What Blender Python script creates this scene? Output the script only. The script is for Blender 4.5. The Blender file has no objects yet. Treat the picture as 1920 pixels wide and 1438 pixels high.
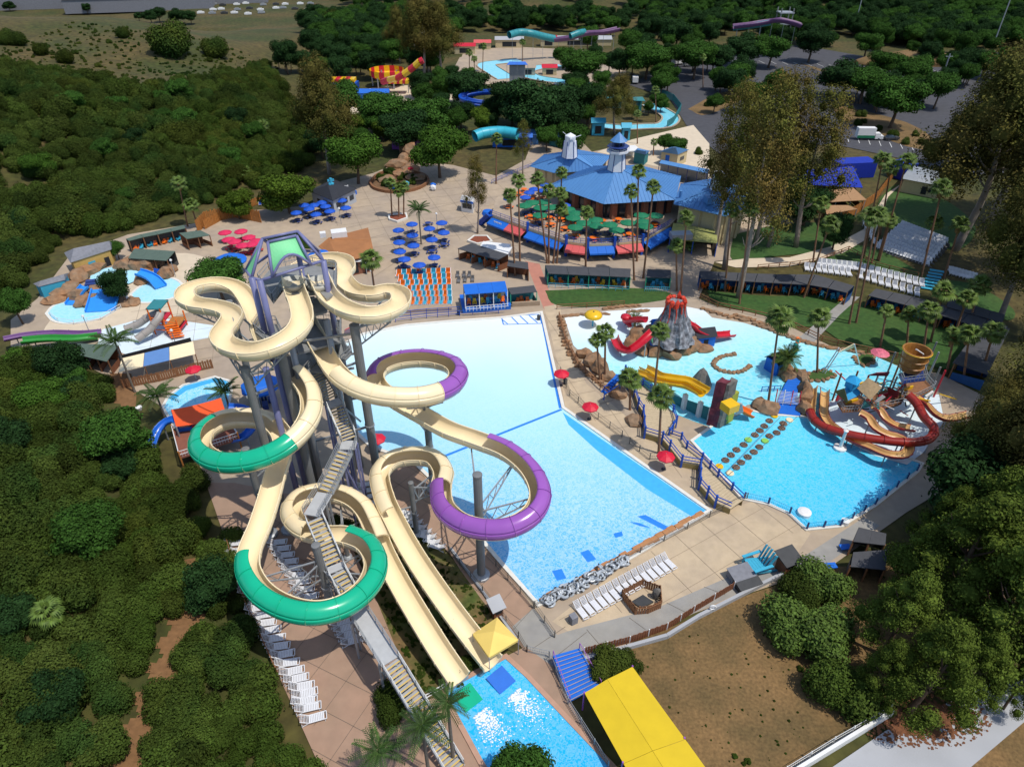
import bpy, bmesh, math, random
import numpy as np
from mathutils import Vector, Matrix, noise as mnoise
R = math.radians
random.seed(7)
rng = np.random.default_rng(7)
S = bpy.context.scene
COL = S.collection
# ---------------------------------------------------------------- camera, sky, sun, exposure
CH, FPX, PITCH = 64.0, 1280.0, R(35.7)
cd = bpy.data.cameras.new('camera'); cam = bpy.data.objects.new('camera', cd); COL.objects.link(cam)
cam.location = (0, 0, CH); cam.rotation_euler = (R(90) - PITCH, 0, 0)
cd.sensor_width = 36; cd.lens = 36 * FPX / 1920; cd.clip_start = 0.5; cd.clip_end = 4000
S.camera = cam
SUN_EL, SUN_AZ = R(65), R(-32)        # azimuth measured from +X
sdir = Vector((math.cos(SUN_EL) * math.cos(SUN_AZ), math.cos(SUN_EL) * math.sin(SUN_AZ), math.sin(SUN_EL)))
wd = bpy.data.worlds.new('World'); S.world = wd; wd.use_nodes = True
wn = wd.node_tree.nodes; bgn = wn['Background']; sky = wn.new('ShaderNodeTexSky')
sky.sky_type = 'NISHITA'; sky.sun_disc = False; sky.sun_elevation = SUN_EL
sky.sun_rotation = R(90) - SUN_AZ; sky.altitude = 100; sky.dust_density = 1.0
wd.node_tree.links.new(sky.outputs[0], bgn.inputs[0]); bgn.inputs[1].default_value = 0.15
sl = bpy.data.lights.new('sun', 'SUN'); sl.energy = 3.5; sl.angle = R(0.53); sl.color = (1.0, 0.945, 0.85)
so = bpy.data.objects.new('sun', sl); COL.objects.link(so); so.rotation_euler = sdir.to_track_quat('Z', 'Y').to_euler()
so.location = (60, -40, 200)
S.view_settings.view_transform = 'Standard'; S.view_settings.look = 'None'
S.view_settings.exposure = 0.0; S.view_settings.gamma = 1.0; S.view_settings.use_curve_mapping = False
S.render.engine = 'CYCLES'
S.cycles.max_bounces = 5; S.cycles.diffuse_bounces = 2; S.cycles.glossy_bounces = 2; S.cycles.transparent_max_bounces = 6
S.cycles.transmission_bounces = 3; S.cycles.caustics_reflective = False; S.cycles.caustics_refractive = False

# ---------------------------------------------------------------- survey helpers: a bearing (u, v) from the drone and a height give a place
_c, _s = math.cos(PITCH), math.sin(PITCH)
def P(u, v, z=0.0):
    a = (u - 960) / FPX; b = (719 - v) / FPX
    d = (a, _c + b * _s, -_s + b * _c); t = (z - CH) / d[2]
    return Vector((d[0] * t, d[1] * t, z))
def PL(pts, z=0.0): return [P(u, v, z) for u, v in pts]
def scr(X, Y, Z):
    dz = Z - CH; dep = Y * _c - dz * _s
    return 960 + FPX * X / dep, 719 - FPX * (Y * _s + dz * _c) / dep
def H_to(base, v, z0=0.0):
    "height above z0 of something standing on base whose top is seen at row v"
    lo, hi = 0.0, 60.0 - z0
    for _ in range(30):
        m = (lo + hi) / 2
        if scr(base.x, base.y, z0 + m)[1] > v: lo = m
        else: hi = m
    return lo
def lift(z): return z + 3.5 * min(1, max(0, (z - 14) / 6))
def PT(u, v, z=0.0): return P(u, v, lift(z))
def sstep(a, b, x):
    t = min(1, max(0, (x - a) / (b - a))); return t * t * (3 - 2 * t)

# ---------------------------------------------------------------- materials
MATS = {}
def mat(key, col, rough=0.7, var=0.12, scale=1.5, bump=0.0, metal=0.0, spec=0.4, isl=0.0, orand=0.0, col2=None, scale2=0.08, alpha=1.0, coat=0.0, detail=4, tcoord='Object'):
    """procedural surface: base colour broken up by two scales of noise, optionally per leaf and per object, optional relief"""
    if key in MATS: return MATS[key]
    m = bpy.data.materials.new(key); m.use_nodes = True; nt = m.node_tree; n = nt.nodes; L = nt.links
    b = n['Principled BSDF']; b.inputs['Roughness'].default_value = rough; b.inputs['Metallic'].default_value = metal
    b.inputs['Specular IOR Level'].default_value = spec
    if coat: b.inputs['Coat Weight'].default_value = coat; b.inputs['Coat Roughness'].default_value = 0.1
    g = n.new('ShaderNodeNewGeometry')
    src = g.outputs['Position']
    nz = n.new('ShaderNodeTexNoise'); nz.inputs['Scale'].default_value = scale; nz.inputs['Detail'].default_value = detail
    L.new(src, nz.inputs['Vector'])
    c3 = list(col[:3])
    last = None
    def mixf(a, bcol, fac, typ='MIX'):
        mx = n.new('ShaderNodeMix'); mx.data_type = 'RGBA'; mx.blend_type = typ
        if isinstance(fac, float): mx.inputs[0].default_value = fac
        else: L.new(fac, mx.inputs[0])
        for s_, v_ in ((mx.inputs[6], a), (mx.inputs[7], bcol)):
            if isinstance(v_, (tuple, list)): s_.default_value = (*v_[:3], 1)
            else: L.new(v_, s_)
        return mx.outputs[2]
    last = tuple(c3)
    if col2 is not None:
        n2 = n.new('ShaderNodeTexNoise'); n2.inputs['Scale'].default_value = scale2; n2.inputs['Detail'].default_value = 5
        n2.inputs['Roughness'].default_value = 0.6
        L.new(src, n2.inputs['Vector'])
        mr = n.new('ShaderNodeMapRange'); mr.inputs[1].default_value = 0.38; mr.inputs[2].default_value = 0.62
        L.new(n2.outputs[0], mr.inputs[0]); last = mixf(last, col2, mr.outputs[0])
    if var > 0:
        mr = n.new('ShaderNodeMapRange'); mr.inputs[1].default_value = 0.25; mr.inputs[2].default_value = 0.75
        mr.inputs[3].default_value = 1 - var; mr.inputs[4].default_value = 1 + var
        L.new(nz.outputs[0], mr.inputs[0])
        cb = n.new('ShaderNodeCombineColor')
        for i in range(3): L.new(mr.outputs[0], cb.inputs[i])
        last = mixf(last, cb.outputs[0], 1.0, 'MULTIPLY')
    for amt, out in ((isl, g.outputs['Random Per Island']), (orand, None)):
        if amt > 0:
            if out is None:
                oi = n.new('ShaderNodeObjectInfo'); out = oi.outputs['Random']
            mr = n.new('ShaderNodeMapRange'); mr.inputs[3].default_value = 1 - amt; mr.inputs[4].default_value = 1 + amt
            L.new(out, mr.inputs[0]); hs = n.new('ShaderNodeCombineColor')
            for i in range(3): L.new(mr.outputs[0], hs.inputs[i])
            last = mixf(last, hs.outputs[0], 1.0, 'MULTIPLY')
    if isinstance(last, tuple): b.inputs['Base Color'].default_value = (*last, 1)
    else: L.new(last, b.inputs['Base Color'])
    if bump > 0:
        bp = n.new('ShaderNodeBump'); bp.inputs['Strength'].default_value = 0.6; bp.inputs['Distance'].default_value = bump
        L.new(nz.outputs[0], bp.inputs['Height']); L.new(bp.outputs[0], b.inputs['Normal'])
    if alpha < 1: b.inputs['Alpha'].default_value = alpha
    MATS[key] = m; return m

# ---------------------------------------------------------------- mesh builder
def basis(d):
    d = Vector(d).normalized(); up = Vector((0, 0, 1)) if abs(d.z) < 0.95 else Vector((1, 0, 0))
    s = d.cross(up).normalized(); return d, s, s.cross(d).normalized()
class MB:
    def __init__(self): self.v = []; self.f = []; self.smooth = False
    def add(self, vs, fs):
        o = len(self.v); self.v += [tuple(x) for x in vs]; self.f += [tuple(i + o for i in f) for f in fs]; return self
    def box(self, c, s, rz=0.0):
        hx, hy, hz = s[0] / 2, s[1] / 2, s[2] / 2; cr, sr = math.cos(rz), math.sin(rz); vs = []
        for z in (-hz, hz):
            for x, y in ((-hx, -hy), (hx, -hy), (hx, hy), (-hx, hy)):
                vs.append((c[0] + x * cr - y * sr, c[1] + x * sr + y * cr, c[2] + z))
        return self.add(vs, [(3, 2, 1, 0), (4, 5, 6, 7), (0, 1, 5, 4), (1, 2, 6, 5), (2, 3, 7, 6), (3, 0, 4, 7)])
    def bar(self, a, b, w, h=None):
        h = h or w; a, b = Vector(a), Vector(b); d, s, u = basis(b - a); vs = []
        for p in (a, b):
            for x, y in ((-1, -1), (1, -1), (1, 1), (-1, 1)): vs.append(p + s * x * w / 2 + u * y * h / 2)
        return self.add(vs, [(3, 2, 1, 0), (4, 5, 6, 7), (0, 1, 5, 4), (1, 2, 6, 5), (2, 3, 7, 6), (3, 0, 4, 7)])
    def tube(self, pts, r, n=8, cap=True):
        pts = [Vector(p) for p in pts]; k = len(pts); rs = r if isinstance(r, (list, tuple)) else [r] * k
        vs = []; fs = []
        for i, p in enumerate(pts):
            d = (pts[min(i + 1, k - 1)] - pts[max(i - 1, 0)])
            d, s, u = basis(d)
            for j in range(n):
                a = 2 * math.pi * j / n; vs.append(p + (s * math.cos(a) + u * math.sin(a)) * rs[i])
        for i in range(k - 1):
            for j in range(n):
                j2 = (j + 1) % n; fs.append((i * n + j, i * n + j2, (i + 1) * n + j2, (i + 1) * n + j))
        if cap: fs.append(tuple(range(n - 1, -1, -1))); fs.append(tuple((k - 1) * n + j for j in range(n)))
        return self.add(vs, fs)
    def prism(self, poly, z0, z1):
        n = len(poly); a = sum(poly[i][0] * poly[(i + 1) % n][1] - poly[(i + 1) % n][0] * poly[i][1] for i in range(n))
        if a < 0: poly = poly[::-1]
        vs = [(p[0], p[1], z0 + (p[2] if False else 0)) for p in poly] + [(p[0], p[1], z1) for p in poly]
        fs = [tuple(range(n - 1, -1, -1)), tuple(range(n, 2 * n))] + [(i, (i + 1) % n, n + (i + 1) % n, n + i) for i in range(n)]
        return self.add(vs, fs)
    def sheet(self, poly, z=None):
        n = len(poly); a = sum(poly[i][0] * poly[(i + 1) % n][1] - poly[(i + 1) % n][0] * poly[i][1] for i in range(n))
        if a < 0: poly = poly[::-1]
        return self.add([(p[0], p[1], p[2] if z is None else z) for p in poly], [tuple(range(n))])
    def lathe(self, c, prof, n=16, cap=True):
        vs = []; fs = []; k = len(prof)
        for r, z in prof:
            for j in range(n):
                a = 2 * math.pi * j / n; vs.append((c[0] + r * math.cos(a), c[1] + r * math.sin(a), c[2] + z))
        for i in range(k - 1):
            for j in range(n):
                j2 = (j + 1) % n; fs.append((i * n + j, i * n + j2, (i + 1) * n + j2, (i + 1) * n + j))
        if cap and prof[0][0] > 1e-3: fs.append(tuple(range(n - 1, -1, -1)))
        if cap and prof[-1][0] > 1e-3: fs.append(tuple((k - 1) * n + j for j in range(n)))
        return self.add(vs, fs)
    def quad(self, a, b, c, d): return self.add([a, b, c, d], [(0, 1, 2, 3)])
    def slab(self, quad, t):
        "thick panel from 4 (or n) 3d corners, thickness t downwards"
        q = [Vector(p) for p in quad]; nrm = (q[1] - q[0]).cross(q[2] - q[0]).normalized()
        if nrm.z < 0: q = q[::-1]; nrm = -nrm
        n = len(q); lo = [p - nrm * t for p in q]
        return self.add(q + lo, [tuple(range(n)), tuple(range(2 * n - 1, n - 1, -1))] + [(n + i, n + (i + 1) % n, (i + 1) % n, i) for i in range(n)])
    def rock(self, c, s, seed=0, sub=2, amp=0.35, rz=0):
        bm = bmesh.new(); bmesh.ops.create_icosphere(bm, subdivisions=sub, radius=1)
        o = Vector((seed * 3.7, seed * 1.3, seed * 2.1)); vs = []; cr, sr = math.cos(rz), math.sin(rz)
        for v in bm.verts:
            q = v.co * (1 + amp * mnoise.noise(v.co * 1.3 + o) + amp * .5 * mnoise.noise(v.co * 3.1 + o))
            x, y = q.x * s[0], q.y * s[1]
            vs.append((c[0] + x * cr - y * sr, c[1] + x * sr + y * cr, c[2] + q.z * s[2]))
        fs = [tuple(v.index for v in f.verts) for f in bm.faces]; bm.free(); return self.add(vs, fs)

def wloc(o):
    v = Vector((0, 0, 0))
    while o is not None: v = v + Vector(o.location); o = o.parent
    return v
def obj(name, mb, m, parent=None, at=None, local=False, smooth=None, stuff=False):
    """ONE mesh object. World-space builder vertices are made relative to the parent (or to `at`)."""
    me = bpy.data.meshes.new(name)
    off = Vector((0, 0, 0))
    if not local:
        if parent is not None: off = wloc(parent)
        if at is not None: off = Vector(at)
    vs = [(x - off.x, y - off.y, z - off.z) for x, y, z in mb.v] if off.length > 0 else mb.v
    me.from_pydata(vs, [], mb.f); 
    if smooth if smooth is not None else mb.smooth: me.polygons.foreach_set('use_smooth', [True] * len(me.polygons))
    me.materials.append(m); me.update()
    o = bpy.data.objects.new(name, me); COL.objects.link(o)
    if parent is not None:
        o.parent = parent
        if at is not None: o.location = Vector(at) - wloc(parent)
    elif at is not None: o.location = at
    if stuff: o['kind'] = 'stuff'
    return o
def tag(o, label, cat, group=None):
    o['label'] = label; o['category'] = cat
    if group: o['group'] = group
    return o
def thing(name, label, cat, loc=(0, 0, 0), rz=0.0, group=None):
    o = bpy.data.objects.new(name, None); COL.objects.link(o); o.location = loc; o.rotation_euler = (0, 0, rz); o.empty_display_size = 0.2
    return tag(o, label, cat, group)
def struct(name, mb, m, smooth=False):
    o = obj(name, mb, m, smooth=smooth); o['kind'] = 'structure'; return o
def dup(root, loc, rz=0.0, sc=1.0, label=None, group=None, szz=None):
    "copy of a thing with copies of its parts and sub-parts (mesh data shared)"
    def cp(o, par):
        c = o.copy(); COL.objects.link(c); c.parent = par
        for ch in KIDS[o.name]: cp(ch, c)
        return c
    r = cp(root, None); r.location = loc; r.rotation_euler = (0, 0, rz)
    r.scale = (sc, sc, szz or sc) if not isinstance(sc, (tuple, list)) else sc
    if label: r['label'] = label
    if group: r['group'] = group
    return r
KIDS = {}
class Kind:
    "first use moves the prototype itself, later uses copy it"
    def __init__(self, root):
        self.root = root; self.used = False
        def reg(o):
            KIDS[o.name] = list(o.children)
            for c in KIDS[o.name]: reg(c)
        reg(root)
    def put(self, loc, rz=0.0, sc=1.0, label=None, group=None, szz=None, tilt=None):
        if not self.used:
            self.used = True; r = self.root; r.location = loc; r.rotation_euler = (0, 0, rz)
            r.scale = (sc, sc, szz or sc) if not isinstance(sc, (tuple, list)) else sc
            if label: r['label'] = label
            if group: r['group'] = group
        else: r = dup(self.root, loc, rz, sc, label, group, szz)
        if tilt: r.rotation_euler = (tilt[0], tilt[1], rz)
        return r

def crs(pts, n=12):
    "Catmull-Rom through points (Vectors), roughly n samples per span"
    pts = [Vector(p) for p in pts]; out = []
    q = [pts[0] * 2 - pts[1]] + pts + [pts[-1] * 2 - pts[-2]]
    for i in range(1, len(q) - 2):
        p0, p1, p2, p3 = q[i - 1], q[i], q[i + 1], q[i + 2]
        for k in range(n):
            t = k / n
            out.append(0.5 * ((2 * p1) + (p2 - p0) * t + (2 * p0 - 5 * p1 + 4 * p2 - p3) * t * t + (3 * p1 - p0 - 3 * p2 + p3) * t ** 3))
    out.append(pts[-1]); return out
def resample(pts, step):
    out = [pts[0]]; acc = 0.0
    for a, b in zip(pts, pts[1:]):
        L = (b - a).length
        while acc + L >= step:
            t = (step - acc) / L; a = a + (b - a) * t; out.append(a); L = (b - a).length; acc = 0.0
        acc += L
    if (out[-1] - pts[-1]).length > step * 0.3: out.append(pts[-1])
    return out
def smooth_poly(pts, n=5): return crs(list(pts) + [pts[0]], n)[:-1]
# ================================================================ terrain
PARK = PL([(620,1500),(604,1438),(470,1150),(395,905),(300,760),(215,705),(100,668),(-300,655),(-300,600),(30,560),(110,470),(230,435),(350,400),(480,372),(560,325),(600,250),(570,170),(640,110),(850,70),(1200,58),(1920,60),(2500,100),(3200,1600),(620,1600)])
_pk = np.array([(p.x, p.y) for p in PARK])
def inside_np(X, Y, poly):
    ins = np.zeros(X.shape, bool); n = len(poly)
    for i in range(n):
        x1, y1 = poly[i]; x2, y2 = poly[(i + 1) % n]
        if y1 == y2: continue
        c = ((y1 > Y) != (y2 > Y)) & (X < (x2 - x1) * (Y - y1) / (y2 - y1) + x1); ins ^= c
    return ins
def dist_np(X, Y, poly):
    d = np.full(X.shape, 1e9); n = len(poly)
    for i in range(n):
        x1, y1 = poly[i]; x2, y2 = poly[(i + 1) % n]; dx, dy = x2 - x1, y2 - y1
        t = np.clip(((X - x1) * dx + (Y - y1) * dy) / (dx * dx + dy * dy + 1e-9), 0, 1)
        d = np.minimum(d, np.hypot(X - x1 - t * dx, Y - y1 - t * dy))
    return d
TX = np.arange(-760, 900, 4.0); TY = np.arange(-60, 1300, 4.0)
_gx, _gy = np.meshgrid(TX, TY)
_d = np.where(inside_np(_gx, _gy, _pk), 0, dist_np(_gx, _gy, _pk))
_dd = np.maximum(0, _d - 5)
_ss = lambda a, b, x: (lambda t: t * t * (3 - 2 * t))(np.clip((x - a) / (b - a), 0, 1))
_left = 1 - _ss(-60, 40, _gx)
_h = _left * 25 * (1 - np.exp(-_dd / 85)) * (1 - _ss(300, 440, _gy + 0.10 * _gx)) + (1 - _left) * 0.085 * _dd * _ss(380, 520, _gy)
_h = _h + (_dd > 0) * np.minimum(1, _dd / 20) * (2.2 * np.sin(_gx / 31 + 1) * np.cos(_gy / 27) + 1.2 * np.sin(_gx / 13) * np.sin(_gy / 17 + 2)) * np.where(_gy > 440, 0.4, 1)
_h = np.where(_dd > 0, _h, -0.12)
def hz(x, y):
    i = min(max((x - TX[0]) / 4.0, 0), len(TX) - 2.001); j = min(max((y - TY[0]) / 4.0, 0), len(TY) - 2.001)
    a, b = int(i), int(j); fx, fy = i - a, j - b
    return float((_h[b, a] * (1 - fx) + _h[b, a + 1] * fx) * (1 - fy) + (_h[b + 1, a] * (1 - fx) + _h[b + 1, a + 1] * fx) * fy)
def G(u, v):
    "where the bearing meets the terrain"
    a = (u - 960) / FPX; b = (719 - v) / FPX; d = Vector((a, _c + b * _s, -_s + b * _c)); t = 20.0; o = Vector((0, 0, CH))
    while t < 1500:
        p = o + d * t
        if p.z <= max(0, hz(p.x, p.y)): break
        t += 1.0
    p = o + d * t; p.z = max(0, hz(p.x, p.y)); return p
mt = mat('terrain', (0.044, 0.052, 0.010), 0.95, 0.5, 0.6, col2=(0.088, 0.066, 0.020), scale2=0.035, detail=8)
tb = MB(); ny, nx = _h.shape
tb.v = list(zip(_gx.ravel().tolist(), _gy.ravel().tolist(), _h.ravel().tolist()))
tb.f = [(j * nx + i, j * nx + i + 1, (j + 1) * nx + i + 1, (j + 1) * nx + i) for j in range(ny - 1) for i in range(nx - 1)]
tb.smooth = True; struct('ground', tb, mt, True)

# ================================================================ paving, lawns, roads
m_tan = mat('paving_tan', (0.42, 0.33, 0.235), 0.85, 0.10, 0.6, col2=(0.35, 0.28, 0.215), scale2=0.11, detail=8)
m_beach = mat('beach_concrete', (0.52, 0.41, 0.275), 0.85, 0.09, 0.9, col2=(0.43, 0.34, 0.24), scale2=0.16, detail=8)
m_grey = mat('paving_grey', (0.27, 0.262, 0.25), 0.85, 0.10, 0.7, col2=(0.31, 0.295, 0.265), scale2=0.2, detail=8)
m_deck = mat('slide_deck', (0.37, 0.235, 0.165), 0.85, 0.10, 0.7, col2=(0.32, 0.215, 0.15), scale2=0.15, detail=8)
m_red = mat('paving_red', (0.46, 0.20, 0.145), 0.85, 0.08, 0.8)
m_cream = mat('path_cream', (0.60, 0.50, 0.37), 0.85, 0.07, 0.7)
m_lawn = mat('lawn', (0.032, 0.085, 0.016), 0.95, 0.30, 1.2, col2=(0.045, 0.092, 0.018), scale2=0.14, bump=0.05, detail=8)
m_rough = mat('rough_grass', (0.065, 0.092, 0.018), 0.95, 0.35, 1.4, col2=(0.17, 0.105, 0.045), scale2=0.16, bump=0.08, detail=8)
m_dirt = mat('dry_grass', (0.205, 0.122, 0.048), 0.95, 0.34, 3.2, col2=(0.125, 0.083, 0.032), scale2=0.17, bump=0.06, detail=10)
m_asph = mat('asphalt', (0.062, 0.062, 0.07), 0.9, 0.15, 0.5, col2=(0.065, 0.065, 0.075), scale2=0.06)
m_slab = mat('concrete_slab', (0.40, 0.41, 0.43), 0.8, 0.07, 0.6, col2=(0.35, 0.36, 0.38), scale2=0.15, detail=8)
_lev = [0]
def sheet(name, px, m, z, sm=0, raw=False):
    pts = px if raw else PL(px, 0)
    if sm: pts = smooth_poly(pts, sm)
    b = MB(); b.sheet([(p.x, p.y, z) for p in pts]); return struct(name, b, m)
Z = lambda k: 0.004 * k
sheet('plaza_paving', [(590,385),(640,340),(700,325),(760,300),(850,310),(930,330),(985,300),(1000,255),(1060,235),(1110,285),(1180,270),(1300,275),(1330,330),(1490,420),(1600,420),(1560,470),(1340,490),(1310,560),(1345,575),(1440,592),(1560,650),(1700,690),(1760,700),(1880,760),(1800,900),(1700,960),(1560,1060),(1410,1110),(1300,1150),(1130,1230),(1085,1240),(990,1225),(960,1175),(900,1090),(840,1010),(770,960),(640,1000),(440,960),(395,905),(300,760),(240,725),(100,655),(20,650),(20,600),(70,560),(130,480),(240,440),(360,420),(470,395)], m_tan, Z(1))
sheet('slide_deck', [(386,905),(440,905),(560,930),(640,985),(700,1110),(845,1438),(860,1500),(640,1500),(600,1438),(470,1150)], m_deck, Z(2))
sheet('tower_deck', [(700,935),(760,855),(850,950),(880,975),(930,1040),(1035,1190),(990,1225),(955,1190),(890,1110),(845,1040),(770,960)], m_deck, Z(3))
sheet('grass_bank', [(650,985),(720,940),(770,965),(850,1050),(900,1120),(960,1195),(905,1250),(870,1290),(800,1310),(745,1220),(700,1110)], m_rough, Z(4))
sheet('beach', [(1035,1165),(1170,1060),(1330,965),(1410,940),(1500,985),(1520,1000),(1480,1060),(1370,1080),(1230,1140),(1065,1183)], m_beach, Z(3))
sheet('concrete_path', [(960,1175),(1000,1140),(1045,1190),(1065,1183),(1230,1140),(1370,1080),(1480,1060),(1620,970),(1650,985),(1540,1065),(1400,1105),(1300,1150),(1130,1222),(1085,1240),(1035,1250),(985,1215)], m_grey, Z(4))
sheet('white_path', [(1020,575),(1050,570),(1060,650),(1100,720),(1150,760),(1290,880),(1395,930),(1330,965),(1060,765),(1050,700)], m_beach, Z(3))
sheet('red_path', [(985,490),(1012,495),(1040,575),(1020,580)], m_red, Z(2))
sheet('dirt_lot', [(1090,1245),(1130,1228),(1300,1158),(1410,1112),(1540,1070),(1560,1062),(1700,1060),(1760,1250),(1690,1300),(1480,1440),(1440,1520),(1270,1520),(1200,1290),(1100,1270)], m_dirt, Z(5))
sheet('service_slab', [(1480,1520),(1560,1438),(1660,1370),(1880,1270),(2060,1180),(2300,1250),(1780,1520)], m_slab, Z(6))
sheet('service_dirt', [(1820,1438),(1930,1345),(2100,1260),(2100,1520),(1780,1520)], m_dirt, Z(7))
for px in ([(1022,545),(1160,540),(1240,545),(1258,560),(1150,574),(1045,573)], [(1325,545),(1440,555),(1590,555),(1580,575),(1545,605),(1500,612),(1430,592),(1345,570)], [(1545,618),(1600,570),(1700,580),(1850,640),(1790,690),(1730,680),(1660,655),(1590,645)],
           [(1520,480),(1600,460),(1650,470),(1690,490),(1730,515),(1740,530),(1640,505),(1540,495)], [(1375,440),(1470,420),(1560,420),(1590,440),(1540,470),(1460,480),(1375,490)], [(1650,370),(1690,345),(1780,380),(1830,430),(1790,470),(1720,440),(1655,420),(1640,410)], [(1770,525),(1830,535),(1900,580),(1880,600),(1780,545)]):
    sheet('lawn', px, m_lawn, Z(6), 4)
sheet('lawn_path', [(1488,642),(1590,555),(1612,557),(1575,590),(1520,648)], m_grey, Z(7))
sheet('curved_path', [(1340,492),(1400,485),(1480,483),(1560,462),(1620,430),(1660,365),(1690,345),(1665,370),(1640,440),(1580,475),(1480,500),(1380,502)], m_cream, Z(8))
sheet('parking_lot', [(1180,160),(1300,95),(1500,85),(1700,120),(1880,95),(2300,120),(2300,300),(1800,330),(1700,300),(1560,270),(1350,290),(1300,250),(1270,190)], m_asph, Z(3))
sheet('access_road', [(1240,165),(1320,155),(1330,240),(1310,275),(1290,240),(1262,195)], m_asph, Z(4))
sheet('gate_plaza', [(1120,285),(1185,262),(1300,235),(1330,270),(1330,330),(1220,310)], m_cream, Z(5))
for px in ([(1290,205),(1350,175),(1420,170),(1330,215)], [(1560,195),(1700,230),(1760,275),(1700,275),(1580,225)], [(1500,120),(1640,150),(1760,135),(1640,165)], [(1655,102),(1730,92),(1810,112),(1740,124),(1650,120)]):
    sheet('parking_island', px, m_dirt, Z(8), 4)
sheet('far_plaza', [(850,150),(870,95),(960,88),(1100,95),(1180,110),(1170,150),(1110,175),(1000,150),(900,160)], m_tan, Z(2))
sheet('entry_walk', [(845,140),(862,108),(900,105),(905,150),(880,180),(850,200)], m_tan, Z(3))
sheet('mid_plaza', [(620,180),(700,165),(770,160),(860,180),(870,220),(760,240),(640,235)], m_cream, Z(2))
sheet('kids_walk', [(200,505),(330,475),(400,490),(420,520),(400,570),(300,600),(170,640),(90,640),(95,600)], m_cream, Z(2), 5)
# painted stall lines
b = MB()
for k in range(26):
    a = P(1340 + k * 22, 112 + k * 1.2); b.box((a.x, a.y, Z(6)), (0.18, 6.5, 0.004), 0.12)
for k in range(16):
    a = P(1590 + k * 20, 262 + k * 2.5); b.box((a.x, a.y, Z(6)), (0.16, 5.5, 0.004), -0.3)
o = struct('parking_lines', b, mat('line_paint', (0.7, 0.7, 0.68), 0.7, 0.1))
# slab joints on the big decks: recessed-looking saw cuts as thin dark strips
b = MB(); m_joint = mat('saw_cut', (0.13, 0.11, 0.09), 0.9, 0.1)
def cut(p, q, z=Z(9), w=0.05): b.bar((p.x, p.y, z), (q.x, q.y, z), w, 0.004)
for a, c in (((1000,1215),(1060,1175)),((1030,1240),(1100,1185)),((1130,1215),(1100,1180)),((1210,1180),(1180,1158)),((1290,1150),(1250,1130)),((1360,1115),(1320,1100)),((1060,640),(1080,640)),((1085,700),(1115,705)),((1120,760),(1150,750)),((1190,820),(1220,810)),((600,470),(720,440)),((700,520),(880,400)),((640,430),(860,380)),((860,470),(990,430)),((1020,492),(1260,486))):
    cut(P(*a), P(*c))
struct('paving_joints', b, m_joint)
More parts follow.
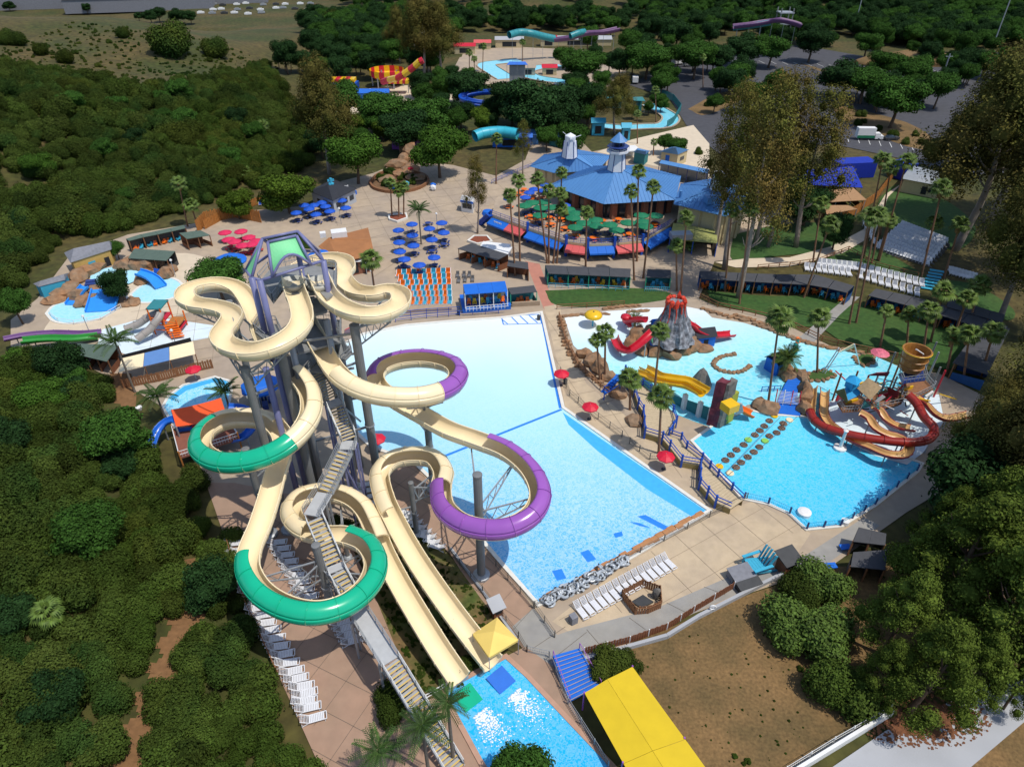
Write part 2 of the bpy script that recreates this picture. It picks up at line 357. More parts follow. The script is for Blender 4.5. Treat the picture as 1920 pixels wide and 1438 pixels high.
# ================================================================ pools
def water(key, stops, axis=(0, 1), rough=0.12, caustic_amt=0.10, mscale=0.9, bump=0.03, fade=None):
    "pool water: the colour of the shelving painted floor seen through it, a net of caustic light painted into that colour and a rippled glossy surface"
    m = bpy.data.materials.new(key); m.use_nodes = True; nt = m.node_tree; n = nt.nodes; L = nt.links; b = n['Principled BSDF']
    g = n.new('ShaderNodeNewGeometry'); dp = n.new('ShaderNodeVectorMath'); dp.operation = 'DOT_PRODUCT'
    L.new(g.outputs['Position'], dp.inputs[0]); dp.inputs[1].default_value = (axis[0], axis[1], 0)
    nz = n.new('ShaderNodeTexNoise'); nz.inputs['Scale'].default_value = 0.09; nz.inputs['Detail'].default_value = 4; L.new(g.outputs['Position'], nz.inputs['Vector'])
    ad = n.new('ShaderNodeMath'); ad.operation = 'MULTIPLY_ADD'; L.new(nz.outputs[0], ad.inputs[0]); ad.inputs[1].default_value = 6.0; L.new(dp.outputs['Value'], ad.inputs[2])
    lo, hi = stops[0][0], stops[-1][0]
    mr = n.new('ShaderNodeMapRange'); mr.inputs[1].default_value = lo; mr.inputs[2].default_value = hi; L.new(ad.outputs[0], mr.inputs[0])
    cr = n.new('ShaderNodeValToRGB'); L.new(mr.outputs[0], cr.inputs[0]); e = cr.color_ramp.elements
    for i, (p, c) in enumerate(stops):
        q = (p - lo) / (hi - lo) if hi != lo else 0
        el = e[i] if i < 2 else e.new(q); el.position = q; el.color = (*c, 1)
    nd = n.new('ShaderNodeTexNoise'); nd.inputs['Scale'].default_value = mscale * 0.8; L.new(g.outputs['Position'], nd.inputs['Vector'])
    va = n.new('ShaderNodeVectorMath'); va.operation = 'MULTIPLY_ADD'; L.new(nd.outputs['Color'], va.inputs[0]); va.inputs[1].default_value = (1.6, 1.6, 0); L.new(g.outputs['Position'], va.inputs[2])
    vo = n.new('ShaderNodeTexVoronoi'); vo.feature = 'DISTANCE_TO_EDGE'; vo.inputs['Scale'].default_value = mscale; L.new(va.outputs[0], vo.inputs['Vector'])  # cell edges become bright caustic light painted into the water colour
    m2 = n.new('ShaderNodeMapRange'); m2.inputs[1].default_value = 0.0; m2.inputs[2].default_value = 0.22; m2.inputs[3].default_value = caustic_amt; m2.inputs[4].default_value = 0.0
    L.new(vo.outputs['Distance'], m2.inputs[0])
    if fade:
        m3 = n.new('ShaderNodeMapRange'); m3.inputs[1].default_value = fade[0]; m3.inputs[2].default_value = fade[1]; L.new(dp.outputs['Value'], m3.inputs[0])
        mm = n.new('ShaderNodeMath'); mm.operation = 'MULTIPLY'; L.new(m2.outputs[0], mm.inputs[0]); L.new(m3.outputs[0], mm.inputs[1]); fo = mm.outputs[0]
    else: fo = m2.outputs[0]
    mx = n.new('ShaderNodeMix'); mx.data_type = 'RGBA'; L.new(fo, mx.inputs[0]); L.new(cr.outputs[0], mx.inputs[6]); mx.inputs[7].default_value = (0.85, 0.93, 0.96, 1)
    L.new(mx.outputs[2], b.inputs['Base Color']); b.inputs['Roughness'].default_value = rough; b.inputs['Specular IOR Level'].default_value = 0.35
    nb = n.new('ShaderNodeTexNoise'); nb.inputs['Scale'].default_value = 1.3; nb.inputs['Detail'].default_value = 6; L.new(g.outputs['Position'], nb.inputs['Vector'])
    bp = n.new('ShaderNodeBump'); bp.inputs['Strength'].default_value = 0.7; bp.inputs['Distance'].default_value = bump; L.new(nb.outputs[0], bp.inputs['Height']); L.new(bp.outputs[0], b.inputs['Normal'])
    return m
WZ = 0.05
def pool(name, pts, m, z=WZ, coping=None, cw=0.45, ch=0.16, closed=True, raw=False, sm=0):
    pts = pts if raw else PL(pts, 0)
    if sm: pts = smooth_poly(pts, sm)
    b = MB(); b.sheet([(p.x, p.y, z) for p in pts]); o = struct(name, b, m)
    if coping is not None:
        c = MB(); ring(c, pts, cw, z - 0.08, ch, closed); struct('pool_coping', c, coping)
    return pts
def ring(mb, pts, w, z0, z1, closed=True):
    "a low kerb following a line, outside it"
    n = len(pts); a = sum(pts[i].x * pts[(i + 1) % n].y - pts[(i + 1) % n].x * pts[i].y for i in range(n)); sg = 1 if a > 0 else -1
    out = []
    for i in range(n):
        p0, p1, p2 = (pts[(i - 1) % n], pts[i], pts[(i + 1) % n]) if closed else (pts[max(i - 1, 0)], pts[i], pts[min(i + 1, n - 1)])
        d1 = (p1 - p0); d2 = (p2 - p1)
        if d1.length < 1e-6: d1 = d2
        if d2.length < 1e-6: d2 = d1
        n1 = Vector((d1.y, -d1.x, 0)).normalized(); n2 = Vector((d2.y, -d2.x, 0)).normalized(); nn = (n1 + n2)
        nn = nn.normalized() if nn.length > 1e-3 else n1
        k = min(2.0, 1 / max(0.4, nn.dot(n1))); out.append(p1 + nn * w * k * sg)
    vs = []
    for p, q in zip(pts, out): vs += [(p.x, p.y, z0), (p.x, p.y, z1), (q.x, q.y, z1), (q.x, q.y, z0 - 0.2)]
    fs = []
    for i in range(n if closed else n - 1):
        j = (i + 1) % n
        for k in range(3): fs.append((i * 4 + k, j * 4 + k, j * 4 + k + 1, i * 4 + k + 1))
    mb.add(vs, fs)
m_blueline = mat('pool_tile_blue', (0.03, 0.22, 0.72), 0.35, 0.06)
m_brick = mat('coping_terracotta', (0.42, 0.20, 0.085), 0.8, 0.12, 1.0)
m_whitecop = mat('coping_white', (0.70, 0.68, 0.62), 0.7, 0.06)
m_bluewall = mat('pool_wall_blue', (0.06, 0.42, 0.80), 0.3, 0.08)
# wave pool
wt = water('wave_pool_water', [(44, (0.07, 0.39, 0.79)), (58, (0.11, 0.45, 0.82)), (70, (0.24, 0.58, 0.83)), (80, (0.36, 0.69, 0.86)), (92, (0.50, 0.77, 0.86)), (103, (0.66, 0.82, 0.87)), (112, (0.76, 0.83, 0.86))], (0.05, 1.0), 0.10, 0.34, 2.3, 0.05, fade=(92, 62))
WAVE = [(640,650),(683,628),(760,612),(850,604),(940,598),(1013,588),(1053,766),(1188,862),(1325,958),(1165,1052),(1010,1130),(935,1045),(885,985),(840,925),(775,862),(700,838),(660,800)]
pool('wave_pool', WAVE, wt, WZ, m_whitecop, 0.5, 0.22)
b = MB()
for a, c, w in (((1053,768),(812,864),0.42), ((1015,592),(1051,766),0.5)):
    p, q = P(*a), P(*c); b.bar((p.x, p.y, WZ + 0.003), (q.x, q.y, WZ + 0.003), w, 0.006)
for q in ([(1195,968),(1210,965),(1258,990),(1250,996)], [(1198,980),(1222,990),(1200,986),(1180,978)], [(1088,1036),(1103,1030),(1118,1048),(1102,1054)], [(1150,1000),(1166,996),(1168,1004),(1154,1008)], [(1035,1070),(1053,1066),(1062,1084),(1044,1088)]):
    pl = PL(q, WZ + 0.004); b.sheet([tuple(p) for p in pl])
struct('lane_markings', b, m_blueline)
# painted wall of the deep end seen through the water, right hand side
b = MB(); pl = PL([(1055,773),(1324,958),(1302,971),(1215,918),(1120,845),(1066,796)], WZ + 0.003); b.sheet([tuple(p) for p in pl]); struct('pool_floor_band', b, m_bluewall)
b = MB(); pl = PL([(930,1000),(940,1045),(1003,1122),(985,1128),(935,1052)], WZ + 0.0025)
# the low terracotta edge along the deep end
b = MB(); random.seed(3)
e0, e1 = P(1318,962), P(1015,1128); k = 26; prev = None
for i in range(k):
    p = e0.lerp(e1, (i + .5) / k); L = (e1 - e0).length / k
    b.box((p.x + random.uniform(-.12, .12), p.y + random.uniform(-.12, .12), 0.14), (L * 1.02, random.uniform(.5, .95), 0.2 + .02 * (i % 3)), math.atan2(e1.y - e0.y, e1.x - e0.x))
struct('terracotta_edge', b, m_brick)
# shaded zero-entry marking box at the top right corner
b = MB()
for a, c in (((940,594),(1010,590)), ((1010,590),(1016,607)), ((940,594),(944,609)), ((944,609),(1016,607)), ((958,594),(972,608)), ((975,593),(990,607)), ((992,592),(1008,606)), ((942,600),(952,608))):
    p, q = P(*a), P(*c); b.bar((p.x, p.y, WZ + .006), (q.x, q.y, WZ + .006), 0.22, 0.006)
struct('entry_marking', b, m_blueline)
# lagoon around the volcano
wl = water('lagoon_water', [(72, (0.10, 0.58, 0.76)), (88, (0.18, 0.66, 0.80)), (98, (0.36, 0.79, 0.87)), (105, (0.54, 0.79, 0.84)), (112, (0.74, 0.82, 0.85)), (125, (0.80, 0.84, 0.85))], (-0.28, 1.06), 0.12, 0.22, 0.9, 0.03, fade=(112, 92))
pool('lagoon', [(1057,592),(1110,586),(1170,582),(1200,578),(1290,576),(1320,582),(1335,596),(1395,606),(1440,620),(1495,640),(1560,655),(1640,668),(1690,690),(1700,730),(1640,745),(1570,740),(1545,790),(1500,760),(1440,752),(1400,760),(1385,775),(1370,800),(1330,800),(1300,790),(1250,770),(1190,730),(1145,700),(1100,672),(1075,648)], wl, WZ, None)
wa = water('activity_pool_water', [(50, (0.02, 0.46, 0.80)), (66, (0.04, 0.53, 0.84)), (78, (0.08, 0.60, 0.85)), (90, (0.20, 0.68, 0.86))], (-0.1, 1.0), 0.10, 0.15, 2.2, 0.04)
pool('activity_pool', [(1300,828),(1345,795),(1403,771),(1440,780),(1500,783),(1545,790),(1620,830),(1725,870),(1718,882),(1640,945),(1575,985),(1512,991),(1480,962),(1440,944),(1393,934),(1360,895)], wa, WZ + .01, m_whitecop, 0.4, 0.2)
# splash-down pool
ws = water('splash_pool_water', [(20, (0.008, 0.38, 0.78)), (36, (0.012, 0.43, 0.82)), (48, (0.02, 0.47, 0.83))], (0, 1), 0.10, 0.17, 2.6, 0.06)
m_splashdeck = m_deck
sheet('splash_deck', [(800,1312),(835,1300),(870,1292),(945,1232),(985,1212),(1040,1252),(1075,1325),(1185,1500),(860,1500),(845,1438),(790,1330)], m_deck, Z(6))
pool('splash_pool', [(835,1297),(948,1236),(985,1270),(1060,1350),(1145,1440),(1200,1510),(960,1510),(905,1425)], ws, WZ + .02, mat('coping_pink', (0.45, 0.27, 0.19), 0.8, 0.08), 0.5, 0.15)
# party pool at the left
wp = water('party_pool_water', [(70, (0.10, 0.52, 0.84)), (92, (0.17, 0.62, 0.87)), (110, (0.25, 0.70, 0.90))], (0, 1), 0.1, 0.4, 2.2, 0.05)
pool('party_pool', [(308,764),(318,745),(345,724),(402,709),(428,716),(432,735),(425,765),(380,790),(330,800)], wp, WZ, m_whitecop, 0.4, 0.2)
b = MB()
pl = PL([(318,745),(345,724),(402,709),(425,715),(424,722),(402,716),(350,732),(322,752)], WZ + .004); b.sheet([tuple(p) for p in pl]); struct('pool_floor_band', b, m_bluewall)
# children's pools, upper left
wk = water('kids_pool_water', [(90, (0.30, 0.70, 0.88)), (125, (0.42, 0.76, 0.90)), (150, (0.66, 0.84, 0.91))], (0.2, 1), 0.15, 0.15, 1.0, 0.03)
pool('kids_pool', [(90,588),(105,573),(140,565),(210,552),(235,556),(228,572),(190,596),(140,606),(105,602)], wk, WZ, m_whitecop, 0.5, 0.14, sm=4)
pool('kids_pool', [(170,520),(190,507),(230,502),(262,510),(260,525),(225,540),(190,545),(172,535)], wk, WZ + .2, None, sm=4)
pool('kids_pool', [(248,552),(270,535),(310,522),(335,530),(340,545),(325,558),(285,567),(255,565)], wk, WZ, m_whitecop, 0.5, 0.14, sm=4)
m_pad = mat('splash_pad_white', (0.66, 0.77, 0.82), 0.45, 0.05, 0.5)
sheet('splash_pad', [(183,645),(192,618),(280,594),(330,600),(410,612),(412,630),(330,645),(235,664)], m_pad, Z(8))
# lazy rivers far off
wr = water('lazy_river_water', [(0, (0.16, 0.62, 0.80)), (400, (0.20, 0.66, 0.83))], (0, 1), 0.15, 0.1, 0.6, 0.03)
def river(pts, w, z=WZ + .03):
    line = resample(crs(PL(pts, 0), 8), 3.0); b = MB(); c = MB(); L = []; Rr = []
    for i, p in enumerate(line):
        d = (line[min(i + 1, len(line) - 1)] - line[max(i - 1, 0)]).normalized(); s = Vector((d.y, -d.x, 0)); L.append(p - s * w / 2); Rr.append(p + s * w / 2)
    for i in range(len(line) - 1): b.add([(q.x, q.y, z) for q in (L[i], Rr[i], Rr[i + 1], L[i + 1])], [(0, 1, 2, 3)])
    struct('lazy_river', b, wr)
    for e in (L, Rr):
        for p, q in zip(e, e[1:]): c.bar((p.x, p.y, z + .1), (q.x, q.y, z + .1), 0.6, 0.3)
    struct('river_kerb', c, m_tan)
river([(975,114),(940,117),(912,122),(930,136),(950,148)], 9)
river([(1050,123),(1010,127),(985,135),(1000,145),(1040,152),(1085,156),(1100,160)], 8)
river([(1215,196),(1240,208),(1258,222),(1245,236),(1210,238),(1165,240),(1120,236)], 6)
sheet('river_pool', [(1030,152),(1060,150),(1080,160),(1055,166)], m_pad, Z(16))
# slide splashes: foam on the splash pool
m_foam = mat('foam', (0.82, 0.88, 0.92), 0.6, 0.1, 3.0)
# ================================================================ the two big raft slides
m_cream_fg = mat('flume_cream', (0.86, 0.715, 0.46), 0.28, 0.05, 0.5, spec=0.5)
m_green_fg = mat('flume_green', (0.008, 0.42, 0.235), 0.22, 0.06, 0.5, spec=0.5)
m_purple_fg = mat('flume_purple', (0.30, 0.10, 0.42), 0.22, 0.06, 0.5, spec=0.5)
m_steel = mat('galvanised_steel', (0.34, 0.36, 0.38), 0.5, 0.10, 1.2, metal=0.35)
m_steel_dk = mat('column_steel', (0.20, 0.205, 0.205), 0.55, 0.12, 0.8, metal=0.2)
m_violet = mat('violet_paint', (0.165, 0.175, 0.335), 0.4, 0.10, 0.8)
def frames(pts, bank=0.0):
    out = []; n = len(pts)
    for i, p in enumerate(pts):
        d = (pts[min(i + 1, n - 1)] - pts[max(i - 1, 0)]).normalized(); s = Vector((d.y, -d.x, 0)).normalized(); u = s.cross(d).normalized(); out.append((p, d, s, u))
    return out
def shell(mb, fr, r, th, a0, a1, n, lift=None):
    """thick curved shell along frames; angle 0 is the bottom, + is the right-hand side"""
    lift = r if lift is None else lift; vs = []; m = n + 1
    for p, d, s, u in fr:
        for rr in (r, r + th):
            for k in range(m):
                a = a0 + (a1 - a0) * k / n; vs.append(p + u * lift + s * (math.sin(a) * rr) - u * (math.cos(a) * rr))
    fs = []; W2 = 2 * m
    for i in range(len(fr) - 1):
        b0, b1 = i * W2, (i + 1) * W2
        for k in range(n):
            fs.append((b0 + k, b0 + k + 1, b1 + k + 1, b1 + k)); fs.append((b0 + m + k, b1 + m + k, b1 + m + k + 1, b0 + m + k + 1))
        fs.append((b0, b1, b1 + m, b0 + m)); fs.append((b0 + n, b0 + m + n, b1 + m + n, b1 + n))
    mb.add(vs, fs); mb.smooth = False
    for b0, flip in ((0, 1), ((len(fr) - 1) * W2, 0)):              # end faces with vertices of their own, so the seam stays crisp
        q = [(k, k + 1, m + k + 1, m + k) if not flip else (m + k, m + k + 1, k + 1, k) for k in range(n)]
        mb.add(vs[b0:b0 + W2], q)
def flume(root, ctrl, covers, cover_mat, rad=1.12, step=0.5, per=5, hi=1.45, inner=m_cream_fg, rad0=None):
    """ctrl: (u, v, z); covers: list of (t0, t1, side) in control-index units, side +1 right, -1 left, 2 closed tube"""
    pts = []; tt = []; raw = [PT(u, v, z) for u, v, z in ctrl]; n = 14; line = crs(raw, n)
    par = [i / n for i in range(len(line))]
    # arc-length resample keeping the parameter
    out = [(line[0], 0.0)]; acc = 0
    for i in range(len(line) - 1):
        a, b = line[i], line[i + 1]; L = (b - a).length; pos = 0.0
        while acc + (L - pos) >= step:
            pos += step - acc; acc = 0; t = pos / L; out.append((a.lerp(b, t), par[i] + (par[i + 1] - par[i]) * t))
        acc += L - pos
    pts = [o[0] for o in out]; ts = [o[1] for o in out]
    # light smoothing of heights
    fr = frames(pts); k = 0; th = 0.07
    while k < len(pts) - 1:
        e = min(k + per, len(pts) - 1); seg = fr[k:e + 1]; t = (ts[k] + ts[e]) / 2
        cov = [c for c in covers if c[0] <= t <= c[1]]
        if cov and cov[0][2] == 2:
            b = MB(); shell(b, seg, rad, th, -math.pi, math.pi, 20); fl = b
            shell(b, seg[-1:] and [seg[-1], (seg[-1][0] + seg[-1][1] * 0.07,) + seg[-1][1:]], rad + th, 0.07, -math.pi, math.pi, 20)
            obj('tube_section', b, cover_mat, root, smooth=True)
        else:
            b = MB(); shell(b, seg, rad, th, -R(104), R(104), 14)
            e2 = seg[-1]; fl = [(e2[0] - e2[1] * 0.06,) + e2[1:], e2]
            shell(b, fl, rad + th, 0.07, -R(104), R(104), 14)
            for sgn in (-1, 1):                                     # rolled rims
                a = R(104) * sgn; rim = [p + u * rad + s * (math.sin(a) * (rad + .035)) - u * (math.cos(a) * (rad + .035)) for p, d, s, u in seg]
                b.tube(rim, 0.075, 5, False)
            o = obj('flume_section', b, inner, root, smooth=True)
            for c in cov:
                sd = c[2]; a0, a1 = R(106) * sd, R(106 + 90) * sd
                b2 = MB(); shell(b2, seg, rad + 0.035, 0.05, min(a0, a1), max(a0, a1), 8)
                shell(b2, fl, rad + 0.085, 0.06, min(R(70) * sd, a1), max(R(70) * sd, a1), 9)
                shell(b2, seg, rad + 0.085, 0.02, min(R(62) * sd, a0), max(R(62) * sd, a0), 4)
                o2 = obj('cover_section', b2, c[3] if len(c) > 3 and c[3] else cover_mat, root, smooth=True)
                b3 = MB(); shell(b3, seg, rad - 0.01, 0.04, min(a0, a1), max(a0, a1), 8); obj('cover_lining', b3, inner, o2, smooth=True)
        k = e
    return pts
L_CTRL = [(550,528,23.6),(556,560,23.2),(567,590,22.9),(570,618,22.6),(553,643,22.3),(515,665,22.0),(470,674,21.7),(432,664,21.4),(420,645,21.2),(434,622,21.0),(440,607,20.8),(428,597,20.6),(402,590,20.4),(370,585,20.1),(352,573,19.9),(358,557,19.6),(388,547,19.2),(420,546,18.9),(450,556,18.6),(470,580,18.2),(486,615,17.8),(504,660,17.4),(538,700,17.0),(566,725,16.7),(584,755,16.2),(586,790,15.7),(566,826,15.2),(524,860,14.8),(470,880,14.4),(415,880,14.0),(382,858,13.7),(388,825,13.4),(425,802,13.1),(475,798,12.8),(512,808,12.5),(534,835,12.1),(530,870,11.6),(520,905,11.1),(508,950,10.6),(492,1000,10.2),(474,1045,9.9),(471,1085,9.6),(496,1126,9.3),(544,1154,9.0),(600,1162,8.7),(654,1146,8.4),(694,1110,8.1),(707,1070,7.8),(690,1035,7.5),(650,1018,7.2),(608,1016,6.9),(568,1002,6.6),(550,975,6.3),(566,948,6.0),(606,937,5.7),(648,943,5.4),(682,965,5.0),(704,1005,4.5),(722,1050,3.9),(750,1105,3.1),(788,1170,2.3),(828,1235,1.4),(864,1288,0.5)]
R_CTRL = [(598,528,23.6),(608,552,23.2),(620,573,22.9),(645,592,22.6),(682,604,22.3),(720,602,22.0),(750,586,21.7),(752,567,21.4),(730,560,21.2),(700,565,21.0),(668,560,20.8),(650,545,20.6),(644,530,20.4),(652,515,20.2),(645,502,20.0),(618,498,19.8),(585,505,19.5),(560,520,19.1),(556,550,18.7),(566,590,18.3),(590,640,17.9),(612,680,17.5),(634,714,17.1),(664,738,16.7),(705,754,16.3),(752,760,16.0),(800,757,15.8),(842,742,15.5),(860,718,15.3),(846,698,15.0),(806,687,14.8),(760,688,14.6),(722,700,14.3),(706,720,14.0),(714,742,13.6),(748,766,13.1),(790,790,12.7),(840,818,12.3),(895,838,11.9),(950,860,11.5),(992,895,11.1),(1012,938,10.7),(1000,975,10.3),(962,1000,9.9),(915,1006,9.6),(866,994,9.3),(834,966,9.0),(828,930,8.6),(832,900,8.1),(814,874,7.6),(776,868,7.1),(738,876,6.6),(715,902,6.1),(722,945,5.5),(742,990,4.8),(772,1045,4.0),(806,1098,3.2),(846,1155,2.2),(886,1208,1.2),(925,1256,0.5)]
ra = thing('water_slide', 'long cream raft slide with green covered bends winding down the left of the tower', 'water slide', Vector((PT(550, 528, 23.6).x, PT(550, 528, 23.6).y, 0)))
pa = flume(ra, L_CTRL, [(26.4, 31.2, -1), (40.0, 48.8, 1), (50.6, 57.6, -1, m_cream_fg), (22.6, 26.4, -1, m_cream_fg), (31.2, 34.4, -1, m_cream_fg)], m_green_fg)
rb = thing('water_slide', 'long cream raft slide with purple covered bends looping over the wave pool', 'water slide', Vector((PT(598, 528, 23.6).x, PT(598, 528, 23.6).y, 0)))
pb = flume(rb, R_CTRL, [(22.0, 26.3, 1, m_cream_fg), (26.3, 33.6, 1), (38.6, 47.2, -1), (47.2, 53.4, 1, m_cream_fg)], m_purple_fg)
# run-out mats at the pool
for root, ctrl, m_, nm in ((ra, L_CTRL, m_green_fg, 'green'), (rb, R_CTRL, mat('mat_blue', (0.03, 0.16, 0.62), 0.4, 0.06), 'blue')):
    e = P(*ctrl[-1]); d = (e - P(*ctrl[-2])); d.z = 0; d.normalize(); s = Vector((d.y, -d.x, 0)); q = [e - s * 1.05 + d * .1, e + s * 1.05 + d * .1, e + s * 1.05 + d * 2.2, e - s * 1.05 + d * 2.2]
    b = MB(); b.slab([(x.x, x.y, 0.36 - 0.2 * (i > 1)) for i, x in enumerate(q)], 0.08); obj('runout_mat', b, m_, root)
    b = MB(); b.box((e.x - d.x * .6, e.y - d.y * .6, 0.25), (0.25, 2.6, 0.5), math.atan2(d.y, d.x)); obj('end_support', b, m_steel, root)
    f0 = e + d * 3.9; fb = MB(); random.seed(5 + len(nm))
    for i in range(520):
        t = abs(random.gauss(0, .8)); w = random.gauss(0, .34 + .3 * t); p = f0 + d * (t * 2.6 - .9) + s * w * 1.15; r_ = random.uniform(.02, .085) * (1.5 - .45 * min(t, 2))
        fb.rock((p.x, p.y, WZ + 0.03), (r_ * 1.4, r_, r_ * .4), i, 0, .4)
    o = obj('splash_foam', fb, m_foam, smooth=True); o['kind'] = 'stuff'; tag(o, f'white foam where the {nm} run-out mat meets the splash pool', 'foam')
# ---- steel columns with trussed arms that carry the slides
def nearest(pts, q, k=3, zmax=99, zmin=-1, rmax=14):
    c = sorted(((p - q).xy.length, i) for i, p in enumerate(pts) if p.z < lift(zmax) and p.z > lift(zmin))
    sel = []
    for dd, i in c:
        if dd < rmax and all(abs(i - j) > 7 for j in sel): sel.append(i)
        if len(sel) >= k: break
    return [pts[i] for i in sel]
def column(u, v, z, r, label, arms, m_=m_steel_dk, pts=None, base_z=0.0):
    z = lift(z); t = P(u, v, z); c = thing('slide_column', label, 'column', (t.x, t.y, base_z))
    b = MB(); b.tube([(t.x, t.y, base_z), (t.x, t.y, z)], r, 14); b.lathe((t.x, t.y, z), [(r * 1.08, -.12), (r * 1.08, .06), (r * .6, .1), (0.0, .12)], 14); b.smooth = True; obj('post', b, m_, c, smooth=False)
    b = MB(); b.lathe((t.x, t.y, base_z), [(r * 2.1, 0), (r * 2.1, .35), (r * 1.5, .5), (r, .55)], 12); b.lathe((t.x, t.y, (z + base_z) * .45), [(r * 1.18, -.1), (r * 1.18, .1)], 12); obj('base_flange', b, m_steel, c)
    for q in arms:
        dirv = Vector((q.x - t.x, q.y - t.y, 0)); L = dirv.length
        if L < 1: continue
        dirv.normalize(); a = Vector((t.x, t.y, 0)) + dirv * r
        hi = min(z - .3, q.z - .25); lo = max(.5, hi - 2.2); e = Vector((q.x, q.y, q.z - .15)); b = MB()
        b.bar(Vector((a.x, a.y, hi)), e, .14); b.bar(Vector((a.x, a.y, lo)), e - Vector((0, 0, .3)), .14)
        n = 4
        for i in range(n):
            t0, t1 = i / n, (i + .5) / n; A = Vector((a.x, a.y, hi)).lerp(e, t0); B = Vector((a.x, a.y, lo)).lerp(e - Vector((0, 0, .3)), t1); C2 = Vector((a.x, a.y, hi)).lerp(e, (i + 1) / n); b.bar(A, B, .07); b.bar(B, C2, .07)
        b.box((e.x, e.y, e.z - .1), (.5, .5, .2)); obj('truss_arm', b, m_steel, c)
    return c
column(895, 890, 15.2, .48, 'grey steel column in the wave pool corner holding the lower purple bend', [p for p in pb if 9.3 < p.z < 12.0][::11], pts=pb)
column(795, 728, 15.6, .44, 'grey steel column inside the upper purple loop', nearest(pb, PT(795, 728, 15.6), 5, 17, 12.4, 9), pts=pb)
column(460, 842, 13.9, .42, 'grey steel column inside the upper green loop', nearest(pa, PT(460, 842, 13.9), 4, 16.2, 12, 9), pts=pa)
column(592, 1022, 11.6, .42, 'grey steel column inside the lower green bend beside the stairs', nearest(pa, PT(592, 1022, 11.6), 6, 11, 6, 11), pts=pa)
column(770, 905, 8.8, .3, 'short steel column under the cream bend before the last straight', nearest(pb, PT(770, 905, 8.8), 3, 8.5, 5, 8), pts=pb)
column(429, 566, 21.6, .42, 'grey column inside the top left cream bend', nearest(pa, PT(429, 566, 21.6), 4, 21, 17, 9), pts=pa)
column(519, 628, 22.2, .5, 'grey column with a flat cap between the left flume and the violet legs', nearest(pa, PT(519, 628, 22.2), 3, 23, 20, 7), pts=pa)
column(458, 690, 20.8, .45, 'grey column under the left hairpin above the blue parasol', nearest(pa, PT(458, 690, 20.8), 3, 22.5, 20, 6), pts=pa)
column(664, 610, 22.0, .52, 'tall dark grey column at the front right of the tower', nearest(pb, PT(664, 610, 22.0), 2, 23, 20, 7), pts=pb)
column(640, 985, 5.6, .25, 'thin grey column under the lower cream bend behind the stairs', nearest(pa, PT(640, 985, 5.6), 2, 6, 4, 6), pts=pa)
# low cradles along the last straights
for pts, nm in ((pa, 'left'), (pb, 'right')):
    low = [p for p in pts if p.z < 4.2][::9]
    for i, p in enumerate(low):
        if p.z < .9: continue
        c = thing('slide_cradle', f'small steel cradle under the {nm} run-out straight', 'support', (p.x, p.y, 0), 0, f'cradles under the {nm} straight')
        b = MB(); b.bar((p.x, p.y, 0), (p.x, p.y, p.z - .1), .2); obj('post', b, m_steel, c); b = MB(); b.box((p.x, p.y, p.z - .08), (1.6, .25, .12), .5); obj('saddle', b, m_steel, c)
# ================================================================ slide tower and its stairs
m_deckst = mat('deck_grating', (0.23, 0.235, 0.235), 0.7, 0.12, 1.5)
m_navy = mat('navy_paint', (0.025, 0.05, 0.20), 0.45, 0.1)
m_lime = mat('canopy_green', (0.20, 0.62, 0.30), 0.6, 0.05, 0.5)
m_lime_shade = mat('canopy_olive_shade', (0.07, 0.17, 0.02), 0.7, 0.08)  # darker copy of the canopy green, shade put into the colour
m_yel = mat('nosing_yellow', (0.72, 0.46, 0.03), 0.6, 0.08)
m_blue = mat('canvas_blue', (0.010, 0.135, 0.58), 0.6, 0.08, 0.8)
m_blue2 = mat('rail_blue', (0.010, 0.075, 0.42), 0.45, 0.1)
m_white = mat('white_paint', (0.74, 0.74, 0.73), 0.5, 0.05)
m_dark = mat('dark_grey', (0.045, 0.047, 0.05), 0.6, 0.15)
m_redp = mat('red_paint', (0.52, 0.015, 0.035), 0.45, 0.08)
tc = PT(555, 560, 22); tw = thing('slide_tower', 'tall grey slide tower with violet legs and a green fabric canopy on top', 'slide tower', (tc.x, tc.y, 0))
def deck(px, z, th=0.22, rail=True, skip=(), m_=m_deckst, par=None, name='deck'):
    par = par or tw; q = PL(px, lift(z)); z = lift(z); b = MB(); b.prism([(p.x, p.y) for p in q], z - th, z); obj(name, b, m_, par)
    if rail:
        b = MB()
        for i in range(len(q)):
            if i in skip: continue
            a, c = q[i], q[(i + 1) % len(q)]; L = (c - a).length; n = max(1, int(L / 1.6))
            for h in (.55, 1.05): b.bar(a + Vector((0, 0, h)), c + Vector((0, 0, h)), .06)
            for k in range(n + 1): p = a.lerp(c, k / n); b.bar(p, p + Vector((0, 0, 1.05)), .06)
            for k in range(int(L / .32)): p = a.lerp(c, (k + .5) / int(L / .32)); b.bar(p + Vector((0, 0, .1)), p + Vector((0, 0, 1.0)), .022)
        obj('railing', b, m_steel, par)
    return q
deck([(486,528),(512,566),(532,540),(546,552),(600,548),(612,560),(630,552),(632,508),(566,492),(505,506)], 23.4, .3, True, (2, 3, 4, 5))
deck([(545,585),(568,596),(612,584),(618,560),(560,556)], 21.6, .25, False)
deck([(520,640),(560,662),(640,640),(640,600),(575,596)], 18.4, .25, True, (1,))
deck([(600,690),(640,682),(660,662),(655,648),(610,652)], 16.9, .22, True, (0,), name='landing')
deck([(540,690),(600,715),(630,700),(618,655),(560,660)], 15.4, .25, False)
deck([(478,622),(500,640),(532,632),(520,608),(490,604)], 20.4, .25, True, (1,), name='service_platform')
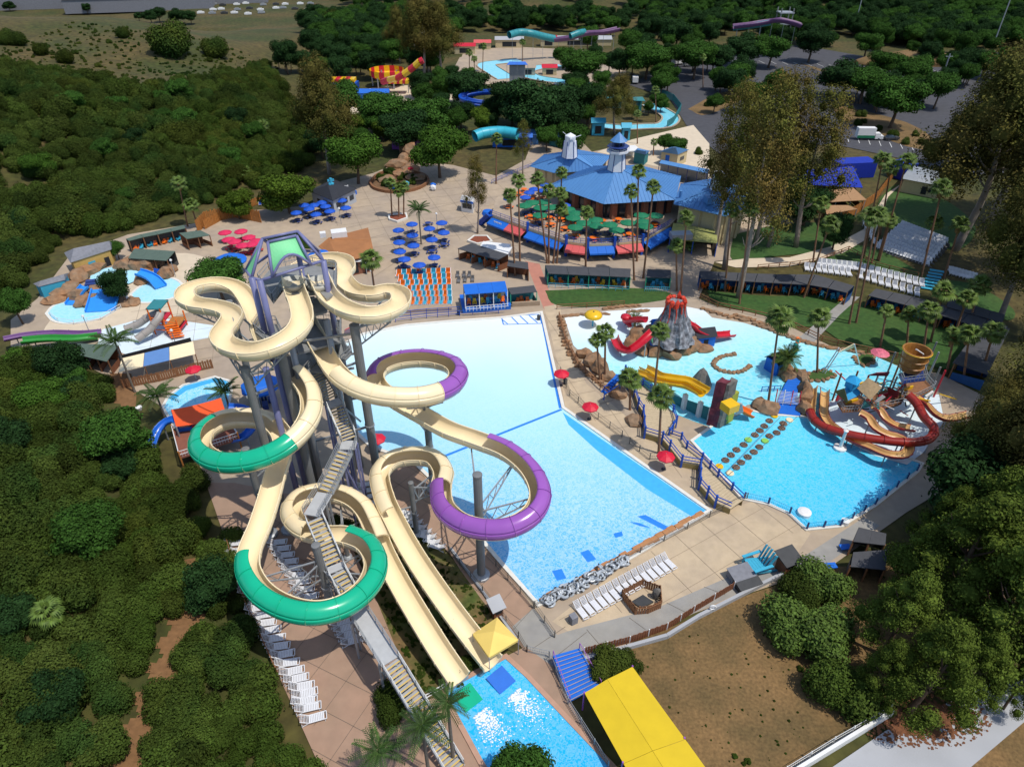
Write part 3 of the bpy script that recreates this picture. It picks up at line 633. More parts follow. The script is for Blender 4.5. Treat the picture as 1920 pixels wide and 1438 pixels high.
# launch tubs
for u, v, z in ((550, 531, 23.8), (599, 531, 23.8)):
    p = PT(u, v, z); b = MB(); b.lathe(p, [(1.5, -.45), (1.65, .1), (1.55, .3), (1.4, .28), (1.25, -.2), (0, -.25)], 20); obj('launch_tub', b, mat('tub_grey', (0.42, 0.42, 0.38), 0.4, 0.08), tw, smooth=True)
# grey slatted steps between the launches
for k in range(7):
    a, c = PT(553 + k * 3, 556 + 7 * k, 22.9 - .5 * k), PT(592 - k * 2, 551 + 7 * k, 22.9 - .5 * k); b = MB(); b.bar(a, c, .5, .1); obj('slat', b, m_steel, tw)
b = MB(); b.slab([PT(562, 586, 20.5), PT(577, 584, 20.5), PT(578, 570, 21.6), PT(563, 571, 21.6)], .1); obj('blue_panel', b, m_blue, tw)
# violet legs and steel columns
def leg(u0, v0, z0, z1, r, m_, name='leg', lean=(0, 0)):
    p = PT(u0, v0, z0); b = MB(); b.tube([(p.x + lean[0], p.y + lean[1], lift(z1)), p], r, 10); return obj(name, b, m_, tw, smooth=True)
for a in ((472,521,27.2),(487,526,27.2),(606,489,27.2)): leg(*a, 17.5, .33, m_violet)
leg(560, 480, 26.5, 15, .3, m_violet)
for a in ((517,677,19.0),(498,690,19.0),(545,640,20),(590,640,18.2),(612,600,21)): leg(*a, 0, .36, m_violet if a[0] < 530 else m_steel)
for a in ((538,672,18.4),(618,655,16.8),(634,640,18)): leg(*a, 0, .5, m_steel_dk, 'column')
# canopy: eave ring, two ridge pipes, hips, fabric panels
E_ = [PT(461,507,26.6), PT(472,521,26.8), PT(489,526,26.8), PT(606,489,27.2), PT(598,472,27.0), PT(520,468,27.0)]
T1 = PT(492,448,30.0); T2 = PT(558,434,30.2); U1 = PT(502,454,29.9); U2 = PT(556,442,30.0)
b = MB()
for i in range(6): b.tube([E_[i], E_[(i + 1) % 6]], .17, 8)
for a, c in ((T1, T2), (U1, U2), (T1, E_[0]), (T1, E_[1]), (U1, PT(511,519,27.0)), (U2, PT(584,497,27.2)), (T2, E_[3]), (T2, E_[4]), (T1, E_[5])): b.tube([a, c], .17, 8)
arc = [PT(511,519,27.0).lerp(PT(584,497,27.2), t) + Vector((0, 0, 1.9 * math.sin(math.pi * t))) for t in [i / 10 for i in range(11)]]
b.tube(arc, .15, 8); obj('canopy_frame', b, m_violet, tw, smooth=True)
n = 10; top = [U1.lerp(U2, i / n) - Vector((0, 0, .12)) for i in range(n + 1)]; b = MB()
for j in range(6):
    for i in range(n):
        f = lambda i, j: top[i].lerp(arc[i], j / 6) - Vector((0, 0, .45 * math.sin(math.pi * j / 6)))
        b.quad(f(i, j), f(i + 1, j), f(i + 1, j + 1), f(i, j + 1))
obj('fabric_panel', b, m_lime, tw)
b = MB(); b.slab([T1 + (E_[0] - T1) * .12, T1 + (E_[0] - T1) * .95, E_[0].lerp(E_[1], .8), T1 + (E_[1] - T1) * .1], .05); o = obj('fabric_panel', b, m_lime, tw)
b = MB(); b.slab([T1.lerp(T2, .05) + Vector((0, .2, 0)), T1.lerp(T2, .97), E_[4].lerp(E_[5], .15) + Vector((0, 0, .3)), E_[5] + Vector((0, 0, .3))], .05); o = obj('fabric_panel', b, m_lime_shade, tw); o['label'] = 'back panel with shade in its olive colour'
# bracing
b = MB()
def brace(a, c, w=.24): b.bar(PT(*a), PT(*c), w)
for a, c in (((545,690,14.5),(668,662,16.2)),((538,645,18.1),(664,625,20)),((560,720,13.8),(668,680,15.2)),((600,700,14.8),(664,690,15)),((458,705,18.5),(520,690,17.6)),((462,745,15),(527,720,15.5)),((566,665,15.2),(625,690,14)),((575,700,14),(640,650,17)),((517,640,20.2),(560,620,20.2)),((470,700,18),(517,660,20)),((539,800,8),(600,790,9)),((540,840,6),(690,800,8)),((540,770,10),(676,745,12)),((520,720,16),(566,780,10)),((676,790,8),(640,760,12))): brace(a, c)
for a, c in (((500,668,19.2),(440,640,19.6)),((500,668,19.2),(432,610,19.6)),((500,676,18.8),(478,662,20.4)),((664,618,21),(740,590,21.2)),((664,622,20.6),(720,560,20)),((664,622,20.4),(690,600,21.4)),((429,575,20.6),(470,610,19)),((429,575,20.6),(380,575,19.6))): brace(a, c, .16)
obj('bracing', b, m_steel, tw)
b = MB(); random.seed(2)                     # pump pipework and struts in the middle of the tower
for i in range(16):
    a = PT(random.uniform(525, 640), random.uniform(620, 700), random.uniform(13, 18)); c = PT(random.uniform(525, 640), random.uniform(620, 720), random.uniform(13, 18)); b.bar(a, c, .1)
obj('strut_cluster', b, m_steel_dk, tw)
# red notice board on the corner
b = MB(); q = [PT(645,628,16.9), PT(658,622,16.9), PT(659,612,18.3), PT(646,618,18.3)]; b.slab(q, .08); sg = obj('notice_board', b, m_redp, tw)
b = MB()
for t in (.25, .5, .75):
    a = q[0].lerp(q[3], t).lerp(q[1].lerp(q[2], t), .15); c = q[0].lerp(q[3], t).lerp(q[1].lerp(q[2], t), .85); nv = Vector((0, -.06, .02)); b.bar(a + nv, c + nv, .12, .02)
obj('board_text', b, m_white, sg)
# ---- stair flights
st = thing('tower_stairs', 'zigzag steel stairs with yellow step edges climbing to the slide tower', 'stairs', (PT(700, 1180, 5).x, PT(700, 1180, 5).y, 0))
m_tread = mat('tread_plate', (0.36, 0.36, 0.36), 0.6, 0.1); m_land = mat('landing_plate', (0.42, 0.43, 0.44), 0.55, 0.08)
def rails(a, c, s, w, par, post=1.5, h=1.05):
    b = MB(); up = Vector((0, 0, 1)); L = (c - a).length; n = max(1, round(L / post))
    for sg in (-1, 1):
        o_ = s * (w / 2 * sg)
        for hh in (.35, .7, h): b.bar(a + o_ + up * hh, c + o_ + up * hh, .05)
        for k in range(n + 1): p = a.lerp(c, k / n) + o_; b.bar(p, p + up * h, .055)
    obj('handrail', b, m_steel, par)
def flight(a, c, w=1.75, par=None, m_rail=None):
    par = par or st; a, c = PT(*a), PT(*c); d = c - a; dh = Vector((d.x, d.y, 0)); n = max(4, round(abs(d.z) / .23)); dn = dh.normalized(); s = Vector((dn.y, -dn.x, 0)); rz = math.atan2(dn.y, dn.x)
    for k in range(n):
        p = a.lerp(c, (k + .5) / n); b = MB(); b.box((p.x, p.y, p.z), (dh.length / n * 1.0, w - .1, .05), rz); o = obj('step', b, m_tread, par)
        q = p + dn * (dh.length / n * .32 * (1 if d.z < 0 else -1)); b = MB(); b.box((q.x, q.y, q.z + .032), (dh.length / n * .22, w - .12, .014), rz); obj('nosing', b, m_yel, o)
    b = MB()
    for sg in (-1, 1): b.bar(a + s * w / 2 * sg - Vector((0, 0, .05)), c + s * w / 2 * sg - Vector((0, 0, .05)), .07, .32)
    obj('stringer', b, m_steel, par); rails(a, c, s, w, par)
def landing(a, c, w=1.8, par=None):
    par = par or st; a, c = PT(*a), PT(*c); d = (c - a); d.z = 0; d.normalize(); s = Vector((d.y, -d.x, 0)); b = MB(); b.slab([a - s * w / 2, a + s * w / 2, c + s * w / 2, c - s * w / 2], .14); obj('landing', b, m_land, par); rails(a, c, s, w, par)
for a, c in (((613,536,22.9),(638,588,19.6)), ((628,612,19.2),(648,655,17.0)), ((592,700,16.6),(621,748,15.0)), ((628,762,14.9),(655,824,12.8)), ((648,846,12.7),(611,922,10.4)), ((590,972,10.3),(626,1056,7.9)), ((632,1072,7.8),(664,1132,6.2)), ((733,1242,5.5),(800,1352,2.4)), ((803,1358,2.3),(856,1446,0.1))): flight(a, c)
for a, c in (((606,680,16.7),(594,698,16.65)), ((621,750,15),(629,761,14.9)), ((655,826,12.8),(651,842,12.75)), ((609,924,10.4),(584,966,10.3)), ((627,1058,7.9),(632,1070,7.8)), ((664,1134,6.1),(731,1240,5.6)), ((800,1353,2.35),(803,1357,2.32))): landing(a, c)
for u, v, z in ((655,836,12.6),(600,940,10.2),(629,1064,7.7),(676,1160,5.9),(728,1236,5.4),(625,756,14.8),(801,1355,2.2)):
    p = PT(u, v, z); z = p.z; b = MB()
    for dx, dy in ((-.8, .5), (.8, .5), (-.8, -.5), (.8, -.5)): b.bar((p.x + dx, p.y + dy, 0), (p.x + dx, p.y + dy, z), .2)
    b.bar((p.x - .8, p.y + .5, z * .3), (p.x + .8, p.y + .5, z * .8), .1); b.bar((p.x - .8, p.y - .5, z * .8), (p.x + .8, p.y - .5, z * .3), .1); obj('trestle', b, m_violet if v < 900 else m_steel, st)
# ================================================================ vegetation
m_brush = [mat('leaf_brush_a', (0.038, 0.066, 0.010), 0.8, 0.0, isl=0.35, orand=0.4, spec=0.04, col2=(0.050, 0.070, 0.014), scale2=0.05),
           mat('leaf_brush_b', (0.056, 0.074, 0.012), 0.8, 0.0, isl=0.35, orand=0.4, spec=0.04, col2=(0.026, 0.056, 0.012), scale2=0.05)]
m_leaf = mat('leaf_broad', (0.035, 0.085, 0.014), 0.75, 0.0, isl=0.5, orand=0.25, spec=0.04)
m_leafy = mat('leaf_bright', (0.066, 0.110, 0.013), 0.75, 0.0, isl=0.45, orand=0.15, spec=0.04)
m_leafd = mat('leaf_dark', (0.018, 0.045, 0.013), 0.75, 0.0, isl=0.5, orand=0.25, spec=0.04)
m_euc = mat('leaf_eucalyptus', (0.098, 0.108, 0.022), 0.75, 0.0, isl=0.55, orand=0.2, spec=0.04, col2=(0.125, 0.088, 0.024), scale2=0.12)
m_eucb = mat('leaf_eucalyptus_brown', (0.100, 0.082, 0.022), 0.75, 0.0, isl=0.55, orand=0.15, spec=0.04, col2=(0.085, 0.088, 0.020), scale2=0.1)
m_pine = mat('leaf_pine', (0.080, 0.115, 0.018), 0.8, 0.0, isl=0.5, orand=0.2, spec=0.04)
m_bark = mat('bark_pale', (0.27, 0.225, 0.19), 0.9, 0.2, 1.5); m_barkd = mat('bark_brown', (0.13, 0.085, 0.055), 0.9, 0.25, 2.0)
m_palmt = mat('palm_trunk', (0.215, 0.115, 0.065), 0.9, 0.2, 3.0); m_frond = mat('palm_frond', (0.085, 0.135, 0.022), 0.6, 0.0, isl=0.35, orand=0.3, spec=0.3)
m_frondq = mat('queen_frond', (0.05, 0.10, 0.02), 0.6, 0.0, isl=0.3, orand=0.3, spec=0.3); m_skirt = mat('palm_skirt', (0.20, 0.13, 0.05), 0.9, 0.2, 2.0)
def leaf_mesh(name, blobs, n, size, m, up=0.25, thick=0.3, core=0.72, seed=0, flat=0.62):
    g = np.random.default_rng(seed); B = np.array(blobs, float); w = (B[:, 3] * B[:, 4] + B[:, 5] * B[:, 4]); w /= w.sum()
    k = g.choice(len(B), n * 2, p=w); d = g.normal(size=(n * 2, 3)); d /= np.linalg.norm(d, axis=1)[:, None]
    r = 1 - thick * g.random(n * 2) ** 1.6 + 0.10 * g.normal(size=n * 2) * (g.random(n * 2) < .35)
    p = B[k, :3] + d * r[:, None] * B[k, 3:6]
    keep = np.ones(n * 2, bool)
    for i in range(len(B)):
        q = np.linalg.norm((p - B[i, :3]) / B[i, 3:6], axis=1); keep &= ~((q < 0.66) & (k != i))
    p = p[keep][:n]; d = d[keep][:n]; n = len(p)
    nn = d * 1.0 + g.normal(size=(n, 3)) * 0.38 + np.array([0, 0, up]); nn /= np.linalg.norm(nn, axis=1)[:, None]
    t = np.cross(nn, g.normal(size=(n, 3))); t /= np.linalg.norm(t, axis=1)[:, None]; b = np.cross(nn, t)
    s = size * (0.6 + 0.8 * g.random(n))[:, None]; bend = nn * s * 0.22
    V = np.stack([p - t * s - bend, p - b * s * flat, p + t * s - bend, p + b * s * flat], 1).reshape(-1, 3)
    F = np.arange(n * 4).reshape(-1, 4)
    vs = V.tolist(); fs = F.tolist()
    if core:
        mb = MB()
        for i, bl in enumerate(blobs): mb.rock(bl[:3], (bl[3] * core, bl[4] * core, bl[5] * core), seed + i, 1, .25)
        o_ = len(vs); vs += mb.v; fs += [tuple(x + o_ for x in f) for f in mb.f]
    me = bpy.data.meshes.new(name); me.from_pydata(vs, [], fs); me.materials.append(m); me.update(); return me
def mobj(name, me, parent=None, loc=(0, 0, 0)):
    o = bpy.data.objects.new(name, me); COL.objects.link(o); o.location = loc
    if parent is not None: o.parent = parent
    return o
# ---- shrubs: one mesh each
def shrub_blobs(g, R_, h, k):
    return [(g.normal() * R_ * .38, g.normal() * R_ * .38, h * (.35 + .3 * g.random()), R_ * (.45 + .3 * g.random()), R_ * (.45 + .3 * g.random()), h * (.35 + .25 * g.random())) for _ in range(k)]
SHRUB = [leaf_mesh('shrub', shrub_blobs(np.random.default_rng(20 + i), 2.3, 3.0 + .4 * (i % 3), 5 + i % 3), 6500, .125, m_brush[i % 2], seed=i) for i in range(7)]
# ---- broad trees
def crown_blobs(g, R_, z0, z1, k, fl=.75):
    out = [(0, 0, (z0 + z1) / 2, R_ * .62, R_ * .62, (z1 - z0) * .42)]
    for i in range(k):
        a = 2 * math.pi * i / k + g.normal() * .3; rr = R_ * (.45 + .2 * g.random()); zz = z0 + (z1 - z0) * (.3 + .5 * g.random())
        s_ = R_ * (.36 + .2 * g.random()); out.append((rr * math.cos(a), rr * math.sin(a), zz, s_, s_, s_ * fl))
    return out
def trunk_mb(h, r, lim, seed=0, lean=0.0):
    g = np.random.default_rng(seed); b = MB(); top = Vector((lean * h + g.normal() * .04 * h, g.normal() * .04 * h, h))
    mid = top * .5 + Vector((g.normal() * .03 * h, g.normal() * .03 * h, 0)); pts = crs([Vector((0, 0, -.3)), mid, top], 4); k = len(pts)
    b.tube(pts, [r * (1 - .72 * i / (k - 1)) for i in range(k)], 7)
    for i in range(lim):
        t = .45 + .5 * g.random(); p = pts[int(t * (k - 1))]; a = g.random() * 6.28; L = h * (.22 + .16 * g.random()) * (.5 if h > 15 else 1)
        q = p + Vector((math.cos(a) * L * .7, math.sin(a) * L * .7, L * .8)); m_ = (p + q) / 2 + Vector((math.cos(a), math.sin(a), -.3)) * L * .1
        b.tube([p, m_, q], [r * .3, r * .18, r * .06], 5)
    b.smooth = True; return b
def tree_kind(name, R_, z0, z1, k, n, size, leaf, bark, tr, seed, blobs=None, limbs=5, core=.7, thick=.35, label='tree', cat='tree'):
    g = np.random.default_rng(seed); root = bpy.data.objects.new(name, None); COL.objects.link(root); tag(root, label, cat)
    mobj('crown', leaf_mesh('crown', blobs or crown_blobs(g, R_, z0, z1, k), n, size, leaf, seed=seed, core=core, thick=thick), root)
    obj('trunk', trunk_mb(z0 + (z1 - z0) * .55, tr, limbs, seed), bark, root, local=True, smooth=True); return Kind(root)
BROAD = [tree_kind('broad_tree', 4.0, 2.2, 8.2, 11, 7000, .185, m_leaf, m_barkd, .28, 40 + i) for i in range(2)]
DARK = [tree_kind('dark_tree', 4.2, 1.6, 8.4, 11, 7000, .185, m_leafd, m_barkd, .28, 50 + i) for i in range(2)]
GREEN = [tree_kind('green_tree', 4.0, 2.0, 8.2, 13, 7500, .18, mat('leaf_green', (0.048, 0.105, 0.014), 0.75, 0.0, isl=0.4, orand=0.2, spec=0.04), m_barkd, .26, 66)]
BRIGHT = [tree_kind('round_tree', 3.4, 1.0, 6.0, 10, 6500, .165, m_leafy, m_barkd, .2, 60 + i) for i in range(1)]
def euc_blobs(g, h, R_, k):
    out = []
    for i in range(k):
        t = (i + .5) / k; z = h * (.42 + .55 * t); a = i * 2.4 + g.normal() * .4; rr = R_ * (1.0 - .75 * t) * (.4 + .5 * g.random()); s_ = R_ * (.34 + .2 * g.random()) * (1.05 - .35 * t)
        out.append((rr * math.cos(a), rr * math.sin(a), z, s_, s_, s_ * 1.25))
    return out
EUC = [tree_kind('eucalyptus_tree', 5, 12, 36, 0, 13000, .17, m_euc, m_bark, .55, 70 + i, euc_blobs(np.random.default_rng(70 + i), 36, 6.6, 19), 8, .3, .6) for i in range(3)]
EUCB = [tree_kind('brown_eucalyptus', 6, 8, 26, 0, 17000, .16, m_eucb, m_bark, .5, 80 + i, euc_blobs(np.random.default_rng(80 + i), 26, 7.5, 20), 9, .5, .6) for i in range(2)]
def pine_blobs(g, h, R_, k):
    out = []
    for i in range(k):
        t = (i + .5) / k; z = h * (.22 + .74 * t); a = i * 2.4 + g.normal() * .3; rr = R_ * (1 - t) ** .7 * (.75 + .25 * g.random()); s_ = R_ * (.26 + .11 * g.random()) * (1.1 - .35 * t)
        out.append((rr * math.cos(a), rr * math.sin(a), z, s_, s_, s_ * .8))
    return out
PINE = [tree_kind('pine_tree', 5, 3, 15, 0, 15000, .115, m_pine, m_barkd, .4, 90 + i, pine_blobs(np.random.default_rng(90 + i), 15, 4.6, 30), 8, .62, .35) for i in range(2)]
# ---- palms: trunk, fronds as parts
def fan_leaf():
    b = MB(); b.bar((0, 0, 0), (1.0, 0, .25), .05); n = 11
    for i in range(n):
        a = R(-78 + 156 * i / (n - 1)); L = 1.05 * (1 - .18 * abs(math.sin(a))); dx, dy = math.cos(a), math.sin(a); w = .13
        p0 = Vector((.9, 0, .23)); p1 = p0 + Vector((dx * L * .55, dy * L * .55, .10)); p2 = p0 + Vector((dx * L, dy * L, -.22 - .25 * abs(math.sin(a)))); s = Vector((-dy, dx, 0)) * w
        b.add([p0, p1 - s, p2, p1 + s], [(0, 1, 2, 3)])
    me = bpy.data.meshes.new('frond'); me.from_pydata(b.v, [], b.f); me.materials.append(m_frond); return me
def feather_leaf(L=2.6, m_=m_frondq, droop=1.1, dens=17, lw=.085):
    b = MB(); pts = [Vector((L * t, 0, .9 * t - droop * 1.9 * t * t)) for t in [i / dens for i in range(dens + 1)]]
    b.tube(pts[::3] if pts[::3][-1] == pts[-1] else pts[::3] + [pts[-1]], .035, 4, False)
    for i in range(2, dens + 1):
        t = i / dens; ll = .78 * (1 - .55 * abs(t - .45) * 1.4)
        for sg in (-1, 1):
            p = pts[i]; q = p + Vector((.28 * ll, sg * ll * .85, -.42 * ll)); s = Vector((lw, 0, 0)); mp = (p + q) / 2 + Vector((0, 0, .06)); b.add([p, mp - s, q, mp + s], [(0, 1, 2, 3)])
    me = bpy.data.meshes.new('frond'); me.from_pydata(b.v, [], b.f); me.materials.append(m_); return me
FAN, QUEEN = fan_leaf(), feather_leaf(); PHX = feather_leaf(2.5, m_frond, .75, 15, .07)
_t = MB(); _t.tube([(0, 0, -.02), (.0, 0, .05), (.0, 0, .5), (0, 0, 1)], [1.35, 1.05, .9, .72], 8, True); TRUNK = bpy.data.meshes.new('trunk'); TRUNK.from_pydata(_t.v, [], _t.f); TRUNK.materials.append(m_palmt); TRUNK.polygons.foreach_set('use_smooth', [True] * len(TRUNK.polygons))
TRUNKG = TRUNK.copy(); TRUNKG.materials[0] = mat('palm_trunk_grey', (0.17, 0.145, 0.12), 0.9, 0.2, 3.0)
_t = MB(); _t.lathe((0, 0, 0), [(.2, -1.2), (.42, -.9), (.5, -.3), (.25, .1), (0, .15)], 9); SKIRT = bpy.data.meshes.new('dead_skirt'); SKIRT.from_pydata(_t.v, [], _t.f); SKIRT.materials.append(m_skirt)
def palm(base, h, label, kind='fan', sc=1.0, r=.22, group=None, lean=(0, 0), seed=0):
    g = random.Random(seed * 7 + int(base.x * 10)); root = thing({'fan': 'fan_palm', 'queen': 'queen_palm', 'phoenix': 'date_palm'}[kind], label, 'palm tree', base, 0, group)
    t = mobj('trunk', TRUNKG if kind == 'queen' else TRUNK, root); t.scale = (r, r, h); ln = Vector((lean[0], lean[1], 0))
    if lean != (0, 0):
        d = Vector((lean[0], lean[1], h)); t.rotation_euler = d.to_track_quat('Z', 'Y').to_euler(); t.scale = (r, r, d.length)
    top = Vector((lean[0], lean[1], h))
    if kind == 'fan' and h > 5: s_ = mobj('dead_skirt', SKIRT, root, top - Vector((0, 0, .1))); s_.scale = (sc, sc, sc * 1.1)
    me = {'fan': FAN, 'queen': QUEEN, 'phoenix': PHX}[kind]; n = {'fan': 26, 'queen': 17, 'phoenix': 34}[kind]
    for i in range(n):
        f = mobj('frond', me, root, top + Vector((0, 0, g.uniform(-.15, .2)))); t_ = i / n; el = {'fan': R(-75 + 115 * t_), 'queen': R(-62 + 62 * t_), 'phoenix': R(-75 + 105 * t_)}[kind]
        f.rotation_euler = (g.uniform(-.2, .2), el + g.uniform(-.15, .15) if kind != 'fan' else -R(-38 + 108 * t_) + g.uniform(-.15, .15), i * 2.39996 + g.uniform(-.25, .25)); q = sc * g.uniform(.85, 1.12); f.scale = (q, q, q)
    return root
def palm_px(bu, bv, tv, label, kind='fan', sc=1.0, r=.22, group=None, tu=None, z0=0.0, seed=0):
    b = P(bu, bv, z0); h = H_to(b, tv, z0); lean = (0, 0)
    if tu is not None:
        t = P(tu, tv, z0 + h); lean = (max(-2.5, min(2.5, t.x - b.x)), 0)
    return palm(b, h, label, kind, sc, r, group, lean, seed)
def tree_px(kinds, bu, bv, tv, label, h0, group=None, wide=1.0, seed=0, z=None, n=[0]):
    "a tree whose foot is on the bearing (bu, bv) and whose top is seen at row tv"
    n[0] += 1; k = kinds[n[0] % len(kinds)]; b = G(bu, bv); h = H_to(b, tv, b.z); s = h / h0
    return k.put(b, n[0] * 1.7, (s * wide, s * wide, s), label, group)
# ================================================================ thicket, woods, trees and palms in place
def pip(poly, x, y):
    c = False; n = len(poly)
    for i in range(n):
        x1, y1 = poly[i]; x2, y2 = poly[(i + 1) % n]
        if (y1 > y) != (y2 > y) and x < (x2 - x1) * (y - y1) / (y2 - y1) + x1: c = not c
    return c
def gn_scatter(name, pts, src, seedlab=None):
    me = bpy.data.meshes.new(name); me.from_pydata([p[:3] for p in pts], [], [])
    for an, k in (('sc', 3), ('rz', 4)):
        at = me.attributes.new(an, 'FLOAT', 'POINT'); at.data.foreach_set('value', [p[k] for p in pts])
    o = bpy.data.objects.new(name, me); COL.objects.link(o); o['kind'] = 'stuff'
    ng = bpy.data.node_groups.new(name + '_nodes', 'GeometryNodeTree'); ng.interface.new_socket('Geometry', in_out='INPUT', socket_type='NodeSocketGeometry'); ng.interface.new_socket('Geometry', in_out='OUTPUT', socket_type='NodeSocketGeometry')
    N = ng.nodes; i = N.new('NodeGroupInput'); ou = N.new('NodeGroupOutput'); ip = N.new('GeometryNodeInstanceOnPoints'); oi = N.new('GeometryNodeObjectInfo'); oi.inputs[0].default_value = src
    a = N.new('GeometryNodeInputNamedAttribute'); a.data_type = 'FLOAT'; a.inputs[0].default_value = 'sc'; r = N.new('GeometryNodeInputNamedAttribute'); r.data_type = 'FLOAT'; r.inputs[0].default_value = 'rz'
    cx = N.new('ShaderNodeCombineXYZ'); L = ng.links; L.new(r.outputs[0], cx.inputs[2]); er = N.new('FunctionNodeEulerToRotation'); L.new(cx.outputs[0], er.inputs[0])
    L.new(i.outputs[0], ip.inputs['Points']); L.new(oi.outputs['Geometry'], ip.inputs['Instance']); L.new(er.outputs[0], ip.inputs['Rotation']); L.new(a.outputs[0], ip.inputs['Scale']); L.new(ip.outputs[0], ou.inputs[0])
    md = o.modifiers.new('scatter', 'NODES'); md.node_group = ng; return o
LOW = [(-400,690),(90,690),(190,722),(200,790),(222,850),(280,875),(340,905),(375,945),(398,1010),(425,1100),(452,1190),(500,1290),(575,1432),(590,1600),(-400,1600)]
UPP = [(-400,150),(0,120),(130,150),(270,168),(400,152),(505,128),(540,190),(590,250),(575,318),(500,352),(470,352),(400,380),(330,402),(230,425),(105,458),(50,520),(0,560),(-400,590)]
BARE = [[(-10,318),(75,318),(85,352),(40,372),(-10,370)], [(140,1560),(225,1370),(305,1215),(335,1130),(335,1050),(402,1060),(394,1150),(372,1240),(325,1330),(262,1500)], [(205,700),(250,700),(250,790),(225,870),(205,870)], [(0,700),(3,700),(3,703)]]
random.seed(11); spots = []
y = 12.0
while y < 330:
    stp = 2.7 if y < 95 else (3.2 if y < 170 else 3.9); x = -230.0
    while x < 5:
        X, Y = x + random.uniform(-.5, .5) * stp, y + random.uniform(-.5, .5) * stp; z = hz(X, Y); u, v = scr(X, Y, max(z, 0))
        if -120 < u < 760 and v < 1580 and (pip(LOW, u, v) or pip(UPP, u, v)) and not any(pip(q, u, v) for q in BARE):
            s = random.uniform(.62, 1.12) * (1 if Y < 95 else 1.25) * (1.25 if random.random() < .12 else 1); spots.append((Y, X, Y, max(z, 0) - .25, s, random.uniform(0, 6.28), u, v))
        x += stp
    y += stp
spots.sort(); near, rest = spots[:292], spots[292:]
tr_ = [G(u, v) for u, v in ((372,1050),(364,1110),(350,1170),(330,1230),(305,1295),(275,1360),(245,1430),(215,1500))]; tr_ = crs(tr_, 6); b = MB()
for i in range(len(tr_) - 1):
    q = []
    for p, o_ in ((tr_[i], -1), (tr_[i], 1), (tr_[i + 1], 1), (tr_[i + 1], -1)): d = (tr_[i + 1] - tr_[i]).normalized(); w = 1.5 + .5 * math.sin(i * 1.3); x, y = p.x - d.y * w * -o_, p.y + d.x * w * -o_; q.append((x, y, max(0, hz(x, y)) + .12))
    b.quad(*q)
struct('dirt_trail', b, mat('trail_dirt', (0.20, 0.105, 0.045), .95, .25, 1.5))
b = MB(); gr = PL([(206,700),(246,700),(256,740),(252,800),(270,850),(235,880),(212,860),(218,790),(212,740)], .02); b.sheet([tuple(p) for p in gr]); struct('dirt_path', b, MATS['trail_dirt'])
KSH = []
for i, me in enumerate(SHRUB):
    o = mobj('shrub', me); tag(o, 'dense dark green shrub in the hillside thicket left of the slides', 'shrub', 'shrubs of the hillside thicket'); KSH.append(Kind(o))
for k, q in enumerate(near):
    KSH[k % len(KSH)].put((q[1], q[2], q[3]), q[5], (q[4], q[4], q[4] * random.uniform(.85, 1.25)))
for k in range(46):
    q = spots[int(random.random() ** 1.3 * len(spots) * .8)]; s = random.uniform(.55, .95) * (1 if q[0] < 95 else 1.1); random.choice(DARK + BROAD + GREEN).put((q[1], q[2], q[3] - .5), q[5], (s, s, s * random.uniform(.8, 1.05)), 'taller tree rising out of the hillside thicket', 'taller trees of the hillside thicket')
for i in range(len(SHRUB)):
    gn_scatter('hillside_thicket', [(q[1], q[2], q[3], q[4], q[5]) for q in rest[i::len(SHRUB)]], KSH[i].root)
# bushes on the grassy hill
for u, v, s, lab in ((318,103,3.6,'big round oak on the grassy hill'), (405,106,2.3,'smaller round oak on the grassy hill right of the big one'), (40,86,1.5,'low bush on the grassy hill at its left end'), (83,104,1.3,'low bush on the hill slope above the thicket'), (128,118,1.4,'bush on the hill just above the thicket edge'), (230,72,1.2,'small bush near the hill crest'), (10,84,1.6,'bush on the hill crest at the frame edge'), (620,60,3.2,'dark round bush where the hill meets the far trees')):
    p = G(u, v); o = KSH[3].put(p, u, s, lab, None); 
    if 'group' in o: del o['group']
    o['category'] = 'bush'
# far woods: masses behind the parking and the far slides
random.seed(4); W1, W2 = [], []
WOOD = [[(1160,8),(1300,-40),(2100,-40),(2100,70),(1960,92),(1700,92),(1560,62),(1420,62),(1290,72),(1200,66)], [(570,52),(700,34),(960,30),(1170,40),(1180,62),(1060,62),(860,62),(840,96),(720,120),(640,118),(600,90)], [(600,-30),(1160,-40),(1160,10),(900,16),(700,20),(640,24)], [(-100,-30),(700,-40),(640,-2),(300,2),(120,8),(-100,12)]]
y = 215.0
while y < 900:
    stp = 5.6 if y < 420 else 8.5; x = -520.0
    while x < 760:
        X, Y = x + random.uniform(-.5, .5) * stp, y + random.uniform(-.5, .5) * stp; z = hz(X, Y); u, v = scr(X, Y, z)
        if -80 < u < 2000 and any(pip(q, u, v) for q in WOOD[:2]) or (any(pip(q, u, v) for q in WOOD[2:]) and random.random() < .45): (W1 if random.random() < .55 else W2).append((X, Y, z - .3, random.uniform(.8, 1.5), random.uniform(0, 6.28)))
        x += stp
    y += stp
far_a = DARK[0].root.children[0] if DARK[0].root.children[0].name.startswith('crown') else DARK[0].root.children[1]
far_b = BROAD[0].root.children[0] if BROAD[0].root.children[0].name.startswith('crown') else BROAD[0].root.children[1]
gn_scatter('far_woodland', W1, far_a); gn_scatter('far_woodland', W2, far_b)
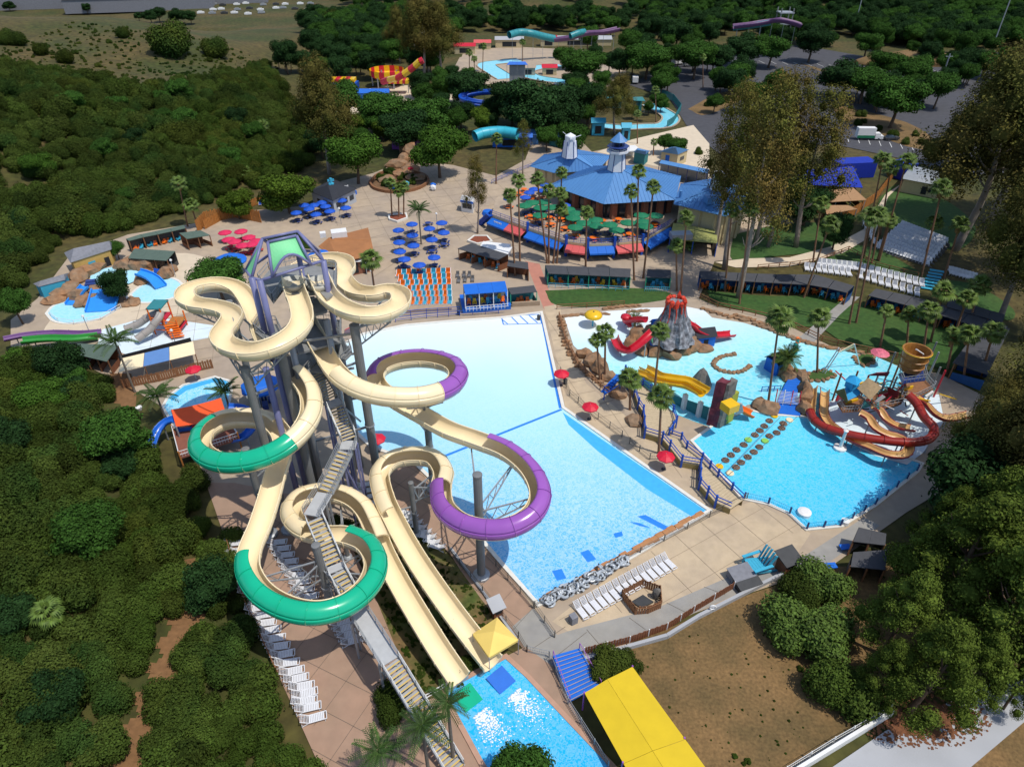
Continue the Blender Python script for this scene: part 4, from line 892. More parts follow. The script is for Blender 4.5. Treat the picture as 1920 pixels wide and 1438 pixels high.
# scattered low scrub on the hill so the grass does not read as flat
HILL = [(-60,60),(0,28),(200,30),(300,60),(420,60),(520,40),(620,60),(640,110),(560,130),(520,130),(400,150),(270,165),(130,148),(0,112)]
random.seed(9); sc_ = []
for k in range(3600):
    X, Y = random.uniform(-190, 0), random.uniform(150, 330); z = hz(X, Y); u, v = scr(X, Y, z)
    if pip(HILL, u, v): s_ = random.uniform(.08, .3) * (2 if random.random() < .04 else 1); sc_.append((X, Y, z - s_ * 1.1, s_, random.uniform(0, 6.28)))
gn_scatter('hill_scrub', sc_, KSH[1].root)
# ---- individual trees (foot bearing, top row)
e_grp = 'eucalyptus grove by the restaurant'
for bu, bv, tv, lab, w in ((1338,470,150,'tall eucalyptus behind the right roof wing, leftmost of the grove',.95),(1358,505,165,'tall pale-trunked eucalyptus at the left of the grove, nearest the restaurant',1.05), (1384,560,135,'tall eucalyptus standing in front of the lawn with the longest bare trunk',.95), (1416,462,128,'slender eucalyptus second row in the middle of the grove',.8), (1440,464,140,'eucalyptus with a leaning trunk at the back of the grove',.85), (1492,466,160,'eucalyptus at the right end of the grove with a bare white trunk',1.2)): tree_px(EUC, bu, bv, tv, lab, 36, e_grp, w)
for bu, bv, tv, lab, w in ((618,328,112,'big brown-leaved eucalyptus behind the dark-roofed snack building',1.05), (795,150,-5,'tall brown eucalyptus in front of the far slides, left one',1.2), (828,148,2,'tall brown eucalyptus in front of the far slides, right one',1.1), (1152,252,142,'brown spreading tree by the lazy river',1.3), (750,120,15,'brown eucalyptus left of the striped bowl slide tower',1.0)): tree_px(EUCB, bu, bv, tv, lab, 26, None, w)
for k, (bu, bv, tv, w) in enumerate(((1790,470,105,1.25),(1850,420,90,1.3),(1905,530,170,1.2),(1930,640,330,1.1),(1830,330,95,1.2),(1760,330,215,.9),(1950,420,110,1.3),(1870,610,290,.95),(1930,760,470,1.0),(1880,880,640,.9),(1800,905,720,.8),(1960,900,560,1.2))):
    tree_px(EUCB, bu, bv, tv, ('brown eucalyptus in the stand above the right lawns' if bv < 560 else ['brown eucalyptus hanging over the dark cabana roofs at right','big brown eucalyptus at the right frame edge beside the pirate fort','brown eucalyptus leaning over the fort slides','lowest brown eucalyptus in front of the fort slides','brown eucalyptus behind the pine stand'][k % 5] if bv != 610 else 'brown eucalyptus just right of the big grey cabana roof'), 26, 'eucalyptus stand along the right edge', w)
for bu, bv, tv, lab, w in ((1860,985,720,'brown eucalyptus between the pines and the fort, nearer one',1.1),(1790,945,745,'brown eucalyptus at the right end of the activity pool',1.0),(1905,1010,700,'brown eucalyptus behind the tallest pine',1.1)): tree_px(EUCB, bu, bv, tv, lab, 26, None, w)
tree_px(DARK, 1790, 1010, 860, 'dark green tree just right of the activity pool corner', 8.4, None, 1.0)
for bu, bv, tv, w, lab in ((285,44,18,1.2,'left'),(300,42,14,1.2,'second'),(335,46,16,1.2,'third'),(360,47,20,1.1,'fourth'),(262,40,22,1.0,'first low'),(590,40,8,1.3,'round'),(610,46,10,1.3,'right'),(640,52,12,1.3,'last'),(20,22,2,1.3,'corner'),(165,26,6,1.0,'warehouse')): tree_px(DARK, bu, bv, tv, lab + ' dark tree on the ridge line in front of the warehouses', 8.4, 'ridge line trees', w)
mid = ((672,345,250,GREEN,'wide bright green tree left of the entry rockwork',1.15),(825,335,238,GREEN,'wide bright green tree right of the entry rockwork',1.2),(760,285,205,DARK,'dark green tree behind the entry rockwork',1.3),(880,200,135,DARK,'round dark tree above the far blue slide',1.4),(1010,255,145,DARK,'big dark tree left of the restaurant ridge',1.4),(960,235,150,DARK,'dark tree beside the far blue slide tower',1.2),(1040,265,170,DARK,'dark tree close behind the first cupola',1.1),(895,440,290,EUC,'thin sparse tree in the brick planter on the plaza',.9),(980,330,225,EUC,'sparse greyish tree left of the restaurant',1.0),(545,402,322,BRIGHT,'yellow-green round tree left of the snack building',1.2),(450,412,355,BRIGHT,'yellow-green round tree above the orange timber fence',1.0),(420,565,490,BROAD,'green tree just left of the tower canopy',1.25),(232,568,503,DARK,'dark tree in the children pool between the blue chutes',.85),(225,490,453,BROAD,'small tree beside the yellow pump house',.9),(45,610,540,BROAD,'tree left of the children pool',.8),(240,875,785,BROAD,'green tree beside the bare dirt path left of the party pool',1.05),(978,1500,1425,BROAD,'dark crown rising over the splash pool at the bottom edge',.95),(1070,300,230,BROAD,'green tree between the two cupolas behind the roof',.9),(1025,285,235,BROAD,'tree at the back of the left roof wing',1.0),(1090,165,95,BROAD,'light green tree beside the far river',1.3),(1055,130,85,BROAD,'light tree between the far river loops',1.1),(700,150,95,DARK,'dark tree in front of the striped bowl',1.2),(640,240,150,BROAD,'tree behind the brown eucalyptus',1.2),(720,255,175,BROAD,'tree left of the mid plaza',1.2),(800,265,180,BROAD,'tree below the white mid plaza',1.3),(540,140,75,DARK,'tall dark tree behind the three hill palms',.9),(1505,425,345,DARK,'dense dark tree beside the tan roofed shelters',1.2),(1470,400,330,DARK,'dark tree behind the grove trunks',1.1),(1245,290,250,BROAD,'small tree behind the main roof right of the lighthouse',1.0),(1265,300,258,BROAD,'small tree next to the entry canopy',1.0),(1560,470,395,DARK,'dark tree left of the long brown fence',.8))
for bu, bv, tv, kd, lab, w in mid: tree_px(kd, bu, bv, tv, lab, {id(BROAD): 8.2, id(DARK): 8.4, id(BRIGHT): 6.2, id(EUC): 36, id(GREEN): 8.3}[id(kd)], None, w)
pk = ((1210,150,80,1.4,'left of the far parked vans'),(1385,125,62,1.3,'at the head of the parking lot, left of its row'),(1345,140,85,1.2,'at the near left of the parking lot'),(1440,128,62,1.2,'second from the left along the lot edge'),(1515,118,52,1.2,'behind the middle of the lot'),(1575,186,115,1.5,'in the middle of the lot, dense and round'),(1612,195,125,1.2,'touching the round one in the lot'),(1668,240,140,1.2,'tall beside the white truck'),(1650,150,95,1.3,'by the far sand heap'),(1700,170,100,1.2,'right of the sand heap'),(1300,150,75,1.1,'by the lot entrance'),(1250,175,120,.9,'by the access road bend'),(1620,110,60,1.2,'at the back of the lot left of the sand heap'),(1265,95,35,1.2,'behind the white vans'),(1750,205,135,1.0,'at the right of the lot'))
for bu, bv, tv, w, lab in pk: tree_px(DARK if bu % 2 else BROAD, bu, bv, tv, 'parking lot tree ' + lab, 8.3, 'trees around the parking lot', w)
for bu, bv, tv, w, lab in ((1690,1110,985,.8,'pine at the left of the stand behind the stacked canopies'),(1655,1235,1075,.95,'pine in the middle of the foreground stand'),(1760,1160,930,1.1,'tall pine at the back of the foreground stand'),(1830,1260,1010,1.05,'pine on the right of the foreground stand'),(1700,1340,1170,.95,'nearest pine leaning over the concrete slab'),(1900,1240,1040,1.1,'pine at the right frame edge'),(1625,1325,1205,.8,'lower pine beside the dry lot'),(1740,1060,915,.9,'pine behind the dark canopy stack'),(1800,1075,880,1.0,'pine just below the activity pool corner'),(1880,1120,860,1.2,'tall pine at the right edge above the others'),(1790,1320,1190,.8,'short pine over the stained slab'),(1880,1330,1230,.6,'smallest pine by the slab edge')): tree_px(PINE, bu, bv, tv, lab, 15, 'pines at the lower right', w)
GLOSSY = leaf_mesh('bush', shrub_blobs(np.random.default_rng(99), 2.4, 3.4, 8), 6000, .14, mat('leaf_glossy', (0.075, 0.125, 0.022), 0.6, 0.0, isl=0.5, spec=0.12), seed=99)
for u, v, s, lab in ((1480,1195,1.35,'glossy bush at the edge of the dry lot'),(1535,1205,1.3,'pale flowering bush right of the glossy one'),(1530,1110,1.15,'round bush behind the flowering one'),(1490,1130,1.0,'bush next to the retaining wall end'),(1150,1253,.8,'clipped hedge block beside the blue steps'),(1135,1262,.7,'clipped hedge block touching the yellow shade sail'),(1172,1250,.7,'right end of the clipped hedge'),(1570,1300,1.2,'dark bush on the right of the dry lot'),(730,1330,.8,'bush on the grass bank by the stairs'),(700,985,.6,'small shrub under the stair landing'),(868,1255,.4,'tiny bush beside the run-out'),(640,990,.6,'shrub below the lower cream bend')):
    p = P(u, v); nm = mobj('bush', GLOSSY if ('glossy' in lab or 'flowering' in lab or 'round bush' in lab) else SHRUB[2 if 'hedge' not in lab else 5]); tag(nm, lab, 'bush'); nm.location = p - Vector((0, 0, .2)); nm.scale = (s, s, s * .95); nm.rotation_euler.z = u
# ---- palms
rg = 'fan palms around the restaurant terrace'
for bu, bv, tv, tu, lab in ((966,517,368,956,'fan palm beside the small dark hut, left of its pair'),(975,500,340,972,'fan palm beside the small dark hut, right of its pair'),(1026,494,338,1007,'leaning fan palm in front of the first blue awning'),(1029,494,360,1029,'second fan palm of the clump before the blue awning'),(1037,494,365,1050,'third fan palm of the clump before the blue awning'),(1044,494,394,1052,'shortest fan palm of the clump before the blue awning'),(1050,425,325,1053,'fan palm at the roof corner on the terrace'),(1098,500,401,1100,'single fan palm in front of the salmon awning'),(1189,525,360,1177,'fan palm left of the three behind the lagoon cabanas'),(1194,490,324,1197,'tallest fan palm in front of the main roof'),(1206,522,353,1225,'leaning fan palm in front of the main roof edge'),(1276,550,410,1287,'tall fan palm by the terrace steps'),(1269,545,463,1268,'short fan palm by the terrace steps'),(1290,470,460,1292,'low palm right of the terrace steps'),(1359,545,396,1372,'fan palm at the left of the grove trunks'),(1386,570,394,1407,'fan palm between the grove trunks')): palm_px(bu, bv, tv, lab, 'fan', .95, .2, rg, tu)
lg = 'fan palms on the lawns at right'
for k, (bu, bv, tv, tu, s) in enumerate(((1523,500,386,1539,1.1),(1507,558,424,1555,1.1),(1592,607,408,1612,1.1),(1605,605,406,1628,1.0),(1634,494,412,1652,1.0),(1645,488,413,1667,1.0),(1620,480,302,1636,1.15),(1650,440,317,1665,1.15),(1648,490,304,1700,1.15),(1727,520,356,1765,1.2),(1735,480,420,1752,1.1),(1770,520,424,1799,1.1),(1815,615,538,1836,1.2),(1745,640,550,1768,1.2),(1780,650,563,1813,1.0),(1730,665,585,1742,1.1),(1700,650,592,1704,.9),(1650,652,586,1662,.8),(1775,700,632,1788,1.0),(1806,715,630,1817,1.1),(1840,705,625,1862,1.1))):
    palm_px(bu, bv, tv, ['fan palm at the back of the right lawn','fan palm by the curved path fence','slim fan palm beside the lawn path','slim fan palm right beside the lawn path one','short fan palm left of the white tiered seats','short fan palm at the corner of the white tiered seats','very tall fan palm by the brown fence','very tall fan palm where the brown fence ends','tallest leaning fan palm over the brown fence','fan palm behind the white tiered seats','fan palm at the right end of the tiered seats','fan palm in the shade of the brown eucalyptus','fan palm behind the grey cabana corner','fan palm in front of the long dark roof','leaning fan palm at the dark roof','fan palm at the lower lawn edge','small fan palm on the lower lawn','smallest fan palm on the lower lawn','fan palm left of the grey corner roof','fan palm before the grey corner roof','fan palm at the right of the grey corner roof'][k], 'fan', s, .2, lg, tu)
for bu, bv, tv, tu, s, lab in ((1440,758,600,1461,1.25,'very tall palm beside the blue lagoon stairs'),(1532,702,598,1533,1.1,'tall palm in the planter by the rope swing'),(1225,755,622,1238,.9,'tall thin palm in front of the volcano'),(1134,712,624,1135,.9,'right palm of the pair at the lagoon rock'),(1125,714,641,1119,.8,'left palm of the pair at the lagoon rock'),(1181,768,712,1182,1.1,'short palm beside the boardwalk'),(1235,850,745,1240,1.05,'palm beside the red parasol at the boardwalk'),(704,556,490,695,1.3,'fan palm on the plaza right of the tower'),(352,425,345,335,1.1,'left fan palm of the two behind the green cabanas'),(372,428,385,358,1.1,'right fan palm of the two behind the green cabanas'),(930,345,262,931,1.0,'fan palm on the ramp left of the restaurant'),(735,408,345,732,.9,'left palm of the planter trio on the plaza'),(748,409,360,747,.9,'middle palm of the planter trio on the plaza'),(757,407,352,757,.9,'right palm of the planter trio on the plaza'),(525,140,92,519,1.2,'left of the three hill palms'),(535,142,88,534,1.2,'middle of the three hill palms'),(546,142,95,545,1.2,'right of the three hill palms'),(450,245,208,452,1.2,'palm sprouting from the thicket, upper one'),(490,275,238,492,1.3,'palm sprouting from the thicket, lower one'),(460,345,325,462,1.2,'low palm in the thicket above the yellow-green tree'),(95,1215,1150,88,.95,'dry yellow palm in the thicket at far left'),(1318,165,110,1318,.9,'thin palm beside the access road'),(1230,230,170,1229,.9,'palm beside the green sail canopy'),(1195,270,215,1195,.8,'palm beside the entry ramp'),(880,150,100,880,1.0,'far palm by the upper river, left'),(905,135,88,906,1.0,'far palm by the upper river, middle'),(890,152,112,889,.9,'far palm by the upper river, lower'),(980,115,80,980,1.0,'far palm right of the upper river start'),(1225,292,268,1226,.7,'small palm beside the ticket kiosk')): palm_px(bu, bv, tv, lab, 'fan', s, .19, None, tu)
for bu, bv, tv, s, lab in ((790,458,395,1.0,'feathery palm among the blue parasols'),(253,735,640,1.05,'feathery palm in front of the cream and blue awning'),(312,790,742,1.0,'feathery palm left of the party pool'),(430,765,735,.9,'feathery palm right of the party pool'),(805,1455,1362,.8,'feathery palm over the lower stair flight'),(850,1425,1318,.72,'feathery palm beside the splash pool'),(725,1475,1408,.8,'feathery palm at the bottom edge left of the stairs'),(555,480,455,.8,'small feathery palm behind the tower canopy')): palm_px(bu, bv, tv, lab, 'queen', s, .17)
palm_px(1467,708, 672, 'stocky date palm on the rock by the blue lagoon stairs', 'phoenix', .95, .35)
palm_px(1190,612, 600, 'small date palm at the foot of the volcano', 'phoenix', .6, .2)
# ================================================================ park furniture: kinds that repeat
m_green = mat('parasol_green', (0.008, 0.17, 0.075), 0.6, 0.06); m_blueu = mat('parasol_blue', (0.010, 0.085, 0.50), 0.55, 0.06); m_redu = mat('parasol_red', (0.60, 0.008, 0.035), 0.55, 0.06); m_rose = mat('parasol_rose', (0.60, 0.02, 0.085), 0.55, 0.06)
m_orange = mat('plastic_orange', (0.78, 0.16, 0.015), 0.45, 0.06); m_teal = mat('plastic_teal', (0.05, 0.38, 0.56), 0.45, 0.06); m_yellowp = mat('plastic_yellow', (0.78, 0.50, 0.02), 0.45, 0.06)
m_wplas = mat('white_plastic', (0.72, 0.73, 0.76), 0.4, 0.04); m_timber = mat('timber', (0.24, 0.11, 0.05), 0.8, 0.2, 2.5); m_timo = mat('timber_orange', (0.40, 0.155, 0.035), 0.8, 0.2, 2.5)
m_roofdk = mat('shade_cloth_dark', (0.062, 0.064, 0.072), 0.85, 0.12, 1.0); m_roofgr = mat('shade_cloth_green', (0.085, 0.125, 0.10), 0.85, 0.1, 1.0); m_curt = mat('curtain_blue', (0.02, 0.09, 0.26), 0.8, 0.1); m_tealw = mat('teal_wall', (0.03, 0.20, 0.22), 0.7, 0.1); m_brown = mat('brown_board', (0.20, 0.075, 0.035), 0.8, 0.15, 2.0)
m_creamw = mat('cream_wall', (0.56, 0.46, 0.27), 0.8, 0.06); m_glass = mat('window_glass', (0.02, 0.03, 0.045), 0.12, 0.1, spec=0.6); m_fence = mat('fence_mesh', (0.17, 0.155, 0.13), 0.7, 0.1); m_rock = mat('rock_brown', (0.30, 0.155, 0.075), 0.95, 0.3, 1.2, bump=0.15, col2=(0.24, 0.16, 0.10), scale2=0.4); m_rockg = mat('rock_grey', (0.16, 0.145, 0.13), 0.95, 0.35, 1.0, bump=0.2)
ORD = ['first', 'second', 'third', 'fourth', 'fifth', 'sixth', 'seventh', 'eighth', 'ninth', 'tenth', 'eleventh', 'twelfth', 'thirteenth', 'fourteenth', 'fifteenth', 'sixteenth', 'seventeenth', 'eighteenth', 'nineteenth', 'twentieth'] + ['twenty-' + w for w in ('first', 'second', 'third', 'fourth', 'fifth', 'sixth', 'seventh', 'eighth', 'ninth')] + ['thirtieth']
def proto(name, label, cat): return thing(name, label, cat)
def parasol_kind(m_, R_=1.35, h=2.35, name='parasol', table=None, seatm=None):
    r = proto(name, 'parasol', 'parasol'); b = MB(); n = 8; ring_ = [Vector((R_ * math.cos(2 * math.pi * (i + .5) / n), R_ * math.sin(2 * math.pi * (i + .5) / n), h)) for i in range(n)]; ap = Vector((0, 0, h + .52))
    mid = [p.lerp(ap, .5) + Vector((0, 0, .05)) for p in ring_]
    for i in range(n):
        j = (i + 1) % n; b.add([ring_[i], ring_[j], mid[j], mid[i]], [(0, 1, 2, 3)]); b.add([mid[i], mid[j], ap], [(0, 1, 2)]); d = Vector((0, 0, -.16)); b.add([ring_[j], ring_[i], ring_[i] + d, ring_[j] + d], [(0, 1, 2, 3)])
    obj('canopy', b, m_, r, local=True); b = MB(); b.tube([(0, 0, 0), (0, 0, h + .6)], .04, 6); obj('pole', b, m_steel, r, local=True)
    b = MB(); b.lathe((0, 0, 0), [(.35, 0), (.33, .1), (.08, .16)], 10); obj('base', b, m_dark, r, local=True); return Kind(r)
def table_kind(m_, seat, name='picnic_table'):
    r = proto(name, 'table', 'table'); b = MB(); b.lathe((0, 0, .70), [(.72, 0), (.75, .03), (.72, .07), (0, .07)], 8); obj('tabletop', b, m_, r, local=True)
    for k in range(4):
        a = k * math.pi / 2; b = MB(); b.box((1.05 * math.cos(a), 1.05 * math.sin(a), .44), (.34, .9, .06), a); obj('bench', b, seat, r, local=True)
    b = MB(); b.bar((-1, 0, .3), (1, 0, .3), .07); b.bar((0, -1, .3), (0, 1, .3), .07); b.tube([(0, 0, 0), (0, 0, .7)], .08, 6)
    for k in range(4): a = k * math.pi / 2; b.bar((.95 * math.cos(a), .95 * math.sin(a), 0), (.95 * math.cos(a), .95 * math.sin(a), .42), .06)
    obj('frame', b, m_dark, r, local=True); return Kind(r)
def lounger_kind(m_, frame, name='sun_lounger', back=.5, full=True):
    r = proto(name, 'lounger', 'sun lounger'); up = R(38); ca, sa = math.cos(up), math.sin(up)
    b = MB()
    for k in range(9): b.box((-.15 + .14 * k - .12, 0, .36), (.115, .62, .035))
    obj('seat', b, m_, r, local=True, stuff=full)
    b = MB()
    for k in range(6): t = .05 + .135 * k; x, z = -.36 - t * ca, .37 + t * sa; b.bar((x, -.3, z), (x, .3, z), .03, .12)
    obj('backrest', b, m_, r, local=True, stuff=full)
    b = MB()
    for s_ in (-1, 1): b.bar((-.36, .34 * s_, .34), (1.1, .34 * s_, .34), .06); b.bar((-.36, .34 * s_, .36), (-.36 - .8 * ca, .34 * s_, .36 + .8 * sa), .06); b.bar((-.3, .34 * s_, .34), (-.95, .34 * s_, .05), .05)
    b.bar((1.1, -.34, .34), (1.1, .34, .34), .06); obj('frame', b, frame, r, local=True)
    for x in (-.9, .95):
        for s_ in (-1, 1): b = MB(); b.bar((x, .34 * s_, 0), (x, .34 * s_, .35), .055); obj('leg', b, frame, r, local=True)
    return Kind(r)
def seat_kind(m_, name, cat):
    "a small moulded armchair seen from far away: one mesh"
    b = MB(); b.box((0, 0, .38), (.62, .62, .07)); q = b.v; b.add([(-.30, -.3, .4), (-.30, .3, .4), (-.62, .3, 1.02), (-.62, -.3, 1.02), (-.36, -.3, .4), (-.36, .3, .4), (-.68, .3, 1.02), (-.68, -.3, 1.02)], [(0, 1, 2, 3), (7, 6, 5, 4), (3, 2, 6, 7), (0, 4, 5, 1), (0, 3, 7, 4), (1, 5, 6, 2)])
    for s_ in (-1, 1): b.box((-.05, .34 * s_, .58), (.7, .1, .05)); b.box((.26, .34 * s_, .29), (.08, .08, .56)); b.box((-.3, .34 * s_, .29), (.08, .08, .56))
    o = obj(name, b, m_); tag(o, 'chair', cat); return Kind(o)
U_BLUE = parasol_kind(m_blueu); U_GREEN = parasol_kind(m_green, 1.75); U_RED = parasol_kind(m_redu, 1.25); U_ROSE = parasol_kind(m_rose, 1.5)
T_NAVY = table_kind(m_navy, m_navy); T_ORANGE = table_kind(m_orange, m_orange); T_RED = table_kind(m_redp, m_redp)
LG_W = lounger_kind(m_wplas, m_wplas); CH_O = seat_kind(m_orange, 'armchair', 'chair'); CH_T = seat_kind(m_teal, 'armchair', 'chair'); CH_Y = seat_kind(m_yellowp, 'armchair', 'chair'); CH_W = seat_kind(m_wplas, 'armchair', 'chair')
# blue parasols on the plaza with their tables
z7 = lambda x, y: (700 + x / 4, 360 + y / 4)
def under(u, v, h=2.6, z0=0.0):
    p = P(u, v, z0 + h); p.z = z0; return p
for x, y in ((288,235),(512,225),(188,280),(420,268),(292,318),(528,298),(193,370),(438,350),(300,395),(197,440),(232,497),(455,483),(343,540)):
    p = under(*z7(x, y)); U_BLUE.put(p, x, 1.02, 'royal blue parasol in the block of parasols on the plaza', 'blue parasols on the plaza'); T_NAVY.put(p + Vector((0, 0, .005)), x * .3, 1.0, 'navy picnic table under a royal blue plaza parasol', 'navy tables under the blue parasols')
for x, y in ((410,232),(530,390),(440,440),(225,550)):
    p = under(*z7(x, y), .7); T_NAVY.put(p, x * .3, 1.0, 'navy picnic table standing without a parasol on the plaza', 'open navy tables on the plaza')
for u, v in ((648,388),(610,385),(618,394),(592,400),(588,383),(570,383),(555,397),(579,390),(603,378),(640,374)):
    p = under(u, v); U_BLUE.put(p, u, 1.0, 'royal blue parasol in front of the dark-roofed snack building', 'blue parasols by the snack building'); T_NAVY.put(p, u, 1.0, 'navy table under a parasol by the snack building', 'tables by the snack building')
for u, v in ((421,434),(451,432),(439,451),(466,443),(454,458),(479,450),(428,447),(470,456)):
    p = under(u, v); U_ROSE.put(p, u, 1.0, 'rose red parasol on the pale patio below the orange fence', 'rose red parasols on the patio'); T_RED.put(p, u, 1.0, 'dark red table under a rose red parasol', 'tables on the rose parasol patio')
for u, v, lab in ((1053,698,'red parasol at the bend of the wave pool path'),(1107,760,'red parasol on the path between the wave pool and the boardwalk'),(1249,853,'red parasol with a pale chair beside the boardwalk railing'),(361,690,'red parasol above the party pool'),(706,820,'red parasol half hidden behind the dark tower column')): U_RED.put(under(u, v), u, 1.0, lab, 'red parasols by the pools')
# tiered block of orange and teal loungers: 11 columns
og, tg = 'orange and blue lounger block', 'orange and blue lounger block'
LO = lounger_kind(m_orange, m_wplas, 'sun_lounger'); LT = lounger_kind(m_teal, m_wplas, 'sun_lounger')
q0, q1, q2, q3 = P(748,517), P(840,514), P(843,573), P(768,574)
for r_ in range(6):
    for c_ in range(11):
        a = q0.lerp(q3, r_ / 5.4); e = q1.lerp(q2, r_ / 5.4); p = a.lerp(e, c_ / 10); ora = (c_ + (1 if r_ > 2 else 0)) % 2 == 0
        (LO if ora else LT).put(p, -math.pi / 2, (1.05, 1.5, 1.1), f'{"orange" if ora else "sky blue"} lounger in the striped block, {ORD[r_]} row from the back, {ORD[c_]} from left', og)
b = MB(); b.prism([(p.x, p.y) for p in (P(738,578), P(846,575), P(847,582), P(742,588))], 0, .5); o = obj('low_wall', b, mat('tan_block', (0.36, 0.27, 0.19), 0.9, 0.1)); tag(o, 'low tan block wall below the striped lounger block', 'wall')
GL = lounger_kind(mat('grey_weave', (0.16, 0.16, 0.165), 0.8, 0.1), m_dark, 'sun_lounger')
for u, v in ((858,518),(870,518),(880,518),(860,528),(872,527),(886,526)): GL.put(P(u, v), -math.pi / 2, .9, 'dark grey lounger standing between the striped block and the dark cabana', 'dark grey loungers')
# white lounger rows
def row(a, c, n, rz, label, group, sc=1.0, z=0.0, K=LG_W, jit=.06):
    a, c = P(*a, z), P(*c, z)
    for k in range(n): p = a.lerp(c, k / (n - 1)); K.put(p, rz + random.uniform(-jit, jit), sc, label, group)
random.seed(21)
sp = P(1080,1152); sq = P(1252,1058); dr = math.atan2(sq.y - sp.y, sq.x - sp.x)
row((1088,1148), (1252,1057), 15, dr + math.pi / 2 + math.pi, 'white lounger in the straight row on the beach', 'white loungers on the beach', (1.1, .95, 1.1), jit=.03)
row((440,1022), (468,1112), 7, .15, 'white lounger at the left deck edge beside the green bend', 'loungers along the left deck edge', 1.12)
row((474,1130), (548,1262), 10, .2, 'white lounger along the left deck edge below the green bend', 'loungers along the lower left deck edge', 1.15)
for u, v, a in ((556,1276,.25),(566,1290,.2),(572,1304,.3),(571,1318,.15),(578,1330,.25),(588,1350,.3)): LG_W.put(P(u, v), a, 1.15, 'white lounger at the bottom end of the left deck row', 'loungers at the row end')
row((520,1020), (594,1150), 11, .15, 'white lounger in the row inside the lower green bend', 'loungers inside the green bend', 1.1)
row((632,1158), (660,1205), 5, .3, 'white lounger beside the long stair landing', 'loungers beside the stair landing', 1.12)
row((762,965), (820,1028), 8, -.35 + math.pi, 'white lounger between the purple bend and the grass bank', 'loungers below the purple bend', 1.05)
row((680,912), (700,945), 4, .2, 'white lounger in the shade by the tower foot', 'loungers by the tower foot', 1.0)
row((1535,497), (1612,505), 9, -math.pi / 2 - .2, 'white lounger in the back row on the terrace above the dark roof', 'loungers above the long dark roof', 1.25); row((1622,508), (1727,535), 10, -math.pi / 2 - .35, 'white lounger at the right end of the back terrace row', 'loungers above the long dark roof, right end', 1.25)
row((1512,505), (1590,515), 8, -math.pi / 2 - .2, 'white lounger in the front row above the dark roof', 'front loungers above the dark roof', 1.25); row((1612,520), (1718,552), 9, -math.pi / 2 - .35, 'white lounger at the right end of the front terrace row', 'front loungers above the dark roof, right end', 1.25)
row((1782,512), (1826,524), 8, -math.pi / 2 - .4, 'white lounger in the short row right of the blue steps', 'loungers right of the blue steps', 1.2)
# tiered white seats
a0, a1, b0, b1 = P(1688,430), P(1770,462), P(1642,466), P(1738,498)
ts = MB()
for r_ in range(8):
    t = r_ / 7; L_, R_2 = a0.lerp(b0, t), a1.lerp(b1, t); zt = .9 * (1 - t)
    for c_ in range(17):
        p = L_.lerp(R_2, c_ / 16); p.z = zt; CH_W.put(p, R(-118), (1.0, 1.0, 1.0), f'white chair in the tiered block, {ORD[r_]} row from the back, {ORD[c_]} from left', 'tiered white chairs')
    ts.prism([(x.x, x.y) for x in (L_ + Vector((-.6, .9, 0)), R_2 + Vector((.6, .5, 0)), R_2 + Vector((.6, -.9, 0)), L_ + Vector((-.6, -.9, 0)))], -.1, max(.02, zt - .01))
struct('seating_terrace', ts, mat('terrace_dark', (0.16, 0.15, 0.14), .9, .1))  # even dark deck tone, seen as gaps between the chair rows
row((1622,425), (1640,460), 6, R(-60), 'white chair in the curved row left of the tiered block', 'white chairs left of the tiers', 1.35, K=CH_W)
